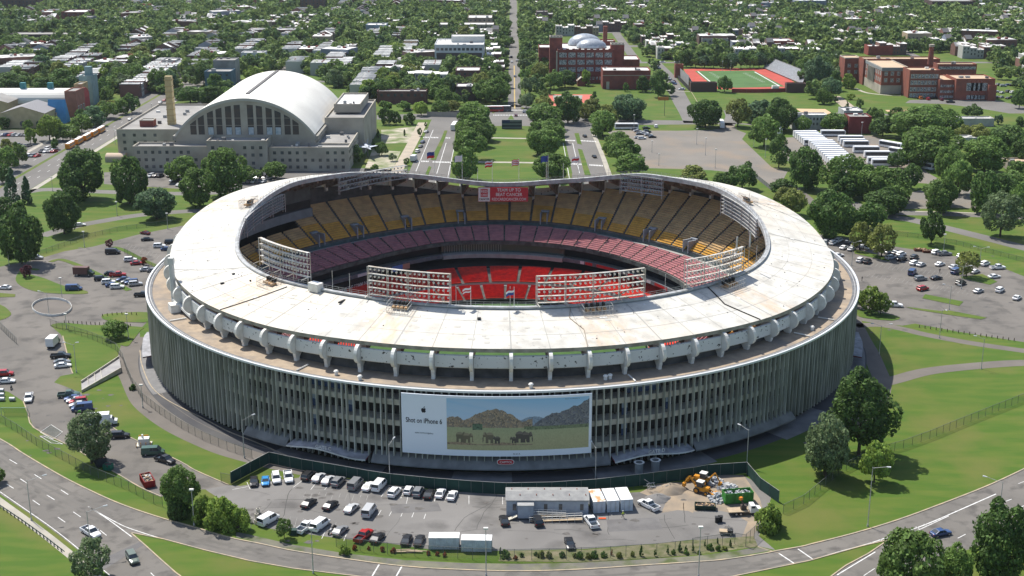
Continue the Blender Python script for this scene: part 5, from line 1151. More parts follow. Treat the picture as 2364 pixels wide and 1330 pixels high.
windows(el, 'F', b[0] + 8, b[1] - 6, b[2], (8.6,), 4, 4.4, 4.6, winw, frame=lime); windows(el, 'F', b[0] + 8, b[1] - 6, b[2], (1.8,), 5, 3, 2.6, winw)
block('end_wing', '', '', 2280, 2298, 233, 9.5, 10, brick2, roofo, par=el)
c = G(2142, 206); mb = MB(); mb.tube((c[0], c[1], 17), (c[0], c[1], 30.5), 2.0, 12, 1.5, m=0); mb.tube((c[0], c[1], 29), (c[0], c[1], 30.6), 1.9, 12, 1.9, m=1); mb.build('chimney', [brick2, lime], el)
# apartment block and others in the middle distance
ap, b = block('apartment_block', 'large white and dark apartment block with rooftop cabins beyond the mall', 'apartments', 1004, 1117, 158, 17.5, 42, mat('apartment_white', (.56, .58, .60), .8, col2=(.46, .48, .50), scale=.2), roofw, (14.6, 10.6, 6.8, 3), 11, 2.2, 2.0, winm, side='R', nside=9, skip=.05, clut=9)
MB().box(((b[0] + b[1]) / 2, b[2] - .02, 7.2), (b[1] - b[0] - 3, .2, 9.4)).build('dark_brick_panel', mat('dark_brick', (.09, .075, .07), .9), ap)
w_ = bpart(ap, 'penthouse', b[0] + 12, b[0] + 38, b[2] + 20, b[2] + 34, 17.5, 22, mat('pent', (.50, .52, .50), .8)); flatroof(w_, b[0] + 12, b[0] + 38, b[2] + 20, b[2] + 34, 22, roofw, M['grey'], .3)
BL = [('office_building', 'low tan institutional building left of the long street', 1010, 1140, 83, 10, 22, (.36, .31, .24), roofw, 2), ('office_building', 'tan office building with pale roof further up the street', 1080, 1136, 74, 13, 30, (.30, .25, .19), roofw, 2),
 ('villa', 'pale villa with orange hipped roof among trees', 944, 984, 84, 9, 18, (.45, .43, .36), roofo, 0), ('warehouse', 'grey-blue warehouse among the far trees', 845, 892, 84, 10, 20, (.26, .32, .38), roofw, 0),
 ('factory', 'brick factory block with white roof on the far left', 144, 200, 62, 14, 30, (.17, .06, .05), roofw, 3), ('factory', 'grey corrugated factory annex on the far left', 176, 214, 70, 12, 16, (.20, .21, .22), roofg, 0), ('school_building', 'long low dark brick school on the far left', 20, 190, 102, 8, 22, (.10, .075, .065), roofg, 3),
 ('hospital', 'dark brick institution at the upper left edge', 0, 96, 30, 14, 30, (.11, .075, .065), roofg, 4), ('hospital', 'tall brick institution tower at the upper left', 100, 150, 16, 24, 26, (.14, .08, .065), roofg, 5),
 ('brick_flats', 'dark brick flats on the skyline left of centre', 694, 748, 34, 17, 24, (.13, .085, .07), roofg, 4), ('school_building', 'dark brick school with grey roof at the upper right', 2150, 2250, 34, 14, 30, (.09, .06, .05), roofg, 3),
 ('brick_flats', 'brick flats with white roof behind the running track', 1776, 1832, 124, 10, 22, (.22, .075, .055), roofw, 3), ('brick_flats', 'low brick flats with pale roof left of the track', 1620, 1680, 118, 10, 16, (.36, .34, .30), roofw, 3),
 ('church', 'grey stone church with steep roofs right of the long street', 1238, 1264, 56, 12, 16, (.22, .15, .13), roofg, 0), ('school_building', 'wide dark institution on the upper right skyline', 2040, 2190, 12, 15, 20, (.12, .09, .08), roofg, 3),
 ('brick_flats', 'red brick flats beyond the long school', 2004, 2060, 128, 7, 14, (.28, .07, .05), roofw, 0), ('warehouse', 'low white-roofed block left of the long school', 1606, 1660, 50, 7, 20, (.4, .4, .4), roofw, 0),
 ('cement_block', 'blank grey concrete block above the terraces left of the armoury', 376, 408, 172, 10, 14, (.28, .28, .28), roofw, 0), ('corner_house', 'blue-grey corner block with curved grey top behind the armoury', 474, 535, 204, 11, 16, (.08, .14, .19), roofg, 2), ('corner_house', 'pale rounded block behind the armoury', 495, 545, 190, 15, 16, (.30, .29, .28), roofg, 0),
 ('brick_flats', 'small white flats among trees beyond the armoury', 558, 612, 150, 9, 12, (.62, .62, .62), roofw, 2), ('brick_flats', 'dark brick terrace end block by the long street', 1052, 1108, 196, 9.5, 20, (.15, .07, .06), roofw, 2), ('brick_flats', 'dark terrace with pale flat roof nearer the crossing', 1053, 1098, 232, 8.5, 16, (.10, .07, .065), roofw, 1),
 ('brick_flats', 'long low dark brick terrace behind the parked cars', 871, 985, 240, 7.5, 10, (.14, .07, .06), roofg, 1)]
for nm, what, a, b_, y, h, d, c, rm, nr in BL:
    wm = mat('wall_%d_%d' % (a, y), c, .9, col2=tuple(q * .7 for q in c), scale=.2)
    n = max(3, int((G(b_, y)[0] - G(a, y)[0]) / 4.2))
    block(nm, what, 'building', a, b_, y, h, d, wm, rm, tuple(h - 1.9 - 3.3 * i for i in range(nr)), n, 1.5, 1.6, clut=2, skip=.1)
# coloured hall on the left edge
hall = empty('market_hall', (0, 0, 0), 0, 'sprawling hall of coloured gabled fronts with a long white barrel roof', 'hall')
def colb(name, px0, px1, py, h, depth, c, rm=None, gable=0.0, gm=None):
    x0, y0 = G(px0, py); x1 = G(px1, py)[0]; y1 = y0 + depth; wm = mat('paint_%s_%d' % (name, px0), c, .85, col2=tuple(q * .8 for q in c), scale=.3)
    w_ = bpart(hall, name, x0, x1, y0, y1, 0, h, wm)
    if gable:
        xm = (x0 + x1) / 2
        MB().poly([(x0, y0, h), (x1, y0, h), (xm, y0, h + gable)]).build('gable', wm, w_)
        MB().poly([(x0 - .3, y0 - .3, h + .05), (xm, y0 - .3, h + gable + .1), (xm, y1, h + gable + .1), (x0 - .3, y1, h + .05)]).poly([(x1 + .3, y0 - .3, h + .05), (x1 + .3, y1, h + .05), (xm, y1, h + gable + .1), (xm, y0 - .3, h + gable + .1)]).build('gable_roof', gm or roofg, w_)
    else: flatroof(w_, x0, x1, y0, y1, h, rm or roofg, wm, .6)
    return w_, (x0, x1, y0, y1)
w_, b = colb('ochre_front', 4, 106, 296, 8.5, 26, (.48, .40, .24), gable=4.0, gm=mat('hall_grey_roof', (.24, .235, .24), .9))
for u in (.08, .48, .85): MB().tube((b[0] + (b[1] - b[0]) * u, b[2] - .05, 2.6), (b[0] + (b[1] - b[0]) * u, b[2] + .1, 2.6), 1.6, 16).build('round_window', winm, w_)
w_, b = colb('tan_wing', -60, 22, 272, 9, 24, (.50, .38, .24), gable=3)
mb = MB(); x0, y0 = G(108, 285); x1 = G(152, 285)[0]; mb.poly([(x0, y0, 0), (x1, y0, 0), (x1 - .5, y0 + 4.5, 13.5), (x0 + .5, y0 + 4.5, 13.5)]); mb.poly([(x1, y0, 0), (x1, y0 + 9, 0), (x1 - .5, y0 + 4.5, 13.5)]); mb.poly([(x0 + .5, y0 + 4.5, 13.5), (x1 - .5, y0 + 4.5, 13.5), (x1, y0 + 9, 0), (x0, y0 + 9, 0)]); mb.build('blue_steep_roof', mat('hall_blue', (.07, .26, .48), .7, col2=(.06, .22, .42), scale=.4), hall)
bpart(hall, 'dormer', x0 + 2.5, x0 + 6, y0 + .4, y0 + 3, 0, 6.2, lime)
w_, b = colb('brick_front', 154, 180, 270, 15, 16, (.30, .13, .09)); windows(w_, 'R', b[2] + 1, b[3] - 1, b[1], (4.5,), 3, 1.6, 3.2, winm, frame=M['white'])
w_, b = colb('ochre_tower', 176, 194, 256, 16, 12, (.38, .30, .16)); windows(w_, 'R', b[2] + 1, b[3] - 1, b[1], (4.5,), 2, 1.6, 3.2, winm, frame=M['white'])
w_, b = colb('teal_tower', 188, 217, 243, 18, 12, (.20, .28, .29)); bpart(w_, 'turret', b[0] + 3, b[0] + 7, b[2] + 3, b[2] + 7, 18, 24, mat('turret_teal', (.17, .26, .28), .8))
def vault(name, x0, x1, y0, y1, z0, h, m, par, axis='X'):
    mb = MB(); ts = np.linspace(0, math.pi, 15)
    if axis == 'X': mb.grid([[(x, (y0 + y1) / 2 - (y1 - y0) / 2 * math.cos(t), z0 + h * math.sin(t)) for t in ts] for x in (x0, x1)]); mb.poly([(x1, (y0 + y1) / 2 - (y1 - y0) / 2 * math.cos(t), z0 + h * math.sin(t)) for t in ts]); mb.poly([(x0, (y0 + y1) / 2 - (y1 - y0) / 2 * math.cos(t), z0 + h * math.sin(t)) for t in ts])
    return mb.build(name, m, par)
x0, y0 = G(-120, 262); x1 = G(168, 262)[0]; vault('white_vault', x0, x1, y0, y0 + 20, 6, 8, barrel, hall); bpart(hall, 'vault_wall', x0, x1, y0 + .2, y0 + 19.8, 0, 6, lime)
x2 = G(205, 256)[0]; vault('red_vault', x1 + 2, x2, y0 - 2, y0 + 14, 9, 6, mat('hall_red', (.36, .05, .05), .7), hall); bpart(hall, 'red_wall', x1 + 2, x2, y0 - 1.8, y0 + 13.8, 0, 9, mat('hall_red_wall', (.30, .045, .045), .8))
for px_ in (55, 118): c = G(px_, 258); MB().box((c[0], y0 + 10, 15.5), (3, 3, 4)).build('roof_cupola', mat('cupola_teal', (.05, .20, .22), .7), hall)
# quonset hut, memorial gate wall etc near the armoury
c0 = G(243, 375); q = empty('vaulted_shed', (0, 0, 0), 0, 'small tan round-roofed shed at the left corner of the armoury', 'shed'); x0 = c0[0]; x1 = G(288, 375)[0]; vault('vault', x0, x1, c0[1], c0[1] + 7, 1.5, 2.6, mat('tan_roof', (.46, .36, .27), .8), q); bpart(q, 'wall', x0, x1, c0[1] + .1, c0[1] + 6.9, 0, 1.5, lime)
# white terraced houses and brick block by the bus lot
BN = [('terraced_house', 'pale two-storey terrace with white roof above the bus lot', 1830, 1909, 300, 8, 9, (.50, .50, .48), roofw, 2, 9), ('brick_workshop', 'square red brick building beside the parked coaches', 1958, 2010, 309, 9, 12, (.20, .045, .04), roofg, 0, 0), ('row_block', 'grey metal-roofed block behind the brick workshop', 1946, 1990, 292, 8.5, 14, (.36, .37, .37), roofw, 0, 0), ('low_block', 'long low white-roofed building among the right-hand trees', 2196, 2294, 292, 4, 8, (.42, .41, .38), roofw, 0, 0), ('low_block', 'small flat white-roofed building hidden in the right-hand trees', 2220, 2268, 336, 3.6, 8, (.5, .5, .48), roofw, 0, 0), ('low_block', 'low tan-roofed building at the right edge trees', 2325, 2400, 392, 3.5, 10, (.34, .30, .25), roofo, 0, 0)]
for nm, what, a, b_, y, h, d, c, rm, nr, n in BN:
    wm = mat('wall_%d_%d' % (a, y), c, .9, col2=tuple(q_ * .7 for q_ in c), scale=.2)
    block(nm, what, 'building', a, b_, y, h, d, wm, rm, tuple(h - 1.7 - 2.9 * i for i in range(nr)), n, 1.0, 1.5, clut=2)
# bleachers and end blocks of the athletics ground
def stand(px, what):
    r = empty('bleacher_stand', (0, 0, 0), 0, what, 'bleachers'); p = [G(*q_) for q_ in px]; A = Vector((*p[0], 0)); B = Vector((*p[1], 0)); n = Vector((*p[2], 0)) - A; nr = 14
    mb = MB()
    for i in range(nr):
        a = A + n * (i / nr); b_ = B + n * (i / nr); a2 = A + n * ((i + 1) / nr); b2 = B + n * ((i + 1) / nr); z = 1 + i * .42
        mb.poly([(a.x, a.y, z), (b_.x, b_.y, z), (b2.x, b2.y, z), (a2.x, a2.y, z)]); mb.poly([(a.x, a.y, z - .4), (b_.x, b_.y, z - .4), (b_.x, b_.y, z), (a.x, a.y, z)])
    mb.build('seat_rows', mat('aluminium', (.42, .44, .46), .5, .3, col2=(.30, .31, .32), scale=.9), r)
    a, b_ = A + n, B + n; mb = MB(); mb.poly([(a.x, a.y, 0), (b_.x, b_.y, 0), (b_.x, b_.y, 7.2), (a.x, a.y, 7.2)]); mb.build('rear_rail', M['grey'], r)
    return r
stand(((1852, 196), (1762, 158), (1862, 188)), 'long silver bleachers on the right of the running track'); stand(((1570, 170), (1600, 196), (1560, 172)), 'shorter silver bleachers on the left of the running track')
block('field_house', 'low dark brick field house at the near left track corner', 'field house', 1594, 1655, 212, 5.5, 6, mat('fieldhouse', (.10, .06, .05), .9), roofg); block('field_house', 'low dark brick field house at the near right track corner', 'field house', 1815, 1860, 214, 5.5, 6, MATS['fieldhouse'], roofg)
block('ticket_kiosk', 'small white kiosk on the near edge of the track', 'kiosk', 1783, 1798, 213, 3.4, 4, M['white'], roofw); block('brick_tower', 'square brick tower left of the running track', 'tower', 1558, 1577, 180, 9, 6, brick2, roofg)
# site office in the front lot
x0, y0 = G(1169, 1192); x1 = G(1358, 1192)[0]; tr = empty('site_office', (0, 0, 0), 0, 'long grey metal site office trailer with shallow gabled roof in the front lot', 'office trailer')
cor = mat('trailer_siding', (.33, .37, .42), .6, col2=(.28, .31, .36), scale=1.0); bpart(tr, 'wall', x0, x1, y0, y0 + 6.2, .1, 3.9, cor)
ym = y0 + 3.1
MB().poly([(x0 - .2, y0 - .2, 3.9), (x1 + .2, y0 - .2, 3.9), (x1 + .2, ym, 4.55), (x0 - .2, ym, 4.55)]).poly([(x0 - .2, ym, 4.55), (x1 + .2, ym, 4.55), (x1 + .2, y0 + 6.4, 3.9), (x0 - .2, y0 + 6.4, 3.9)]).poly([(x0 - .2, y0 - .2, 3.9), (x1 + .2, y0 - .2, 3.9), (x1 + .2, y0 - .2, 3.7), (x0 - .2, y0 - .2, 3.7)]).poly([(x0 - .2, y0 - .2, 3.9), (x0 - .2, ym, 4.55), (x0 - .2, y0 + 6.4, 3.9)]).build('roof', mat('trailer_roof', (.27, .27, .26), .85, col2=(.20, .20, .20), scale=.6), tr)
for i in range(10): MB().tube((x0 + 1.2 + i * 1.8, y0 + (1.6 if i % 2 else 4.5), 4.1), (x0 + 1.2 + i * 1.8, y0 + (1.6 if i % 2 else 4.5), 4.6), .1, 6).build('roof_vent', mat('vent_rust', (.35, .12, .08), .8), tr)
for u in (.10, .48, .66, .92): MB().box((x0 + (x1 - x0) * u, y0 - .03, 2.2), (.75, .08, 1.5)).build('window', winm, tr)
MB().box((x0 + 4.2, y0 - .9, 1.9), (3.4, 1.8, 3.0)).build('porch', cor, tr); MB().box((x0 + 4.2, y0 - .9, 3.45), (3.6, 2.0, .12)).build('porch_roof', M['grey'], tr)
mb = MB()
for i in range(6): mb.box((x0 + .6 + i * .32, y0 - 1.6, .15 + i * .16), (.32, 1.2, .16))
mb.build('steps', M['beam'], tr)
wood = mat('bare_timber', (.42, .33, .22), .85, col2=(.33, .26, .18), scale=1.0)
mb = MB()
for yy, xa, xb, za, zb in ((y0 - 1.2, x0 + 6, x0 + 13, 1.0, .75), (y0 - 2.4, x0 + 5, x0 + 16.5, .2, .7)):
    mb.grid([[(xa, yy - .6, za), (xb, yy - .6, zb)], [(xa, yy + .6, za), (xb, yy + .6, zb)]], 0)
    for s in (-.6, .6):
        for h in (.5, 1.0): mb.tube((xa, yy + s, za + h), (xb, yy + s, zb + h), .05, 4, m=1)
        for i in range(8): u = i / 7; mb.tube((xa + (xb - xa) * u, yy + s, 0), (xa + (xb - xa) * u, yy + s, (za + (zb - za) * u) + 1), .05, 4, m=1)
mb.build('access_ramp', [wood, M['white']], tr)
# ================================================================ TERRACES OF ROW HOUSES
HP = []
rr = random.Random(42)
def house_mb(mb, x, y, rz, w_, d, h, cw_, cr_, seed, m0=0):
    r = random.Random(seed); ca, sa = math.cos(rz), math.sin(rz)
    T = lambda a, b_, c: (x + a * ca - b_ * sa, y + a * sa + b_ * ca, c)
    def bx(cx1, cy1, z0, z1, dx, dy, m): mb.box(T(cx1, cy1, (z0 + z1) / 2), (dx, dy, z1 - z0), rz, m)
    bx(0, 0, 0, h, w_, d, cw_)
    if r.random() < .22 and seed > 9:
        for s in (-1, 1): mb.poly([T(-w_ / 2, s * (d / 2 + .3), h - .1), T(w_ / 2, s * (d / 2 + .3), h - .1), T(w_ / 2, 0, h + 2.8), T(-w_ / 2, 0, h + 2.8)], r.choice((7, 3, 7, 2)))
        for s in (-1, 1): mb.poly([T(s * w_ / 2, -d / 2, h), T(s * w_ / 2, d / 2, h), T(s * w_ / 2, 0, h + 2.7)], cw_)
        return mb
    mb.poly([T(-w_ / 2 + .2, -d / 2 + .2, h + .04), T(w_ / 2 - .2, -d / 2 + .2, h + .04), T(w_ / 2 - .2, d / 2 - .2, h + .04), T(-w_ / 2 + .2, d / 2 - .2, h + .04)], cr_)
    for s in (-1, 1): bx(s * (w_ / 2 - .12), 0, h, h + .45, .22, d, 4)
    if r.random() < .6: bx(r.uniform(-1, 1), r.uniform(-3, 3), h, h + 1.0, .8, .8, 5)
    if r.random() < .4: bx(r.uniform(-1, 1), r.uniform(-4, 4), h, h + .9, .6, 1.0, 4)
    for zz in (h - 1.9, h - 4.9):
        for xx in (-w_ * .24, w_ * .24):
            for s in (-1, 1): mb.poly([T(xx - .5, s * (d / 2 + .03), zz - .8), T(xx + .5, s * (d / 2 + .03), zz - .8), T(xx + .5, s * (d / 2 + .03), zz + .8), T(xx - .5, s * (d / 2 + .03), zz + .8)], 6)
    return mb
HW = [mat('render_pale', (.40, .39, .36), .9, objrand=.2), mat('row_brick', (.17, .09, .07), .9, objrand=.3), mat('row_roof_white', (.78, .77, .74), .9, col2=(.34, .33, .32), scale=.14, detail=6, lo=.45, hi=.58, objrand=.3), mat('row_roof_grey', (.20, .20, .20), .9, col2=(.62, .60, .57), scale=.10, detail=6, lo=.48, hi=.56, objrand=.3), M['white'], brick, winm, mat('slate_gable', (.10, .10, .105), .9, objrand=.3), mat('row_tan', (.36, .28, .19), .9), mat('row_blue', (.17, .20, .24), .9), mat('row_brown', (.12, .08, .065), .9)]
def proto_house(i):
    wall = i % 2; rf = 2 + (i // 2) % 2
    r = empty('row_house', PARK)
    mb = house_mb(MB(), 0, 0, 0, 5.7, 13, 8.6, wall, rf, i)
    # split roof faces from the wall mesh so that both are parts
    for nm, keep in (('wall', lambda m: m in (0, 1, 6)), ('roof', lambda m: m in (2, 3, 4)), ('chimney', lambda m: m == 5)):
        q = MB(); 
        for f, m in zip(mb.f, mb.m):
            if keep(m): q.poly([mb.v[k] for k in f], m)
        if q.f: q.build(nm, HW, r)
    return r
HP = [proto_house(i) for i in range(6)]
ROWS = []   # (x, y0, y1 or count, axis)
def inpoly(p, poly):
    x, y = p; c = False; n = len(poly)
    for i in range(n):
        (x1, y1), (x2, y2) = poly[i], poly[(i + 1) % n]
        if (y1 > y) != (y2 > y) and x < (x2 - x1) * (y - y1) / (y2 - y1) + x1: c = not c
    return c
# pixel regions of the photo that hold no terraces (schools, park, armoury ...)
NOH = [[(1236, 300), (1236, 150), (1270, 80), (1480, 100), (1530, 150), (1560, 150), (1900, 140), (1925, 120), (2310, 140), (2420, 240), (2420, 460), (1300, 460)], [(-60, 205), (215, 205), (240, 250), (225, 300), (300, 250), (440, 225), (840, 225), (1000, 262), (1300, 300), (1300, 500), (-300, 500)], [(400, 180), (560, 160), (800, 180), (860, 280), (400, 290)], [(1140, 0), (1170, 300), (1250, 300), (1236, 0), (1196, -20), (1186, -20)], [(1000, 105), (1125, 100), (1130, 165), (1000, 165)], [(135, 30), (225, 30), (225, 75), (135, 75)], [(10, 75), (215, 80), (215, 106), (10, 106)], [(840, 60), (900, 60), (900, 90), (840, 90)], [(1005, 55), (1145, 55), (1145, 90), (1005, 90)], [(2030, 0), (2260, 0), (2260, 40), (2030, 40)], [(865, 225), (990, 225), (990, 250), (865, 250)], [(1050, 170), (1120, 170), (1120, 240), (1050, 240)], [(0, 0), (160, 0), (160, 34), (0, 34)], [(690, 0), (755, 0), (755, 40), (690, 40)]]
def okh(x, y): p = project((x, y, 0)); return -260 < p[0] < 2620 and not any(inpoly(p, q) for q in NOH)
rowid = 0; houses = []
def terrace(x, y, n, axis, where, pal=None):
    global rowid; rowid += 1
    if where == 'far':
        if rr.random() < .18: return
        x += rr.uniform(-5, 5); y += rr.uniform(-9, 9); n = max(3, int(n * rr.uniform(.45, 1)))
    base = rr.choice((0, 0, 1, 2, 3, 4))
    for i in range(n):
        hx, hy = (x, y + i * 5.75) if axis == 'Y' else (x + i * 5.75, y)
        if not okh(hx, hy) or (where == 'far' and rr.random() < .08): continue
        houses.append((hx, hy, math.pi / 2 if axis == 'Y' else 0.0, (base + (rr.random() < .25)) % 6, rowid, i, where))
# near rows seen in the photo
terrace(G(303, 224)[0], G(303, 224)[1], 24, 'Y', 'left of the armoury')
def rowpx(a, b, axis, where):
    p, q = G(*a), G(*b); n = max(2, int((q[1] - p[1] if axis == 'Y' else q[0] - p[0]) / 5.75)); terrace(p[0], p[1], n, axis, where)
rowpx((175, 215), (255, 176), 'Y', 'left of the armoury'); rowpx((255, 178), (285, 165), 'Y', 'left of the armoury'); rowpx((15, 182), (75, 160), 'Y', 'above the coloured hall'); rowpx((135, 165), (195, 135), 'Y', 'above the coloured hall'); rowpx((215, 195), (252, 182), 'Y', 'left of the armoury')
rowpx((455, 155), (500, 135), 'Y', 'behind the armoury'); rowpx((600, 175), (690, 175), 'X', 'behind the armoury'); rowpx((700, 210), (775, 165), 'Y', 'behind the armoury'); rowpx((770, 160), (800, 140), 'Y', 'behind the armoury')
rowpx((820, 240), (875, 180), 'Y', 'left of the mall'); rowpx((862, 182), (1000, 182), 'X', 'left of the mall'); rowpx((950, 196), (1048, 196), 'X', 'left of the mall'); rowpx((880, 155), (925, 130), 'Y', 'left of the mall'); rowpx((945, 142), (1000, 142), 'X', 'left of the mall'); rowpx((800, 130), (830, 118), 'X', 'left of the mall'); rowpx((985, 100), (1070, 100), 'X', 'left of the mall')
# the rest of the district, block by block
Y = 560.0; bi = 0
while Y < 1420:
    half = .394 * (Y + 384) + 60
    X = -half - (bi % 3) * 12
    while X < half:
        if X < -60 and bi % 4 != 3:
            terrace(X, Y, 15, 'Y', 'far'); terrace(X + 34, Y + 4, 14, 'Y', 'far'); X += 62 + rr.uniform(0, 12)
        else:
            n = rr.randint(9, 15); terrace(X, Y + 10, n, 'X', 'far'); terrace(X + 5, Y + 44, n - 1, 'X', 'far'); terrace(X - 3, Y + 78, n, 'X', 'far'); X += n * 5.75 + 14
    Y += 112; bi += 1
vis_h = []; occ = {}
for h in houses:   # drop overlaps
    key = [(int(h[0] // 9) + a, int(h[1] // 9) + b) for a in (-1, 0, 1) for b in (-1, 0, 1)]
    clash = any(abs(q[0] - h[0]) < (9 if h[2] != q[2] else 5) and abs(q[1] - h[1]) < (9 if h[2] != q[2] else 5) and q[4] != h[4] for k_ in key for q in occ.get(k_, ()))
    if clash: continue
    occ.setdefault((int(h[0] // 9), int(h[1] // 9)), []).append(h); vis_h.append(h)
vis_h.sort(key=lambda h: (h[0] ** 2 + (h[1] + 384) ** 2) + (0 if -40 < project(h[:2] + (0,))[0] < 2400 else 1e9))
near_h, far_h = vis_h[:240], vis_h[240:]
rows = {}
for h in near_h: rows.setdefault(h[4], []).append(h)
names = {}
for rid, L_ in rows.items():
    w_ = L_[0][6]; w_ = 'from the left in the woods' if w_ == 'far' else w_
    L_[0:0] = []; names.setdefault(w_, []).append((project((L_[0][0], L_[0][1], 0))[0], rid))
WN = ['pale-walled', 'brick-walled']
for w_, L_ in names.items():
    L_.sort()
    for k, (_, rid) in enumerate(L_):
        hs = sorted(rows[rid], key=lambda h: (h[1], h[0]))
        for i, h in enumerate(hs):
            o = dup(HP[h[3]], (h[0], h[1], 0), h[2], (1, 1, .9 + .2 * random.Random(int(h[0] * 7 + h[1])).random()))
            o['category'] = 'house'; o['group'] = 'row houses ' + w_
            ax = 'near end' if h[2] else 'left end'
            o['label'] = '%s row house, %s from %s, %s %s' % (WN[h[3] % 2], ordw(i + 1), ax, 'terrace' if len(L_) == 1 else ordw(k + 1) + ' terrace', w_)
            o['label'] = ' '.join(o['label'].split())
mb = MB()
for i_, h in enumerate(far_h): house_mb(mb, h[0], h[1], h[2], 5.75, 12, 7.2 + ((h[4] * 7 + h[5] * 3) % 5) * .7, (0, 1, 8, 9, 10, 1, 10)[(h[4] * 5 + h[5] // 3) % 7], 2 + (h[3] // 2) % 2, h[4] * 50 + h[5])
rb = random.Random(31); nb = 0
while nb < 90:
    y = rb.uniform(600, 1420); x = rb.uniform(-.394 * (y + 384), .394 * (y + 384))
    if not okh(x, y) or abs(x) < 22: continue
    w_, d, hh = rb.uniform(14, 38), rb.uniform(12, 20), rb.uniform(7, 13); nb += 1; cw1 = rb.choice((0, 1, 8, 9, 10, 1)); rz = rb.choice((0, 0, 0, .45, -.3))
    mb.box((x, y, hh / 2), (w_, d, hh), rz, cw1); mb.box((x, y, hh + .05), (w_ * .97, d * .95, .1), rz, rb.choice((2, 3, 2)))
    for s in range(4): mb.box((x + rb.uniform(-.35, .35) * w_, y + rb.uniform(-.3, .3) * d, hh + .8), (2, 2, 1.5), rz, rb.choice((4, 5)))
    if rz == 0:
        for j in range(int(w_ / 3.4)):
            for zz in range(int(hh / 3.3)): wx_ = x - w_ / 2 + 1.7 + j * 3.4; wz = 1.9 + zz * 3.3; mb.poly([(wx_ - .6, y - d / 2 - .05, wz - .8), (wx_ + .6, y - d / 2 - .05, wz - .8), (wx_ + .6, y - d / 2 - .05, wz + .8), (wx_ - .6, y - d / 2 - .05, wz + .8)], 6)
    occ.setdefault((int(x // 9), int(y // 9)), []).append((x, y, 0))
tag(mb.build('far_terraces', HW), kind='stuff')
mb = MB()
for i in range(8):
    for k in range(150):
        x = rb.uniform(-760, 760)
        if abs(x) > 12 and rb.random() < .55 and not any(inpoly(project((x, 551 + 112 * i, 0))[:2], q) for q in NOH): c = rb.randint(0, 3); y = 547.9 + 112 * i + rb.choice((0, 7)); mb.box((x, y, .55), (4.5, 1.8, .8), 0, c); mb.box((x, y, 1.15), (2.6, 1.6, .5), 0, 4, taper=.8)
tag(mb.build('far_cars', [mat('far_white', PAL['white'], .4), mat('far_black', PAL['black'], .4), mat('far_silver', PAL['silver'], .4), mat('far_red', PAL['red'], .4), M['glass']]), kind='stuff')
for p in HP:
    for c in list(kids(p)): bpy.data.objects.remove(c)
    bpy.data.objects.remove(p)
# ================================================================ TREES
leafm = mat('foliage', (.06, .10, .03), .7, objcol=True, island=.5, trans=.4, spec=.25)
leaff = mat('foliage_far', (.125, .20, .062), .8, col2=(.24, .31, .09), scale=.055, detail=3, island=.35, trans=.28, spec=.2, col3=(.075, .13, .062), scale3=.09)
bark = mat('bark', (.09, .07, .05), .95, col2=(.05, .04, .03), scale=2.0)
def crown_arrays(seed, lobes, n, leaf, zs=.85, zc=1.05, gap=0.0, shape='round'):
    r = np.random.default_rng(seed)
    d = r.normal(size=(lobes, 3)); d /= np.linalg.norm(d, axis=1)[:, None]
    d[:, 2] = np.where(d[:, 2] < -.88, -d[:, 2], d[:, 2])
    rad = r.uniform(.20, .46, lobes) if shape != 'open' else r.uniform(.2, .36, lobes)
    c = d * (r.uniform(.80, 1.12, lobes) - rad)[:, None] * 1.04
    if shape == 'cone': c = np.c_[c[:, 0] * (1 - (c[:, 2] + 1) * .42), c[:, 1] * (1 - (c[:, 2] + 1) * .42), c[:, 2] * 1.5]; rad = rad * (1.15 - (c[:, 2] + 1.4) * .28)
    c[:, 2] *= zs
    k = r.integers(0, lobes, n); u = r.normal(size=(n, 3)); u /= np.linalg.norm(u, axis=1)[:, None]
    out = c[k] / (np.linalg.norm(c[k], axis=1)[:, None] + 1e-6); u = u + out * .45; u /= np.linalg.norm(u, axis=1)[:, None]
    p = c[k] + u * rad[k][:, None] * r.uniform(.72, 1.06, n)[:, None]
    dist = np.linalg.norm(p[:, None, :] - c[None], axis=2) / rad[None]
    p_in = (dist < .72).sum(1) > 0
    keep = ~p_in | (r.random(n) < .12)
    p, u = p[keep], u[keep]; n = len(p)
    nn = u + r.normal(size=(n, 3)) * .55; nn /= np.linalg.norm(nn, axis=1)[:, None]
    a = np.cross(nn, r.normal(size=(n, 3))); a /= np.linalg.norm(a, axis=1)[:, None]; b = np.cross(nn, a)
    s = leaf * r.uniform(.6, 1.4, n)[:, None]; e = r.uniform(.5, 1.0, n)[:, None]
    V = np.stack([p - a * s, p - b * s * e, p + a * s, p + b * s * e], 1).reshape(-1, 3)
    V[:, 2] += zc
    return V
def quad_mesh(name, V, m):
    n = len(V) // 4; me = bpy.data.meshes.new(name); me.vertices.add(len(V)); me.vertices.foreach_set('co', V.astype(np.float32).ravel())
    me.loops.add(n * 4); me.loops.foreach_set('vertex_index', np.arange(n * 4, dtype=np.int32)); me.polygons.add(n)
    me.polygons.foreach_set('loop_start', np.arange(0, n * 4, 4, dtype=np.int32)); me.polygons.foreach_set('loop_total', np.full(n, 4, dtype=np.int32))
    me.materials.append(m); me.update(calc_edges=True); me.validate(); return me
def trunk_mb(h, r, seed):
    q = random.Random(seed); mb = MB(); mb.tube((0, 0, 0), (0, 0, h * .55), r, 7, r * .75)
    for i in range(5):
        a = 2 * math.pi * i / 5 + q.random(); e = (math.cos(a) * .45, math.sin(a) * .45, h * q.uniform(.85, 1.15)); mb.tube((0, 0, h * .5), e, r * .6, 5, r * .2)
    mb.tube((0, 0, h * .5), (0, 0, h * 1.3), r * .7, 6, r * .2); return mb
TP = {}
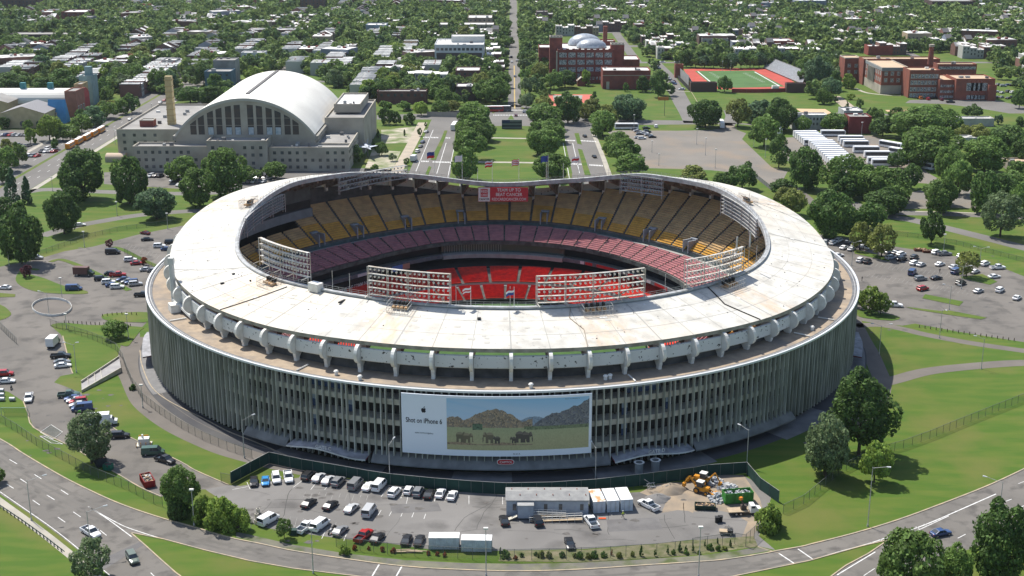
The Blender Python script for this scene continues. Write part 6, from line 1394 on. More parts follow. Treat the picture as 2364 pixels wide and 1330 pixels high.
def tree_proto(shape, lod, v):
    k = (shape, lod, v)
    if k in TP: return TP[k]
    n, leaf, lobes = {0: (10500, .054, 46), 1: (3600, .078, 30), 2: (900, .15, 18)}[lod]
    if shape == 'open': n = int(n * .7); lobes = int(lobes * 1.3)
    zs = {'round': .86, 'open': .95, 'cone': 1.15, 'bush': .75, 'tall': 1.25}[shape]; zc = {'round': .93, 'open': 1.12, 'cone': 1.3, 'bush': .50, 'tall': 1.26}[shape]
    V = crown_arrays(v * 17 + lod * 5 + len(shape), lobes, n, leaf, zs, zc, shape=shape)
    r = empty({'cone': 'conifer_tree', 'bush': 'bush'}.get(shape, 'tree'), PARK)
    me = quad_mesh('crown', V, leafm); o = bpy.data.objects.new('crown', me); COL.objects.link(o); o.parent = r
    trunk_mb(zc * .8, .055, v).build('trunk', bark, r)
    TP[k] = r; return r
TC = dict(dark=(.095, .165, .042), mid=(.140, .225, .055), light=(.21, .30, .058), olive=(.21, .24, .065), blue=(.105, .18, .085), purple=(.13, .05, .06), grey=(.165, .225, .105), rust=(.28, .08, .03))
TW = dict(dark='dark green', mid='mid green', light='bright green', olive='yellowish green', blue='blue-green', purple='dark purple', grey='greyish green', rust='rust-coloured')
TREES = []
def tree(px, py, rpx, ytop, col='mid', shape='round', where='', world=None):
    """trunk foot, crown half-width and crown top as seen in the photograph (full-size pixels)"""
    x, y = world if world else G(px, py); depth = (y + CAMD) * math.cos(PITCH) + CAMH * math.sin(PITCH); s = FPX / depth
    r = rpx / s; h = max(r * 1.0, (py - ytop) / (s * .93) * 1.0) if not world else None
    if world: r = rpx; h = ytop
    lod = 0 if r * s * .433 > 17 else (1 if r * s * .433 > 7 else 2)
    base = {'round': 1.80, 'open': 2.15, 'cone': 2.95, 'bush': 1.2, 'tall': 2.57}[shape]
    v = int(abs(x * 13 + y * 7)) % (5 if lod < 2 else 4)
    o = dup(tree_proto(shape, lod, v), (x, y, 0), random.Random(int(x * 31 + y)).uniform(0, 6.28), (r * random.Random(int(x * 5)).uniform(.9, 1.15), r * random.Random(int(y * 5)).uniform(.88, 1.1), min(r * 1.5, max(r * .62, h / base))), tuple(c * random.Random(int(x + y * 3)).uniform(.85, 1.2) for c in TC[col]))
    what = TW[col] + ' ' + {'round': 'round tree', 'open': 'airy tree', 'cone': 'conifer', 'bush': 'bush', 'tall': 'tall oval tree'}[shape]
    reg(o, what, where, 'bush' if shape == 'bush' else 'tree', 'trees ' + where if shape != 'bush' else 'bushes ' + where); TREES.append((x, y, r)); return o
def trees(k, L_, where):
    ox, oy = OFF[k]
    for t in L_: tree(ox + t[0] / 2.955, oy + t[1] / 2.955, t[2] / 2.955, oy + t[3] / 2.955, t[4] if len(t) > 4 else 'mid', t[5] if len(t) > 5 else 'round', where)
w1 = 'in the park left of the stadium'
trees(4, [(150, 500, 150, 60, 'dark'), (440, 295, 120, 30, 'dark'), (1070, 195, 135, 0, 'blue'), (570, 60, 155, -265, 'dark'), (885, 90, 125, -245, 'dark'), (480, 120, 90, -30, 'dark'), (1360, 110, 125, -130, 'mid'), (1540, 40, 150, -270, 'mid'), (1250, -60, 110, -220, 'mid'), (1700, -60, 90, -150, 'mid'), (1880, -80, 75, -190, 'mid'), (95, 95, 90, -150, 'blue', 'cone'), (190, 90, 60, -100, 'blue', 'cone'), (30, 200, 90, 60, 'dark')], w1)
trees(1, [(530, 1130, 70, 1010, 'grey'), (60, 1170, 70, 1010, 'mid'), (130, 1130, 70, 985, 'mid'), (20, 1250, 50, 1120, 'dark')], w1)
trees(4, [(750, 392, 30, 335, 'purple', 'open'), (182, 592, 36, 505, 'purple'), (985, 508, 24, 450, 'rust', 'open')], 'on the narrow islands of the left lot')
trees(4, [(790, 1008, 85, 890, 'mid', 'round')], 'alone on the grass beside the ring path'); trees(6, [(905, 60, 22, 20, 'dark', 'bush')], 'at the ring path fence')
trees(6, [(625, 560, 150, 215, 'grey', 'open'), (1235, 900, 125, 540, 'mid', 'tall')], 'between the service road and the highway')
trees(6, [(1400, 960, 90, 760, 'light', 'bush'), (1520, 1000, 110, 800, 'light', 'bush'), (1630, 1020, 80, 870, 'light', 'bush'), (1220, 930, 80, 800, 'dark', 'bush')], 'in the hedge at the left lot corner')
trees(6, [(1940, 1075, 52, 930, 'mid', 'open'), (2350, 1180, 40, 1120, 'light', 'bush')], 'by the roadside fence'); trees(6, [(625, 1350, 140, 1075, 'grey', 'open'), (-40, 700, 70, 580, 'mid')], 'beside the highway')
trees(8, [(1235, 505, 215, -70, 'dark', 'tall'), (1010, 660, 150, 60, 'grey', 'open'), (1000, 640, 130, 300, 'grey', 'open'), (1340, 690, 110, 400, 'light'), (620, 1020, 95, 785, 'light', 'bush'), (640, 990, 70, 830, 'dark', 'bush')], 'on the grass right of the stadium')
trees(8, [(1580, 1480, 230, 1030, 'mid'), (2160, 1400, 200, 790, 'dark', 'tall'), (1890, 1420, 120, 1120, 'mid'), (2190, 1400, 120, 1160, 'mid'), (1450, 1400, 90, 1180, 'mid'), (2380, 1250, 120, 880, 'dark')], 'at the lower right corner beside the highway')
w5 = 'beside the lot right of the stadium'
trees(5, [(1060, 330, 165, 30, 'dark'), (1300, 270, 115, 95, 'dark'), (780, 170, 100, 0, 'olive'), (1390, 455, 95, 235, 'olive', 'open'), (1240, 405, 75, 220, 'olive', 'open'), (1310, 835, 85, 660, 'light', 'open'), (1385, 845, 65, 700, 'light', 'open'), (1225, 800, 45, 670, 'mid', 'open'), (1970, 590, 75, 415, 'olive', 'open')], w5)
w6 = 'in the park right of the stadium'
trees(5, [(1730, 365, 88, 145, 'dark'), (1405, 165, 140, 0, 'dark'), (1785, 155, 120, -60, 'mid'), (2085, 160, 110, -110, 'dark'), (2200, 315, 135, 20, 'grey', 'open'), (2340, 170, 90, -40, 'mid'), (1500, 110, 90, -40, 'mid'), (1120, 60, 90, -80, 'dark'), (2270, 60, 110, -120, 'mid')], w6)
trees(3, [(870, 1290, 130, 1020, 'dark'), (1130, 1330, 150, 1060, 'mid', 'open'), (1290, 1350, 120, 1130, 'mid'), (1430, 1380, 140, 1150, 'mid'), (1590, 1290, 75, 1130, 'dark'), (1400, 930, 85, 800, 'dark'), (1640, 960, 200, 750, 'mid'), (1710, 1140, 190, 880, 'mid'), (1850, 1250, 120, 1000, 'mid'), (1910, 1330, 90, 1110, 'mid'), (2090, 1180, 165, 950, 'mid'), (2250, 1040, 130, 870, 'dark'), (1950, 960, 60, 860, 'olive'), (2060, 970, 75, 860, 'olive'), (2190, 850, 32, 790, 'blue'), (2010, 800, 72, 720, 'dark'), (1490, 810, 52, 740, 'dark'), (1350, 830, 52, 740, 'mid'), (2150, 1390, 150, 1200, 'dark'), (1790, 1400, 110, 1240, 'mid'), (2300, 1280, 100, 1120, 'mid'), (2360, 1120, 90, 950, 'dark'), (1500, 1150, 70, 1030, 'dark'), (2340, 860, 40, 800, 'dark'), (2220, 1390, 90, 1280, 'mid'), (1560, 880, 80, 770, 'mid'), (1830, 900, 100, 760, 'mid'), (1760, 840, 90, 730, 'mid')], 'around the bus lot')
trees(3, [(190, 870, 130, 690, 'dark'), (410, 865, 80, 680, 'olive', 'open'), (560, 840, 105, 690, 'blue'), (700, 890, 120, 690, 'dark'), (590, 1000, 110, 800, 'mid'), (690, 1145, 78, 930, 'dark', 'tall'), (850, 905, 55, 800, 'mid'), (1060, 900, 95, 780, 'mid'), (320, 630, 52, 525, 'dark'), (100, 1260, 105, 1145, 'olive'), (330, 1280, 75, 1180, 'dark'), (440, 1290, 90, 1120, 'dark'), (720, 1340, 85, 1230, 'dark'), (740, 1400, 85, 1280, 'olive'), (480, 820, 60, 740, 'mid')], 'around the bare brown lot')
trees(3, [(60 + i * 62, 470 - abs(i - 5) * 2, 48, 350 + (i * 37) % 40, ('dark', 'mid', 'blue')[i % 3]) for i in range(12)], 'in the belt behind the running track')
trees(3, [(1165, 605, 50, 515, 'light'), (1070, 620, 52, 500, 'dark'), (950, 600, 95, 400, 'blue'), (880, 560, 80, 480, 'dark'), (990, 710, 52, 610, 'mid'), (860, 520, 60, 400, 'mid'), (1180, 680, 30, 640, 'light'), (1240, 740, 25, 680, 'mid'), (1310, 800, 35, 740, 'blue', 'cone'), (1080, 700, 22, 650, 'dark', 'cone'), (1155, 740, 18, 690, 'dark', 'cone'), (930, 650, 50, 580, 'mid'), (1030, 660, 40, 600, 'mid'), (2330, 740, 50, 610, 'dark'), (1000, 520, 60, 400, 'dark'), (1110, 500, 50, 430, 'mid')], 'between the track and the long school')
w2 = 'in the left tree row of the mall'
trees(2, [(880, 870, 120, 700), (900, 960, 115, 800), (850, 1000, 120, 830), (860, 1090, 110, 900), (810, 1225, 80, 1030), (820, 900, 80, 750), (930, 900, 70, 790), (780, 1060, 60, 930)], w2)
trees(2, [(1350, 880, 110, 720), (1370, 970, 125, 830), (1350, 1060, 120, 890), (1400, 1230, 130, 1060), (1440, 930, 60, 820), (1290, 980, 60, 850), (1300, 820, 60, 720), (1300, 1060, 60, 940)], 'in the right tree row of the mall')
trees(2, [(1510, 840, 105, 650, 'dark'), (1665, 820, 85, 690, 'olive'), (1780, 850, 70, 730, 'olive'), (1745, 930, 95, 770), (1920, 820, 125, 650, 'blue'), (1850, 1030, 90, 910), (1890, 1130, 110, 960), (1940, 1200, 105, 1060), (1800, 1060, 60, 970), (2000, 1290, 40, 1180), (1560, 760, 60, 690, 'mid')], 'between the right mall road and bare lot')
trees(2, [(2020, 628, 52, 530, 'dark'), (2125, 665, 62, 500, 'dark', 'tall'), (1630, 585, 40, 450, 'light'), (1415, 610, 62, 490), (1490, 600, 85, 490, 'dark'), (1335, 655, 38, 560, 'dark', 'cone'), (1350, 740, 55, 660, 'rust' if False else 'olive'), (1690, 690, 40, 620, 'dark', 'cone'), (1905, 625, 22, 570), (1350, 470, 70, 400), (1250, 350, 60, 300, 'dark')], 'on the lawn before the crenellated school')
trees(2, [(1030, 710, 80, 550), (950, 700, 75, 560), (1060, 600, 60, 500), (1225, 740, 48, 640, 'grey'), (1220, 650, 50, 540, 'grey'), (1220, 560, 45, 480, 'mid'), (1210, 490, 45, 410, 'grey'), (1060, 470, 55, 400), (1020, 540, 50, 440), (980, 520, 60, 430, 'dark'), (1215, 420, 50, 340, 'mid'), (1075, 390, 45, 330, 'grey'), (1090, 320, 50, 250), (1225, 340, 45, 270), (1280, 420, 60, 350, 'dark'), (1270, 560, 50, 460), (1080, 250, 45, 190), (1210, 280, 40, 220), (1100, 190, 35, 140), (1205, 210, 40, 150)], 'lining the long street')
trees(2, [(510, 790, 55, 700, 'light'), (640, 780, 60, 690, 'mid'), (390, 755, 50, 695), (270, 755, 45, 690), (145, 755, 40, 690, 'light'), (300, 650, 85, 530, 'light'), (390, 600, 70, 490, 'mid'), (670, 730, 75, 610), (720, 760, 60, 690, 'olive'), (560, 640, 35, 570, 'grey'), (190, 650, 50, 590, 'dark'), (730, 720, 50, 640), (660, 600, 55, 540), (340, 380, 80, 300, 'light'), (820, 300, 70, 190, 'olive'), (250, 440, 40, 400, 'dark'), (500, 450, 70, 370), (60, 640, 40, 560), (90, 560, 40, 490), (60, 480, 50, 400, 'dark'), (150, 380, 55, 290, 'dark'), (720, 500, 40, 440, 'olive')], 'among the terraces left of the mall')
trees(2, [(270, 850, 45, 740, 'dark'), (340, 850, 35, 770, 'dark'), (430, 850, 38, 775, 'dark'), (60, 1110, 50, 1000, 'dark'), (240, 1060, 50, 975, 'mid'), (140, 1010, 18, 960, 'dark', 'cone'), (180, 1020, 18, 955, 'dark', 'cone'), (215, 940, 18, 880, 'dark', 'cone'), (315, 1100, 28, 1045, 'grey', 'open'), (190, 1160, 30, 1125, 'mid', 'bush'), (410, 1130, 25, 1080, 'dark', 'open'), (395, 930, 12, 880, 'dark', 'cone'), (30, 1060, 40, 1000, 'dark'), (500, 930, 18, 860, 'dark', 'open'), (540, 870, 12, 830, 'dark', 'open')], 'in the garden right of the armoury')
trees(1, [(340, 960, 80, 800, 'light'), (210, 980, 42, 880, 'light'), (60, 870, 38, 810, 'dark'), (30, 880, 40, 800, 'dark'), (190, 890, 38, 820, 'mid'), (375, 1020, 28, 945, 'dark'), (480, 960, 70, 860, 'mid'), (560, 910, 70, 790, 'mid'), (640, 860, 75, 740, 'blue'), (730, 810, 75, 700, 'mid'), (900, 770, 62, 650, 'dark'), (840, 780, 50, 680, 'mid'), (430, 960, 50, 880, 'mid'), (560, 820, 45, 750, 'dark'), (760, 740, 45, 690, 'olive'), (700, 740, 40, 700, 'olive'), (55, 1060, 60, 960, 'olive'), (440, 820, 30, 790, 'dark'), (305, 840, 12, 800, 'dark', 'cone'), (255, 880, 12, 840, 'dark', 'cone')], 'between the coloured hall and the avenue')
trees(1, [(1300, 705, 95, 600, 'dark'), (1450, 710, 85, 600, 'dark'), (1230, 680, 55, 600, 'dark'), (1370, 700, 60, 640, 'mid'), (1550, 680, 60, 600), (1730, 560, 60, 460, 'light'), (680, 670, 80, 540, 'dark'), (730, 690, 50, 600, 'mid'), (1120, 640, 55, 580, 'mid'), (60, 630, 120, 510, 'dark'), (300, 640, 90, 540, 'dark'), (430, 630, 100, 490, 'dark'), (300, 500, 80, 390, 'blue'), (80, 370, 110, 290, 'mid'), (440, 400, 80, 290, 'dark'), (540, 360, 70, 300, 'mid'), (950, 440, 95, 330, 'olive'), (1320, 500, 50, 420, 'light'), (620, 470, 50, 390, 'dark'), (900, 520, 60, 440, 'mid'), (1050, 500, 60, 430), (780, 590, 45, 500, 'blue'), (840, 470, 50, 420)], 'by the terraces left of the armoury')
# auto-filled district canopy
FOOT = []
for o in list(bpy.data.objects):
    if o.type == 'MESH' and o.parent and o.parent.type == 'EMPTY' and o.name.split('.')[0] in ('wall', 'side_block', 'rear_block', 'west_block', 'rear_wing', 'tall_block', 'classroom_wing', 'gym_wing', 'low_wing', 'north_wing', 'stone_block', 'link_wing') and len(o.data.vertices) == 8:
        v = [q.co for q in o.data.vertices]; FOOT.append((min(q.x for q in v), max(q.x for q in v), min(q.y for q in v), max(q.y for q in v)))
NOT = [[(1262, 290), (1262, 165), (1275, 70), (1430, 70), (1500, 145), (1520, 215), (1610, 290)], [(1500, 140), (1545, 140), (1600, 215), (1640, 290), (1590, 290)], [(1555, 150), (1770, 148), (1875, 190), (1880, 300), (1560, 300)], [(1930, 235), (1930, 125), (2260, 120), (2320, 190), (2440, 250), (2440, 300), (1900, 300)], [(-300, 205), (220, 205), (280, 230), (440, 200), (520, 230), (560, 170), (700, 165), (840, 240), (1000, 262), (2600, 280), (2600, 600), (-300, 600)], [(1172, 400), (1172, 130), (1184, 0), (1200, 0), (1206, 130), (1210, 400)]]
rr = random.Random(77); cand = []
Y = 455.0
while Y < 1460:
    half = .394 * (Y + 384) + 70; X = -half
    while X < half:
        x = X + rr.uniform(-4, 4); y = Y + rr.uniform(-4, 4); X += 8.2
        r = rr.choice((3.2, 4.0, 4.6, 5.2, 6.0, 7.0)); p = project((x, y, 0))
        if y > 760: r *= 1.2
        if rr.random() < .30: continue
        if any(inpoly(p, q) for q in NOT): continue
        if -3.5 - r * .6 < x < 7 + r * .6: continue
        if (y - 546) % 112 < 9 and y > 540 and rr.random() < .7: continue
        kx, ky = int(x // 9), int(y // 9); lim = r * .38 + 3.0
        if any(abs(h[0] - x) < lim + 1.5 and abs(h[1] - y) < lim + 1.5 for a in (-1, 0, 1) for b in (-1, 0, 1) for h in occ.get((kx + a, ky + b), ())): continue
        if any(f[0] - 3 < x < f[1] + 3 and f[2] - r - 7 < y < f[3] + 3 for f in FOOT): continue
        if any(abs(t[0] - x) < t[2] * .7 + 2 and abs(t[1] - y) < t[2] * .7 + 2 for t in TREES[-1:0:-1] if abs(t[1] - y) < 12): continue
        cand.append((x, y, r))
    Y += 8.2
cand.sort(key=lambda t: (t[1] + 384) / t[2] + (1e6 if not -20 < project((t[0], t[1], 0))[0] < 2384 else 0))
nind = max(0, 292 - sum(1 for o, a, b in REG if o['category'] == 'tree'))
for x, y, r in cand[:nind]:
    px = project((x, y, 0))[0]
    where = 'in the woods ' + ('beyond the coloured hall' if px < 300 else 'behind the armoury' if px < 800 else 'left of the long street' if px < 1180 else 'right of the long street' if px < 1560 else 'beyond the running track' if px < 1950 else 'beyond the long school')
    tree(0, 0, r, r * rr.uniform(1.7, 2.2), rr.choice(('dark', 'mid', 'mid', 'light', 'olive', 'blue', 'grey')), 'round', where, (x, y))
base = [crown_arrays(s, 13, 330, .20, .9, 1.05) for s in range(6)]
out = []
for i, (x, y, r) in enumerate(cand[nind:]):
    V = base[i % 6] if y < 900 else base[i % 6][: len(base[i % 6]) // 8 * 4]
    k = 1.0 if y < 900 else 1.3; a = rr.uniform(0, 6.28); ca, sa = math.cos(a), math.sin(a); h = r * rr.uniform(.8, 1.05)
    out.append(np.c_[(V[:, 0] * ca - V[:, 1] * sa) * r + x, (V[:, 0] * sa + V[:, 1] * ca) * r + y, V[:, 2] * h])
me = quad_mesh('far_woods', np.concatenate(out), leaff); o = bpy.data.objects.new('far_woods', me); COL.objects.link(o); o['kind'] = 'stuff'

print('trees', len(cand), nind, 'houses', len(vis_h))
# ================================================================ STREET FURNITURE, FENCES, SIGNS, PEOPLE
def lamp(p, h, arms, where, kind='cobra', group='street lamps'):
    """arms: list of (dx, dy) reaches"""
    r = empty('street_lamp', (p[0], p[1], 0)); mb = MB(); mb.tube((0, 0, 0), (0, 0, .6), .22, 8, .18); mb.tube((0, 0, 0), (0, 0, h), .12, 8, .07); mb.build('pole', M['steel'], r)
    for dx, dy in arms:
        L_ = math.hypot(dx, dy)
        if L_ < .1:
            MB().box((0, 0, h), (.9, .5, .35)).build('lamp_head', M['white'], r); continue
        MB().tube((0, 0, h - .25), (dx, dy, h + .5), .05, 6).build('arm', M['steel'], r)
        mb = MB(); ux, uy = dx / L_, dy / L_; mb.tube((dx, dy, h + .5), (dx + ux * .9, dy + uy * .9, h + .55), .12, 6, .2); mb.build('lamp_head', mat('lamp_shell', (.62, .63, .64), .4), r)
    return reg(r, 'tall grey street lamp' if arms and math.hypot(*arms[0]) > .1 else 'slim grey floodlight pole', where, 'street lamp', group)
L6 = [(6, 215, 950, 9.6, [(3, 1.2)], 'beside the highway'), (6, 622, 1180, 9.8, [(3, 1.2)], 'beside the highway'), (6, 1325, 985, 8.5, [(0, 0)], 'at the hedge on the highway kerb'), (6, 2137, 1312, 10, [(0, 0)], 'on the pavement below the front lot'), (7, 952, 1328, 10.5, [(0, 0)], 'on the pavement below the front lot'),
 (6, 975, 182, 6.5, [(0, 0)], 'on the grass bank below the ring path'), (6, 1668, 525, 10, [(2, 1.6)], 'on the grass bank below the ring path'), (7, 296, 704, 10, [(.8, 2)], 'among the cars by the green fence'), (7, 1697, 712, 9.5, [(-.8, 2)], 'behind the white containers'),
 (8, 472, 572 + 10, 9.5, [(-1.6, 1.4)], 'at the right corner of the green fence'), (8, 1297, 992, 14, [(2.6, -1)], 'on the right grass beside the highway'), (8, 143, 1335, 11, [(0, 0)], 'on the pavement below the front lot'), (8, 2195, 900, 7.5, [(-3, 1.5)], 'behind the lower right trees'),
 (5, 1188, 512, 8.8, [(-1.9, .4), (1.9, -.3)], 'in the lot right of the stadium'), (5, 1815, 412, 6.5, [(0, 0)], 'in the lot right of the stadium'), (5, 2062, 492, 5.5, [(-1.9, .4), (1.9, -.3)], 'in the lot right of the stadium'), (5, 1935, 672, 8, [(-1.9, .4), (1.9, -.3)], 'in the lot right of the stadium'), (5, 1853, 812, 8, [(-1.9, .4), (1.9, -.3)], 'in the lot right of the stadium'),
 (5, 1787, 1007, 9, [(.5, -1.3)], 'on the lawn right of the stadium'), (5, 2072, 1218, 9.3, [(-2, .6)], 'on the lawn right of the stadium'), (5, 1375, 1117, 9, [(-2.2, .2), (2.2, -.2)], 'on the lawn right of the stadium'),
 (4, 63, 512, 7.5, [(1.5, .2)], 'left of the stadium'), (4, 577, 387, 6.2, [(0, 0)], 'left of the stadium'), (4, 1145, 262, 6.5, [(0, 0)], 'left of the stadium'), (4, 425, 745, 7.6, [(0, 0)], 'left of the stadium'), (4, 335, 852, 7.6, [(-2, .2)], 'left of the stadium'), (4, 455, 945, 5, [(0, 0)], 'left of the stadium'), (4, 877, 1012, 8, [(0, 0)], 'left of the stadium'), (4, 522, 1242, 8.5, [(-2.2, .2), (.5, .1)], 'left of the stadium'), (4, 800, 172, 6, [(0, 0)], 'left of the stadium'),
 (1, 360, 1305, 6.5, [(0, 0)], 'beside the wide avenue'), (1, 787, 985, 8, [(0, 0)], 'beside the wide avenue'), (1, 1370, 712, 8, [(0, 0)], 'beside the wide avenue'), (1, 1038, 775, 6, [(0, 0)], 'beside the wide avenue'),
 (3, 257, 1148, 9.5, [(0, 0)], 'in the bare brown lot'), (3, 190, 1060, 9, [(0, 0)], 'in the bare brown lot'), (3, 130, 985, 8.5, [(0, 0)], 'in the bare brown lot'), (2, 1960, 890, 9, [(0, 0)], 'in the bare brown lot'), (2, 2130, 1130, 6, [(0, 0)], 'in the bare brown lot'), (2, 2083, 1040, 6, [(0, 0)], 'in the bare brown lot'),
 (3, 520, 1000, 9.5, [(0, 0)], 'between the bare lot and the bus lot'), (3, 598, 1075, 9.5, [(0, 0)], 'between the bare lot and the bus lot'), (3, 850, 910, 6.5, [(0, 0)], 'around the bus lot'), (3, 1253, 945, 9, [(0, 0)], 'around the bus lot'), (3, 880, 1295, 9.5, [(0, 0)], 'around the bus lot'), (3, 1953, 1310, 5.5, [(0, 0)], 'around the bus lot'), (3, 1500, 1040, 4.5, [(0, 0)], 'around the bus lot'), (3, 2238, 1310, 8, [(0, 0)], 'around the bus lot'),
 (3, 305, 490, 8, [(0, 0)], 'around the running track'), (3, 362, 490, 8, [(0, 0)], 'around the running track'), (3, 1073, 500, 14, [(0, 0)], 'around the running track'), (3, 40, 460, 15, [(0, 0)], 'around the running track'), (2, 1297, 455, 13, [(0, 0)], 'left of the crenellated school')]
for k, x, y, h, a, wh in L6: lamp(K(k, x, y), h, a, wh)
# ---- fences
mesh_mat = bpy.data.materials.new('chain_link'); mesh_mat.use_nodes = True; _n = mesh_mat.node_tree; _b = _n.nodes['Principled BSDF']; _b.inputs['Base Color'].default_value = (.10, .12, .10, 1); _b.inputs['Metallic'].default_value = .3; _b.inputs['Roughness'].default_value = .6; _b.inputs['Alpha'].default_value = .26
screen = mat('green_screen', (.008, .035, .028), .8, col2=(.014, .05, .04), scale=.3)
postm = mat('fence_post', (.12, .13, .12), .6)
def fence(pts, h, step, what, where, screened=False, topc=None, world=False, fab=None, name='chain_link_fence'):
    q = [p if world else G(*p) for p in pts]; W_ = []
    for a, b in zip(q[:-1], q[1:]):
        d = math.hypot(b[0] - a[0], b[1] - a[1]); n = max(1, round(d / step)); W_ += [(a[0] + (b[0] - a[0]) * i / n, a[1] + (b[1] - a[1]) * i / n) for i in range(n)]
    W_.append(q[-1]); m_ = W_[len(W_) // 2]; r = empty(name, (m_[0], m_[1], 0)); W_ = [(x - m_[0], y - m_[1]) for x, y in W_]
    mb = MB(); mb.grid([[(x, y, .05) for x, y in W_], [(x, y, h) for x, y in W_]]); mb.build('screen' if screened else 'mesh', fab or (screen if screened else mesh_mat), r)
    mb = MB()
    for a, b in zip(W_[:-1], W_[1:]): mb.tube((*a, h), (*b, h), .045, 4, cap=False)
    mb.build('top_rail', M['steel'] if topc else postm, r)
    for i, (x, y) in enumerate(W_[:100]):
        MB().tube((x, y, 0), (x, y, h + .08), .05, 5).build('post', postm, r)
    return reg(r, what, where, 'fence')
def k_(k, *a): return [(OFF[k][0] + x / 2.955, OFF[k][1] + y / 2.955) for x, y in a]
fence(k_(6, (-60, 240), (0, 280), (120, 350), (250, 440), (380, 510), (520, 585), (620, 640), (780, 705), (880, 745), (980, 800), (1050, 835), (1110, 855)), 2.3, 3.2, 'long green chain-link fence', 'between the service road and the highway')
fence(k_(4, (345, 925), (470, 965), (600, 1005), (700, 1045), (790, 1090), (840, 1160), (870, 1250), (905, 1330)) + k_(6, (930, 60), (975, 135), (1090, 225), (1240, 325), (1380, 400), (1550, 470), (1720, 525)), 2.3, 3.2, 'curving dark chain-link fence', 'between the ring path and the grass bank')
fence(k_(6, (1510, 690), (1575, 702)), 2.4, 3, 'short chain-link fence', 'at the lower end of the grass bank')
fence(k_(6, (1577, 702), (1838, 562), (1900, 575), (2060, 610), (2364, 662)) + k_(7, (150, 690), (300, 712), (600, 742), (850, 762), (1090, 776), (1400, 770), (1700, 750), (2000, 715), (2364, 668)) + k_(8, (200, 650), (470, 632), (560, 740), (690, 832)), 3.0, 3.2, 'tall dark green screened fence', 'between the stadium apron and the front lot', True, True)
fence(k_(7, (-70, 1128), (0, 1145), (280, 1180), (560, 1200), (860, 1218), (1145, 1225), (1500, 1218), (1800, 1205), (2115, 1185), (2364, 1158)) + k_(8, (100, 1148), (305, 1120), (390, 1112), (465, 1125)), 2.6, 3.2, 'thin grey chain-link fence', 'along the roadside edge of the front lot')
fence(k_(8, (465, 1130), (550, 1052)), 3.0, 2, 'open dark steel gate', 'at the right end of the front lot', name='steel_gate')
fence(k_(8, (720, 905), (860, 840), (1010, 715), (1100, 640), (1250, 560), (1420, 495), (1540, 460), (1720, 395), (1900, 320), (2100, 240), (2364, 135)), 2.3, 3.2, 'long green chain-link fence', 'across the right grass slope')
fence(k_(4, (275, 440), (400, 395), (600, 325), (800, 278), (1000, 250), (1200, 225)), 1.8, 3.5, 'faint chain-link fence', 'on the slope above the left lot')
fence(k_(5, (1430, 300), (1640, 325), (1900, 370), (2364, 490)), 1.8, 3.5, 'faint chain-link fence', 'on the slope above the right lot')
fence(k_(4, (850, 430), (960, 490), (1090, 560)), 2.2, 3.2, 'wire fence', 'along the strip of the left lot')
fence(k_(4, (-40, 930), (0, 940), (60, 1000), (115, 1050)), 2.4, 2.2, 'dark railing gate', 'at the left edge of the forecourt')
fence(k_(2, (550, 795), (765, 800)), 3, 5, 'pale railing fence', 'closing the top of the left mall road', fab=mat('pale_bars', (.33, .31, .27), .8))
fence([(1733, 402), (1781, 440)], 2, 4, 'grey fence', 'behind the right rim of the stadium', fab=mat('grey_bars', (.16, .16, .16), .8))
fence(k_(3, (370, 632), (470, 634), (590, 633), (740, 628)), 2.6, 4, 'red padded fence', 'on the near edge of the running track', fab=mat('track_pad', (.25, .05, .04), .8))
fence(k_(3, (2, 540), (80, 620)), 3, 4, 'black fence', 'left of the running track', fab=mat('black_bars', (.03, .03, .03), .8))
# guardrail
q = [G(-40, 1130), G(0, 1172), G(51, 1206), G(101, 1242), G(150, 1280)]; r = empty('guardrail', (*q[2], 0)); q = [(a[0] - r.location[0], a[1] - r.location[1]) for a in q]; mb = MB()
for a, b in zip(q[:-1], q[1:]): mb.grid([[(*a, .45), (*b, .45)], [(*a, .8), (*b, .8)]])
mb.build('rail', mat('rail_blue', (.12, .16, .20), .5, .2), r)
for a, b in zip(q[:-1], q[1:]):
    for i in range(6): u = i / 6; MB().box((a[0] + (b[0] - a[0]) * u, a[1] + (b[1] - a[1]) * u, .4), (.18, .18, .8)).build('post', postm, r)
reg(r, 'blue-grey guardrail', 'along the far left lower pavement', 'guardrail')
# white barrier oval and bollards
q = spline([(120 + 46 * math.cos(a), 711 + 20 * math.sin(a)) for a in np.linspace(0, 2 * math.pi, 13)[:-1]], 3, True); w_ = [G(*p) for p in q]; w_.append(w_[0]); r = empty('barrier_ring', (*G(120, 711), 0)); c = r.location
mb = MB()
for f in (1.0, .985):
    mb.grid([[(c[0] * 0 + (p[0] - c[0]) * f, (p[1] - c[1]) * f, z) for p in w_] for z in (0, .75)])
mb.grid([[((p[0] - c[0]) * f, (p[1] - c[1]) * f, .75) for p in w_] for f in (1.0, .985)])
mb.build('barrier_wall', M['white'], r); mb = MB(); mb.poly([((p[0] - c[0]) * .94, (p[1] - c[1]) * .94, .04) for p in w_[:-1]]); mb.build('paved_floor', pathm, r); reg(r, 'oval ring of white traffic barriers', 'on the left forecourt', 'barrier')
bol = None
def bollards(L_, where):
    for p in L_:
        r = MB(); r.tube((0, 0, 0), (0, 0, .95), .13, 6); r.tube((0, 0, .95), (0, 0, 1.0), .16, 6, .05); o = r.build('bollard', mat('bollard_dark', (.10, .08, .06), .8)); o.location = (*p, 0); reg(o, 'low dark bollard', where, 'bollard', 'bollards ' + where)
bollards([K(5, 1650 + i * 38, 935 + i * 5.4) for i in range(18)], 'along the lot path right of the stadium'); bollards([K(4, 700 + i * 33, 860 - 14 * math.sin(i * .35)) for i in range(8)] + [K(4, 440 + i * 30, 905 + i * 1.5) for i in range(16)], 'edging the lawns left of the stadium')
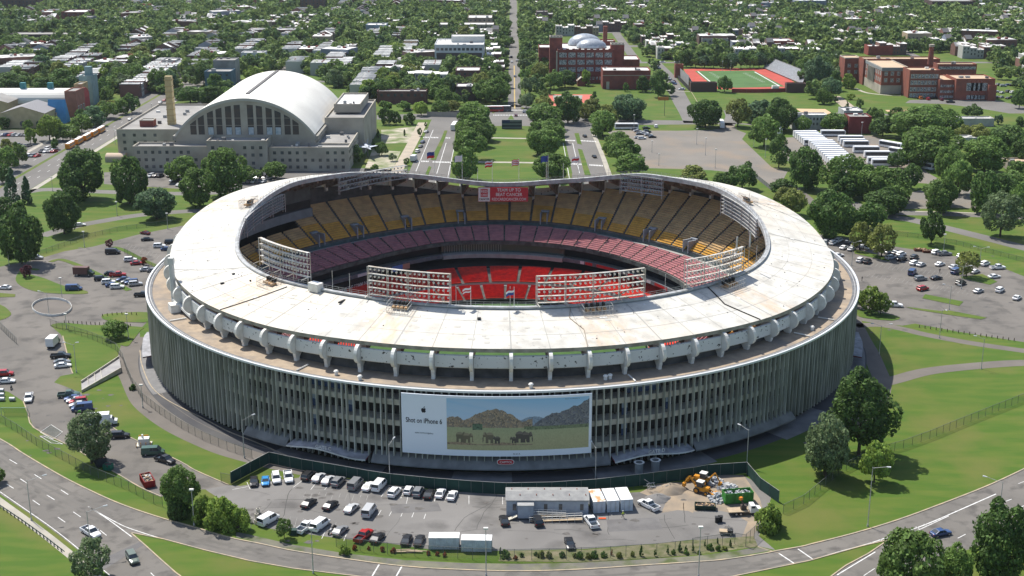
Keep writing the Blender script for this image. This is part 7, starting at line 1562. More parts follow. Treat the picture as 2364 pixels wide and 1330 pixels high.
# ---- flags on the far rim
def flag(t, h, cols, what, fw=3.4, fh=2.2, pattern=None, rr_=RI + .4, base=None, zp=None):
    b = P(t, rr_, ZI(t) + .3); r = empty('flagpole', b); MB().tube((0, 0, 0), (0, 0, h), .09, 6, .06).build('pole', M['white'], r)
    if cols:
        for s, (c, a, b_) in enumerate(cols):   # horizontal bands a..b of the height, slightly waving
            mb = MB(); xs_ = np.linspace(0, 1, 9)
            mb.grid([[(.1 - x * fw * .8, .5 * math.sin(x * 5), h - .2 - fh * v - x * .7 - .25 * math.sin(x * 6)) for x in xs_] for v in (a, b_)]); mb.build('flag_cloth', mat('cloth_' + c, dict(white=(.75, .75, .75), red=(.55, .03, .03), blue=(.04, .08, .28))[c], .8), r)
    return reg(r, what, '', 'flagpole', 'flagpoles on the far rim')
angs = {}
for px, h, cols, what in ((1062, 9.5, [('white', 0, 1)], 'white pole with a plain white flag on the far roof rim'), (1132, 8.5, [('white', 0, .25), ('red', .25, .5), ('white', .5, .7), ('red', .7, 1)], 'white pole with a red and white barred flag on the far rim'),
    (1194, 9, [('blue' if False else 'red', 0, .14), ('white', .14, .29), ('red', .29, .43), ('white', .43, .57), ('red', .57, .71), ('white', .71, .86), ('red', .86, 1)], 'white pole with a red striped national flag on the far rim'), (1262, 9.5, [('blue', 0, 1)], 'white pole with a blue flag on the far rim'), (1258, 7, None, 'bare short pole beside the blue flag'), (1298, 6, None, 'bare pole right of the blue flag'), (1335, 8.5, [('white', 0, .3), ('red', .3, .65), ('white', .65, 1)], 'white pole with a red and white club flag on the far rim'), (1098, 5, None, 'bare pole left of the barred flag'), (997, 9.5, [('blue', 0, .6), ('red', .6, 1)], 'white pole with a blue and red flag over the left mall road')):
    t = 90 - (px - 1160) / 6.4 / 79.4 * 57.3; flag(t, h, cols, what)
for px, t, cols, what in ((1107, -95.3, [('white', 0, .3), ('red', .3, .5), ('white', .5, .7), ('red', .7, 1)], 'pole with a red and white flag at the near inner rim'), (1171, -87.6, [('red', 0, .3), ('white', .3, .6), ('blue', .6, 1)], 'pole with a striped flag at the near inner rim')):
    flag(t, 5.2, cols, what, 2.6, 1.7)
# ---- the banner board over the far rim
t = 91; a_ = R_(t); r = empty('banner_board', P(t, RI - 1.0, 0), 0); r.location = P(90.3, RI - 1.2, 0); rx = Vector((1, 0, 0)); zb, zt = 22.7, 28.0
mb = MB(); mb.box((0, .25, (zb + zt) / 2), (18.2, .4, zt - zb)); mb.build('board', mat('banner_red', (.45, .03, .04), .6), r)
mb = MB(); mb.box((-6.9, .02, (zb + zt) / 2), (4.2, .06, zt - zb - .2)); mb.build('logo_panel', M['white'], r)
mb = MB(); mb.box((-6.9, -.03, (zb + zt) / 2 + .6), (2.6, .05, 2.9), 0); mb.build('logo_card', MATS['banner_red'], r)
flat_text('logo_text', 'RED', 1.3, M['white'], r, (-6.9, -.08, zt - 1.5), rx, (0, 0, 1), 2.2); flat_text('logo_text', 'CARD', 1.1, M['white'], r, (-6.9, -.08, zt - 2.8), rx, (0, 0, 1), 2.2); flat_text('logo_text', 'CANCER', 1.1, M['black'], r, (-6.9, -.08, zt - 4.4), rx, (0, 0, 1), 3.8)
for s_, z, w__, sz in (('TEAM UP TO', zt - 1.0, 8.6, 1.7), ('BEAT CANCER', zt - 2.7, 9.6, 1.7), ('REDCARDCANCER.COM', zt - 4.45, 12.4, 1.45)): flat_text('banner_lettering', s_, sz, M['white'], r, (2.1, .02, z), rx, (0, 0, 1), w__)
for x in (-5, 5): MB().tube((x, .4, zb + 2), (x, 1.6, zt + 1.2), .12, 5).build('bracket', M['steel'], r)
tag(r, 'red banner board reading TEAM UP TO BEAT CANCER hanging from the far roof rim', 'banner')
# ---- billboard on the curved facade
def B(t, z, o=0.0): return P(t, 106.75 + o, z)
bt0, bt1, bz0, bz1 = -102.35, -78.5, 5.3, 20.2
bb = empty('billboard', (0, 0, 0)); tag(bb, 'huge curved advertising banner with a savanna picture on the stadium front', 'billboard')
ths = np.linspace(bt0, bt1, 61); mb = MB(); mb.grid([[B(t, bz0) for t in ths], [B(t, bz1) for t in ths]], 0); mb.grid([[B(t, bz0, -.3) for t in ths], [B(t, bz0) for t in ths]], 0); mb.grid([[B(t, bz1) for t in ths], [B(t, bz1, -.3) for t in ths]], 0)
for t in (bt0, bt1): mb.grid([[B(t, bz0, -.3), B(t, bz1, -.3)], [B(t, bz0), B(t, bz1)]], 0)
mb.build('banner_sheet', mat('banner_sheet', (.76, .80, .86), .6), bb)
nx_, nz_ = 360, 120; T0, T1, Z0, Z1_ = -96.6, -78.85, 6.85, 19.6
# the printed picture: sky, ridges, plain and a herd, in a colour attribute
U = (np.arange(nx_) + .5) / nx_; Vv = (np.arange(nz_) + .5) / nz_; UU, VV = np.meshgrid(U, Vv)
g = np.random.default_rng(4)
def fbm(x, s, n=5):
    o = np.zeros_like(x)
    for k in range(n): fr = 2 ** k; ph = g.uniform(0, 6.28, 3); o += (np.sin(x * s * fr + ph[0]) + .6 * np.sin(x * s * fr * 1.7 + ph[1])) / fr
    return o
nz = g.normal(size=UU.shape); sm = nz.copy()
for _ in range(2): sm = (sm + np.roll(sm, 1, 1) + np.roll(sm, -1, 1) + np.roll(sm, 1, 0) + np.roll(sm, -1, 0)) / 5
sm2 = sm * 3
img = np.zeros(UU.shape + (3,)); sky_ = np.stack([.10 + .32 * (1 - VV), .26 + .24 * (1 - VV), .42 + .12 * (1 - VV)], 2)
cl = np.clip(fbm(UU * 1.0 + VV * 2, 5) * .25 + VV * 0 + .1, 0, 1)[..., None]; sky_ = np.stack([.13 + .40 * (1 - VV), .34 + .26 * (1 - VV), .58 + .10 * (1 - VV)], 2); img[:] = sky_ * (1 - cl * .5) + np.array([.52, .56, .60]) * cl * .5
r1 = .58 + .24 * np.exp(-((UU - .33) / .13) ** 2) + .06 * np.exp(-((UU - .05) / .08) ** 2) + .02 * fbm(UU, 30); r2 = .54 + .12 * np.exp(-((UU - .62) / .10) ** 2) + .012 * fbm(UU, 25); r3 = .50 + .42 * np.clip((UU - .60) / .40, 0, 1) ** .8 + .02 * fbm(UU, 24)
def lay(mask, c, tex=.0, t2=None):
    cc = np.array(c)[None, None] * (1 + tex * sm2[..., None]); img[mask] = np.clip(cc, 0, 1)[mask] if cc.shape == img.shape else np.broadcast_to(cc, img.shape)[mask]
lay((VV < r2) & (VV > .4), (.09, .14, .20), .25); rk = np.clip(.5 + .5 * np.sin(UU * 70 + VV * 25 + sm2 * 2), 0, 1)[..., None]
m1 = (VV < r1) & (UU < .60) & (VV > .4); img[m1] = ((np.array([.20, .12, .055]) * (1 - rk) + np.array([.055, .05, .04]) * rk) * (1 + .3 * sm2[..., None]))[m1]
m3 = (VV < r3) & (UU > .60) & (VV > .4); img[m3] = ((np.array([.075, .075, .07]) * (1 - rk) + np.array([.02, .025, .04]) * rk) * (1 + .3 * sm2[..., None]))[m3]
pl = VV < .44; base_ = np.stack([.24 - .10 * np.clip((VV - .1) * 2, 0, 1), .215 - .045 * VV, .075 + 0 * VV], 2); img[pl] = (base_ * (1 + .07 * sm2[..., None]))[pl]
lay((VV < .47) & (VV > .40) & (UU > .55 + .02 * sm2), (.05, .07, .025), .3); lay((VV > .40) & (VV < .52) & (np.abs(UU - .215) < .035), (.02, .045, .02), .4); lay((VV < .135 + .02 * np.sin(UU * 20)) & (VV > .10) & (UU < .60), (.14, .085, .04), .3)
def elephant(cx1, cz, s, c, flip=1):
    s *= .8
    X = (UU - cx1) * flip * 3.47 / s; Z = (VV - cz) / s * 1.0
    body = (X / .115) ** 2 + ((Z - .17) / .085) ** 2 < 1; head = ((X - .135) / .05) ** 2 + ((Z - .20) / .06) ** 2 < 1; ear = ((X - .10) / .04) ** 2 + ((Z - .20) / .065) ** 2 < 1
    trk = (np.abs(X - .185 - .1 * (.2 - Z) * .4) < .013) & (Z > .02) & (Z < .2); legs = np.zeros_like(body)
    for lx in (-.085, -.045, .05, .09): legs |= (np.abs(X - lx) < .02) & (Z > 0) & (Z < .15)
    al = body | head | trk | legs; sh = np.where(Z > .19, 1.1, .38)
    for ch in range(3): img[..., ch][al] = (c[ch] * sh)[al]
    for ch in range(3): img[..., ch][ear & head] = c[ch] * .5
for e in ((.09, .15, 1.0, (.10, .08, .035), 1), (.14, .14, .95, (.12, .09, .04), 1), (.30, .14, 1.05, (.11, .085, .04), -1), (.355, .13, .72, (.04, .032, .022), -1), (.47, .14, .62, (.04, .032, .022), -1), (.51, .15, 1.1, (.045, .035, .025), 1), (.555, .15, 1.0, (.045, .035, .025), 1)): elephant(*e)
tt = np.linspace(T0, T1, nx_ + 1); zz_ = np.linspace(Z0, Z1_, nz_ + 1); mb = MB(); mb.grid([[B(t, z, .03) for t in tt] for z in zz_])
o = mb.build('printed_picture', bpy.data.materials.new('print'), bb); me = o.data; ca_ = me.color_attributes.new('print', 'FLOAT_COLOR', 'CORNER')
cols = np.repeat(np.c_[np.clip(img, 0, 1).reshape(-1, 3), np.ones(nx_ * nz_)], 4, axis=0).astype(np.float32); ca_.data.foreach_set('color', cols.ravel())
pm = o.data.materials[0]; pm.use_nodes = True; at_ = pm.node_tree.nodes.new('ShaderNodeVertexColor'); at_.layer_name = 'print'; pb = pm.node_tree.nodes['Principled BSDF']; pb.inputs['Roughness'].default_value = .55; gm_ = pm.node_tree.nodes.new('ShaderNodeGamma'); gm_.inputs[1].default_value = .62; pm.node_tree.links.new(at_.outputs[0], gm_.inputs[0]); pm.node_tree.links.new(gm_.outputs[0], pb.inputs[0])
def curved(name, s, size, tm, z, width, m):
    me = text_mesh(s, size); xs_ = [v.co.x for v in me.vertices]; k = width / (max(xs_) - min(xs_))
    for v in me.vertices: v.co = B(tm + math.degrees(v.co.x * k / 106.8), z + v.co.y, .05)
    me.materials.clear(); me.materials.append(m); o = bpy.data.objects.new(name, me); COL.objects.link(o); o.parent = bb
ink = mat('ink', (.02, .02, .025), .6); inkg = mat('ink_grey', (.16, .18, .2), .6)
curved('lettering', 'Shot on iPhone 6', 1.75, -99.5, 13.6, 8.6, ink); curved('small_lettering', 'apple.com/worldgallery', .5, -99.5, 10.6, 4.4, inkg); curved('small_lettering', 'By Jen B.', .5, -87.9, 5.95, 1.6, inkg); curved('small_lettering', 'Shot on iPhone 6', .3, -81, 19.25, 3.4, inkg)
ap_ = [(0, .34), (.16, .42), (.36, .42), (.52, .30), (.60, .18)] + [(.60 - .16 * math.sin(v), .18 - .5 * (v / 3.1)) for v in np.linspace(.3, 2.8, 6)] + [(.58, -.34), (.44, -.60), (.26, -.76), (.12, -.72), (0, -.68), (-.12, -.72), (-.26, -.76), (-.46, -.58), (-.60, -.24), (-.62, .08), (-.52, .30), (-.36, .42), (-.16, .42)]
mb = MB(); mb.poly([B(-99.5 + math.degrees(x * .92 / 106.8), 16.4 + y * .95, .05) for x, y in ap_]); mb.poly([B(-99.5 + math.degrees(x / 106.8), 16.4 + y, .05) for x, y in ((.0, .46), (.02, .66), (.18, .84), (.30, .86), (.28, .66), (.14, .50))]); mb.build('fruit_logo', ink, bb)
# oval sign below the banner
t = -89.3; r = empty('oval_sign', P(t, 107.2, 4.1)); mb = MB(); mb.poly([(2.0 * math.copysign(abs(math.cos(a)) ** .5, math.cos(a)), 0, .72 * math.copysign(abs(math.sin(a)) ** .7, math.sin(a))) for a in np.linspace(0, 2 * math.pi, 33)[:-1]]); mb.build('rim', M['white'], r)
mb = MB(); mb.poly([(1.85 * math.copysign(abs(math.cos(a)) ** .5, math.cos(a)), -.03, .6 * math.copysign(abs(math.sin(a)) ** .7, math.sin(a))) for a in np.linspace(0, 2 * math.pi, 33)[:-1]]); mb.build('plate', mat('sign_red', (.48, .02, .03), .5), r); flat_text('sign_lettering', 'CAPITOL', .8, M['white'], r, (.1, -.06, -.05), (1, 0, 0), (0, 0, 1), 2.9); tag(r, 'small oval red sign with white rim under the long banner', 'sign')
# mural board on the mall, orange sign, blue scoreboard
p = K(2, 1128, 880); r = empty('mural_board', (*p, 0)); mb = MB()
for i in range(10):
    for j in range(5): mb.poly([(-5.6 + i * 1.12, 0, .3 + j * .98), (-5.6 + (i + 1) * 1.12, 0, .3 + j * .98), (-5.6 + (i + 1) * 1.12, 0, .3 + (j + 1) * .98), (-5.6 + i * 1.12, 0, .3 + (j + 1) * .98)], 0 if i < 4 and j > 2 else (1 if j % 2 else 2))
mb.build('panel', [mat('mural_blue', (.03, .05, .11), .6), mat('mural_dark', (.04, .05, .05), .6), mat('mural_pale', (.16, .19, .17), .6)], r); mb = MB(); mb.box((0, .25, 2.6), (11.6, .4, 5.2)); mb.build('frame', postm, r); tag(r, 'wide dark mural board standing at the head of the mall lawn', 'mural board')
p = K(3, -1564 * 0 + 2165 - 764 * 2.955, 790); p = K(2, 2168, 790); r = empty('orange_sign', (*p, 0)); MB().tube((0, 0, 0), (0, 0, 9.5), .15, 6).build('pole', postm, r); MB().box((-1, 0, 10.4), (6.4, .3, 2)).build('panel', mat('sign_orange', (.45, .17, .04), .6), r); tag(r, 'orange-brown sign panel on a tall pole by the school lawn', 'sign')
p = K(3, 495, 462); r = empty('scoreboard', (*p, 0)); MB().box((0, 0, 5), (7, .5, 3.6)).build('panel', mat('score_blue', (.02, .04, .20), .4), r); MB().box((0, -.3, 5.3), (5, .05, .5)).build('score_line', M['white'], r)
for s in (-2.5, 2.5): MB().tube((s, 0, 0), (s, 0, 3.3), .15, 6).build('post', postm, r)
tag(r, 'blue scoreboard on posts behind the running track', 'scoreboard')
# aircraft on display beside the armoury
p = K(2, 145, 1075); r = empty('display_jet', (*p, 5.5), R_(-72)); jm = mat('jet_grey', (.50, .54, .60), .4); mb = MB(); mb.tube((-6, 0, 0), (2, 0, 0), .9, 10, .9); mb.tube((2, 0, 0), (8.5, 0, .1), .9, 10, .12); mb.build('fuselage', jm, r)
mb = MB()
for s in (-1, 1): mb.poly([(2, s * .7, 0), (-2, s * 5.8, 0), (-3.6, s * 5.8, 0), (-3, s * .7, 0)]); mb.poly([(2, s * .7, -.12), (-3, s * .7, -.12), (-3.6, s * 5.8, -.12), (-2, s * 5.8, -.12)]); mb.poly([(-4, s * .6, 0), (-6, s * 3.2, 0), (-7, s * 3.2, 0), (-6, s * .6, 0)])
mb.build('wing', jm, r); mb = MB()
for s in (-1, 1): mb.poly([(-3.4, s * .8, .5), (-5.6, s * 1.4, 3), (-6.6, s * 1.4, 3), (-6, s * .8, .5)])
mb.build('tail_fin', jm, r); MB().tube((3.6, 0, .7), (5, 0, .6), .5, 8, .2).build('canopy', M['glass'], r); MB().tube((0, 0, -5.5), (0, 0, -.8), .35, 6).build('pylon', postm, r); tag(r, 'pale grey jet aircraft mounted on a pylon in the armoury garden', 'aircraft')
# ---- people
skinm = mat('skin', (.30, .18, .12), .6); 
def person(p, rz, top, legs, what, stride=.25, hat=None):
    sk = bpy.data.meshes.new('person'); J = [(0, 0, .95), (0, 0, 1.2), (0, 0, 1.42), (0, 0, 1.52), (0, .02, 1.66), (0, .01, 1.76)]
    E_ = [(i, i + 1) for i in range(5)]; Rd = [.15, .14, .13, .06, .10, .07]
    for s in (-1, 1):
        b = len(J); st = stride * s; J += [(s * .10, 0, .88), (s * .11, st * .5, .50), (s * .11, st, .07), (s * .12, st + .14, .05)]; E_ += [(0, b), (b, b + 1), (b + 1, b + 2), (b + 2, b + 3)]; Rd += [.095, .065, .045, .04]
        b = len(J); J += [(s * .20, 0, 1.40), (s * .27, -st * .4, 1.13), (s * .26, -st * .5 + .14, .90), (s * .26, -st * .5 + .18, .83)]; E_ += [(2, b), (b, b + 1), (b + 1, b + 2), (b + 2, b + 3)]; Rd += [.06, .045, .035, .035]
    sk.from_pydata(J, E_, []); o = bpy.data.objects.new('person', sk); COL.objects.link(o); sm_ = o.modifiers.new('s', 'SKIN'); 
    for i, v in enumerate(sk.skin_vertices[0].data): v.radius = (Rd[i], Rd[i] * .8); v.use_root = (i == 0)
    o.modifiers.new('u', 'SUBSURF').levels = 1; bpy.context.view_layer.update()
    me = bpy.data.meshes.new_from_object(o.evaluated_get(bpy.context.evaluated_depsgraph_get())); bpy.data.objects.remove(o)
    me.materials.clear(); [me.materials.append(m) for m in (skinm, top, legs, trim)]
    for f in me.polygons: z = f.center.z; f.material_index = 3 if z < .12 else 2 if z < .95 else 1 if z < 1.48 and z > .98 else 0
    b = bpy.data.objects.new('person', me); COL.objects.link(b); b.location = (p[0], p[1], .03); b.rotation_euler = (0, 0, R_(rz))
    if hat:
        mb = MB(); mb.tube((0, .01, 1.72), (0, .01, 1.84), .125, 10, .07); mb.tube((0, .03, 1.715), (0, .03, 1.735), .15, 10); mb.build('hard_hat', hat, b)
    else: mb = MB(); mb.tube((0, -.01, 1.66), (0, -.01, 1.80), .10, 8, .06); mb.build('hair', trim, b)
    b['label'] = what; b['category'] = 'person'; return b
hv = mat('hi_vis', (.50, .62, .05), .7); dk = mat('dark_clothes', (.03, .035, .045), .8); wh_ = mat('pale_clothes', (.5, .5, .5), .8)
person(K(7, 1647, 880), 200, hv, dk, 'person in a yellow safety vest standing beside the rust-stained container', .05, hat=M['white']); person(K(7, 1684, 895), 150, dk, dk, 'person in dark clothes standing behind the white pickup truck', .1, hat=mat('hat_o', (.6, .2, .03), .5)); person(K(7, 1886, 935), 60, hv, dk, 'person in a yellow safety vest striding below the clean white containers', .35, hat=M['white'])
person(K(5, 1258, 618), 30, dk, dk, 'person in dark clothes walking across the right lot near the stadium', .3); person(K(5, 1788, 562), 10, dk, dk, 'person in dark clothes standing amid the cars in the right lot', .15)
# motorcycles
def moto(p, rz, what, c):
    r = empty('motorcycle', (p[0], p[1], .02), R_(rz))
    for x in (-.72, .72): mb = MB(); mb.tube((x, -.06, .32), (x, .06, .32), .32, 14); mb.build('wheel', M['black'], r)
    mb = MB(); mb.box((0, 0, .62), (1.0, .3, .35)); mb.box((.1, 0, .88), (.5, .28, .25), 0); mb.build('body', mat('moto_' + c, dict(green=(.10, .30, .05), black=(.03, .03, .03), white=(.5, .5, .5))[c], .4), r); MB().box((-.4, 0, .86), (.6, .26, .12)).build('seat', trim, r)
    mb = MB(); mb.tube((.7, 0, .35), (.5, 0, 1.05), .05, 5); mb.tube((.5, -.35, 1.05), (.5, .35, 1.05), .03, 5); mb.build('handlebar', M['steel'], r); reg(r, c + ' motorcycle', what, 'motorcycle')
moto(K(6, 540, 225), 20, 'at the end of the slanted parked row', 'green'); moto(K(6, 78, 55), 100, 'on the forecourt by the silver bales', 'black'); moto(K(6, 2255, 1040), 65, 'between the white van and the grey sedan', 'white'); moto(K(6, 2278, 1012), 65, 'between the white van and the grey sedan', 'black')
# skips, trailers, machines
def skip_(p, rz, dims, c, what, where, fill, name='skip_container', open_=True):
    L_, W_, H = dims; r = empty(name, (p[0], p[1], .02), R_(rz)); m = mat('skip_%s_%d' % (name, int(p[0])), c, .6, col2=tuple(q * .6 for q in c), scale=1.2); t = .1
    mb = MB(); mb.box((0, 0, .25), (L_, W_, .3))
    for s in (-1, 1): mb.box((0, s * (W_ / 2 - t / 2), H / 2 + .2), (L_, t, H)); mb.box((s * (L_ / 2 - t / 2), 0, H / 2 + .2), (t, W_ - 2 * t, H))
    for i in range(7):
        for s in (-1, 1): mb.box((-L_ / 2 + L_ * (i + .5) / 7, s * (W_ / 2 + .05), H / 2 + .2), (.12, .12, H))
    mb.build('tub', m, r); rr = random.Random(int(p[0] * 9)); mb = MB()
    for i in range(46):
        s = rr.uniform(.15, .45); mb.box((rr.uniform(-.42, .42) * L_, rr.uniform(-.38, .38) * W_, H * .80 + rr.uniform(0, .4)), (s * 2, s, s * .7), rr.uniform(0, 3), rr.randint(0, len(fill) - 1))
    mb.box((0, 0, H * .6), (L_ * .94, W_ * .9, .3), 0, 0); tag(mb.build('load', fill, r), kind='stuff'); return reg(r, what, where, 'skip')
rubb = [mat('rubble_pale', (.48, .48, .46), .9, col2=(.3, .3, .3), scale=1.5), mat('rubble_grey', (.25, .27, .30), .9), mat('rubble_wood', (.36, .25, .15), .9), mat('rubble_dark', (.10, .08, .07), .9)]
skip_(K(6, 1008, 700), -62, (5.2, 2.4, 1.5), (.33, .02, .02), 'red skip heaped with scrap wood', 'on the service road', rubb[2:] + rubb[:1]); skip_(K(8, 408, 820), 10, (6.6, 2.6, 2.4), (.05, .24, .04), 'bright green skip full of pale rubble', 'in the dirt yard', rubb[:2]); skip_(K(8, 188, 870), -6, (4.6, 2.0, .9), (.02, .05, .035), 'dark green tipping trailer', 'in the dirt yard', rubb[2:], 'trailer')
skip_(K(6, 740, 605), -10, (2.0, 1.5, 1.3), (.02, .20, .12), 'small green waste bin', 'under the tree by the service road', rubb[3:], 'waste_bin'); skip_(K(6, 680, 560), -60, (5.4, 2.3, 2.0), (.04, .045, .05), 'dark open container', 'under the tree by the service road', rubb[3:])
skip_(K(5, 1655, 412), -5, (4.5, 2.0, .7), (.20, .06, .03), 'rusty red flat trailer', 'at the far edge of the right lot', rubb[2:], 'trailer'); skip_(K(5, 1712, 422), -5, (4.5, 2.0, .7), (.20, .06, .03), 'rusty red flat trailer', 'at the far edge of the right lot', rubb[2:], 'trailer'); skip_(K(3, 1945, 678), 0, (6, 2.4, 2.2), (.30, .02, .02), 'red skip', 'behind the long brick school', rubb[3:])
def cab(r, x, c):
    b = MB(); loft(b, [[(x + dx, -w_, .6), (x + dx, -w_, z), (x + dx, w_, z), (x + dx, w_, .6)] for dx, w_, z in ((-1.1, 1.0, 2.3), (-.1, 1.0, 2.3), (.35, .98, 1.6), (1.4, .9, 1.35))]); b.build('cab', mat('cab_w', c, .4), r); MB().grid([[(x - .08, -.85, 2.25), (x - .08, .85, 2.25)], [(x + .4, -.85, 1.66), (x + .4, .85, 1.66)]]).build('windscreen', M['glass'], r)
    for s in (-1, 1): MB().box((x - .55, s * 1.02, 1.95), (.8, .04, .5)).build('side_window', M['glass'], r)
r = empty('flatbed_truck', (*K(8, 460, 905), .02), R_(6)); MB().box((-1.6, 0, 1.0), (4.6, 2.3, .18)).build('deck', wood, r); MB().box((-.3, 0, .7), (6.4, 1.0, .3)).build('chassis', trim, r); cab(r, 2.1, (.72, .72, .70)); mb = MB(); mb.box((-.4, 0, 1.6), (1.2, 1.0, 1.0)); mb.tube((-.4, 0, 2), (-.9, .3, 3.4), .18, 6); mb.build('crane', mat('crane_dark', (.08, .06, .05), .7), r); mb = MB(); mb.box((-1.0, .3, 3.6), (.7, .6, .6), .5); mb.build('crane_head', mat('crane_orange', (.62, .20, .02), .5), r)
for x in (-2.2, -1.2, 2.3):
    for s in (-1, 1): q = MB(); wheel_mb(q, (x, s * .95, .42), .42, s); q.build('wheel', [M['black'], hub], r)
tag(r, 'flatbed truck with white cab and orange topped crane beside the green skip', 'truck')
r = empty('backhoe_digger', (*K(8, 165, 765), .02), R_(-35)); ye = mat('digger_yellow', (.62, .27, .02), .5, col2=(.42, .18, .02), scale=1.5); MB().box((0, 0, 1.2), (3.0, 1.3, .9)).box((1.2, 0, 1.5), (1.3, 1.1, .7)).build('body', ye, r); MB().box((-.4, 0, 2.2), (1.4, 1.3, 1.2)).build('cab_frame', M['glass'], r); MB().box((-.4, 0, 2.88), (1.6, 1.5, .15)).build('cab_roof', M['white'], r)
mb = MB(); mb.tube((-1.5, 0, 1.4), (-3.2, 0, 3.4), .2, 6); mb.tube((-3.2, 0, 3.4), (-4.4, 0, 1.5), .16, 6); mb.box((-4.5, 0, 1.0), (.7, .8, .8)); mb.build('digging_arm', ye, r); mb = MB(); mb.tube((1.6, .5, 1.3), (3.0, .5, .7), .12, 6); mb.tube((1.6, -.5, 1.3), (3.0, -.5, .7), .12, 6); mb.box((3.2, 0, .6), (.7, 2.2, .8)); mb.build('front_shovel', ye, r)
for x, R0 in ((-1.0, .72), (1.4, .5)):
    for s in (-1, 1): q = MB(); wheel_mb(q, (x, s * .85, R0), R0, s); q.build('wheel', [M['black'], ye], r)
tag(r, 'yellow backhoe digger with raised arm in the dirt yard', 'digger')
r2 = dup(r, (*K(8, 165, 700), .02), R_(150), 1.0); r2.name = 'loader_digger'; tag(r2, 'second yellow digger parked behind beside the rubble heaps', 'digger')
r = empty('utility_cart', (*K(8, 330, 1045), .02), R_(-8)); MB().box((-.5, 0, .75), (1.8, 1.4, .3)).build('cargo_bed', wood, r); MB().box((.9, 0, .8), (1.2, 1.3, .7)).build('body', mat('cart_black', (.03, .03, .03), .5), r); mb = MB()
for s in (-.6, .6): mb.tube((.2, s, 1.1), (.4, s, 1.9), .04, 5); mb.tube((.4, s, 1.9), (1.2, s, 1.2), .04, 5)
mb.build('roll_bar', M['steel'], r)
for x in (-.9, 1.0):
    for s in (-1, 1): q = MB(); wheel_mb(q, (x, s * .65, .33), .33, s); q.build('wheel', [M['black'], hub], r)
tag(r, 'small dark utility cart with wooden bed near the roadside fence', 'cart')
for x, y, nm in ((270, 965, 'left'), (292, 960, 'right')):
    r = empty('rubbish_bin', (*K(8, x, y), .02)); MB().tube((0, 0, 0), (0, 0, 1.3), .45, 8, .5).build('bin_body', M['black'], r); MB().box((0, 0, 1.36), (1.0, .9, .1)).build('lid', trim, r); reg(r, 'black wheeled rubbish bin', 'standing in the dirt yard', 'bin')
def heap(p, rx, ry, h, n, mats_, name, what, where, seed=1, big=.7):
    rr = random.Random(seed); mb = MB()
    for i in range(n):
        a, d = rr.uniform(0, 6.28), math.sqrt(rr.random()); s = rr.uniform(.2, big); z = h * (1 - d) * rr.uniform(.6, 1)
        mb.box((math.cos(a) * d * rx, math.sin(a) * d * ry, z + s * .2), (s * 1.4, s, s * .7), rr.uniform(0, 3.1), rr.randint(0, len(mats_) - 1), taper=rr.uniform(.4, 1))
    o = mb.build(name, mats_); o.location = (*p, .03); o['kind'] = 'stuff'; return reg(o, what, where, 'rubble')
for x, y, rx, ry, n in ((240, 690, 2.4, 2.0, 120), (345, 735, 2.4, 2.4, 150), (270, 800, 1.9, 3.0, 120)): heap(K(8, x, y), rx, ry, 1.3, n, rubb[:2], 'rubble', 'heap of pale wrapped rubble', 'in the dirt yard', x)
def mound(p, rx, ry, h, m, what, where):
    mb = MB(); rr = np.random.default_rng(int(rx * 10)); rows = []
    for i in range(9):
        u = i / 8; rows.append([(rx * (1 - u) * math.cos(t) * (1 + .15 * math.sin(3 * t + u)), ry * (1 - u) * math.sin(t) * (1 + .12 * math.sin(2 * t)), h * (1 - (1 - u) ** 1.6) + .12 * math.sin(5 * t + 9 * u)) for t in np.linspace(0, 2 * math.pi, 21)])
    mb.grid(rows); o = mb.build('dirt_mound', m, None, True); o.location = (*p, 0); return reg(o, what, where, 'soil heap')
mound(K(7, 2215, 745), 3.6, 3.0, 1.6, dirtm, 'tan soil mound', 'at the left edge of the dirt yard'); mound(K(7, 2125, 805), 2.8, 2.6, 1.1, mat('gravel_grey', (.17, .165, .16), .95), 'grey gravel mound', 'beside the white pickup in the dirt yard')
mb = MB(); rr = random.Random(8)
for i in range(16): a = (rr.uniform(-2, 2), rr.uniform(-1.5, 1.5), rr.uniform(.1, 1.4)); b = (a[0] + rr.uniform(-2.2, 2.2), a[1] + rr.uniform(-.8, .8), rr.uniform(.1, 2.0)); mb.tube(a, b, .07, 5)
o = mb.build('pipe_heap', M['steel']); o.location = (*K(7, 2095, 735), 0); tag(o, 'tangled heap of silver tubes beside the green fence', 'scrap metal')
# generator compound, concrete tubes, boards, bales, goals, ramp
r = empty('generator_box', (*K(6, 985, 435), .02), R_(8)); MB().box((0, 0, .15), (3.6, 2.8, .3)).build('plinth', M['beam'], r); MB().box((0, 0, 1.1), (2.6, 1.7, 1.6)).build('casing', M['white'], r); MB().tube((-.3, 0, 1.9), (-.3, 0, 2.8), .3, 10, .22).build('cylinder', M['white'], r); MB().box((-.2, 1.3, 1.6), (2.4, .12, 1.0)).build('barrier', mat('barrier_yellow', (.55, .30, .03), .6), r)
for x in (-1.7, -.6, .6, 1.7): MB().tube((x, -1.5, 0), (x, -1.5, 1.2), .09, 6).build('guard_post', ye, r)
tag(r, 'white generator box with yellow guard rails beside the grass bank', 'generator')
for i, (x, y) in enumerate(((1710, 965), (1748, 975), (1752, 935), (1762, 900))):
    mb = MB(); mb.tube((0, 0, 0), (0, 0, 1.1), .42, 10); mb.tube((0, 0, 1.1), (0, 0, 1.14), .3, 10, m=1); o = mb.build('concrete_planter', [M['beam'], trim]); o.location = (*K(6, x, y), .02); reg(o, 'round concrete planter', 'at the left end of the front lot', 'planter', 'concrete planters')
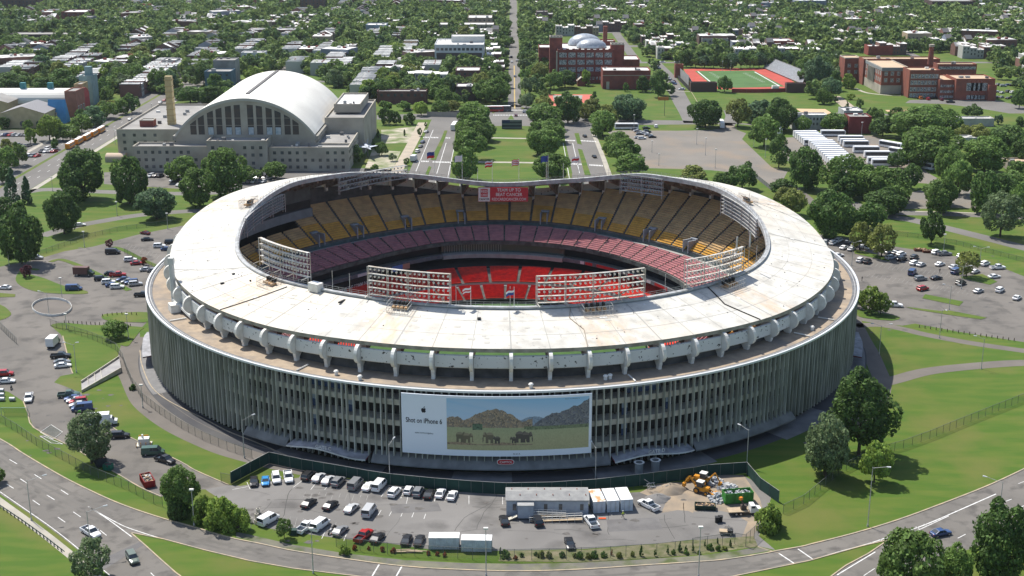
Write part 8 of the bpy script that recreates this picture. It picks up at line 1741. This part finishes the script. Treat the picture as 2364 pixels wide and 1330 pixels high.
for x, y, c in ((1980, 1045, 'dark_green'),): 
    o = MB().box((0, 0, .6), (1.6, 1.2, 1.2)).build('tool_chest', mat('chest_green', (.02, .05, .04), .5)); o.location = (*K(6, x + 20, y), .02); tag(o, 'dark green chest beside the small roadside tree', 'chest')
rr = random.Random(5); mb = MB()
for i in range(14): mb.box((rr.uniform(-2.2, 2.2), rr.uniform(-.6, .6), .08 + .05 * i % .3), (rr.uniform(2, 4.4), .22, .06), rr.uniform(-.1, .1))
o = mb.build('timber_stack', wood); o.location = (*K(7, 415, 1165), .02); tag(o, 'loose stack of pale planks on the verge below the front lot', 'timber')
for i, (x, y) in enumerate(((10, 75), (12, 105), (15, 135), (85, 135))):
    r = MB(); r.tube((-.7, 0, .55), (.7, 0, .55), .55, 12); r.tube((-.72, 0, .55), (.72, 0, .55), .3, 8); o = r.build('silver_roll', mat('roll_silver', (.42, .44, .45), .4, .3, col2=(.28, .30, .32), scale=2)); o.location = (*K(6, x, y), .02); reg(o, 'silver fence roll', 'on the left grass by the motorcycle', 'roll', 'silver rolls')
def goal(pts, what):
    r = empty('football_goal', (*G(*pts[0]), 0)); c = r.location; q = [(G(*p)[0] - c[0], G(*p)[1] - c[1]) for p in pts]; mb = MB()
    for a, b in zip(q, q[1:] + q[:1]): mb.tube((*a, .08), (*b, .08), .07, 6)
    mb.build('frame', M['white'], r); MB().poly([(*a, .06) for a in q]).build('net', mesh_mat, r); reg(r, 'white goal frame lying flat', what, 'goal')
goal(k_(6, (350, 300), (428, 350), (362, 398), (275, 350)), 'on the service road'); goal(k_(6, (275, 378), (300, 378), (430, 432), (350, 425)), 'beside the fence below the service road')
r = empty('football_goal', (*K(6, 100, 235), 0)); mb = MB(); mb.tube((-3.4, 0, 0), (-3.4, 0, 2.2), .08, 6); mb.tube((3.4, 0, 0), (3.4, 0, 2.2), .08, 6); mb.tube((-3.4, 0, 2.2), (3.4, 0, 2.2), .08, 6); mb.tube((-3.4, 0, 2.2), (-3.2, 1.8, 0), .05, 5); mb.tube((3.4, 0, 2.2), (3.2, 1.8, 0), .05, 5); mb.build('frame', mat('goal_green', (.30, .42, .34), .6), r); MB().grid([[(-3.4, 0, 2.2), (3.4, 0, 2.2)], [(-3.2, 1.8, 0), (3.2, 1.8, 0)]]).build('net', mesh_mat, r); tag(r, 'pale green standing football goal on the lower left grass', 'goal')
a, b, c_, d_ = K(6, 550, 75), K(6, 765, -60), K(4, 825, 1195), K(4, 555, 1310); r = empty('stepped_ramp', (0, 0, 0)); mb = MB(); A0, B0, C1, D1 = K(4, 555, 1325), K(4, 815, 1180), K(4, 830, 1255), K(4, 600, 1330)
A0, B0, C1, D1 = K(6, 555, 15), K(6, 815, -140), K(6, 830, -62), K(6, 558, 78)
mb.poly([(*A0, .1), (*D1, .1), (*C1, .9), (*B0, .9)]); mb.build('ramp_slab', mat('ramp_grey', (.32, .31, .30), .9, col2=(.26, .25, .25), scale=.4), r); mb = MB()
for p, q in ((A0, B0), (D1, C1)): mb.poly([(*p, 0), (*q, 0), (*q, 1.4), (*p, .7)]); mb.tube((*p, .7), (*q, 1.4), .14, 5)
for i in (1, 2, 3): u = i / 12; p = (A0[0] + (B0[0] - A0[0]) * u * 2, A0[1] + (B0[1] - A0[1]) * u * 2); q = (D1[0] + (C1[0] - D1[0]) * u * 2, D1[1] + (C1[1] - D1[1]) * u * 2); mb.tube((*p, .5 + u), (*q, .5 + u), .08, 5)
mb.build('side_wall', M['beam'], r); tag(r, 'pale concrete ramp with side walls cutting the left grass bank', 'ramp')
# gate posts at the service road end; traffic cone strip
for x, y, c in ((1745, 940, 'orange'),):
    o = MB().box((0, 0, .1), (1.6, .5, .15)).build('orange_barrier', mat('cone_orange', (.70, .10, .02), .5)); o.location = (*K(7, x, y), .03); tag(o, 'flat orange barrier lying on the tarmac behind the white pickup', 'barrier')
# shrubs along the roadside fence
sh = [(1050, 1190, 16, 'dark', 'cone', 1120), (1080, 1205, 34, 'mid', 'bush', 1155), (1195, 1200, 16, 'dark', 'bush', 1155), (1290, 1190, 14, 'dark', 'bush', 1165), (1325, 1200, 26, 'olive', 'bush', 1155), (1380, 1205, 22, 'olive', 'bush', 1170), (1470, 1200, 24, 'dark', 'bush', 1165), (1560, 1205, 18, 'olive', 'bush', 1170), (1590, 1210, 26, 'mid', 'bush', 1170), (1650, 1210, 22, 'olive', 'bush', 1170), (1690, 1205, 26, 'mid', 'bush', 1160), (1755, 1200, 24, 'mid', 'bush', 1165), (1810, 1190, 12, 'rust', 'cone', 1130), (1860, 1205, 20, 'olive', 'bush', 1165), (1950, 1195, 18, 'olive', 'bush', 1160), (2010, 1195, 20, 'dark', 'cone', 1105), (2105, 1195, 15, 'dark', 'cone', 1140), (2190, 1180, 15, 'dark', 'cone', 1095), (2230, 1180, 18, 'mid', 'bush', 1140), (2275, 1160, 18, 'dark', 'cone', 1090), (2315, 1180, 18, 'mid', 'bush', 1120), (55, 1150, 18, 'rust', 'bush', 1110), (150, 1150, 14, 'rust', 'bush', 1115), (245, 1160, 18, 'rust', 'bush', 1130), (318, 1170, 20, 'rust', 'bush', 1135), (560, 1185, 16, 'rust', 'bush', 1160), (620, 1190, 14, 'rust', 'bush', 1165), (670, 1195, 16, 'rust', 'bush', 1165), (1150, 1215, 16, 'rust', 'bush', 1190)]
s8 = [(15, 1165, 16, 'dark', 'cone', 1090), (58, 1170, 16, 'dark', 'cone', 1110), (105, 1165, 14, 'dark', 'cone', 1090), (145, 1180, 14, 'mid', 'bush', 1140), (188, 1130, 12, 'dark', 'cone', 1070), (225, 1150, 28, 'mid', 'bush', 1110), (275, 1155, 20, 'mid', 'bush', 1110), (273, 1110, 12, 'dark', 'cone', 1060), (360, 1130, 14, 'dark', 'cone', 1060), (320, 1150, 20, 'olive', 'bush', 1125)]
for k, L_ in ((7, sh), (8, s8)):
    for x, y, r, c, shp, yt in L_: tree(OFF[k][0] + x / 2.955, OFF[k][1] + y / 2.955, r / 2.955, OFF[k][1] + yt / 2.955, c, shp, 'in the planted strip along the roadside fence')
# ---- the air: thin summer haze that pales the far district
MB().box((0, 0, 82.5), (5200, 5200, 179)).build('haze', bpy.data.materials.new('haze_air')); _h = bpy.data.objects['haze']; _h['kind'] = 'stuff'
_m = _h.data.materials[0]; _m.use_nodes = True; _m.node_tree.nodes.clear(); _v = _m.node_tree.nodes.new('ShaderNodeVolumePrincipled'); _o = _m.node_tree.nodes.new('ShaderNodeOutputMaterial')
_v.inputs['Color'].default_value = (.80, .88, 1.0, 1); _v.inputs['Density'].default_value = .000028; _v.inputs['Anisotropy'].default_value = .3
_m.node_tree.links.new(_v.outputs[0], _o.inputs['Volume'])
finish_labels()
for pr in list(VP.values()) + [coach, sbus] + list(TP.values()):
    for c in list(kids(pr)): bpy.data.objects.remove(c)
    bpy.data.objects.remove(pr)
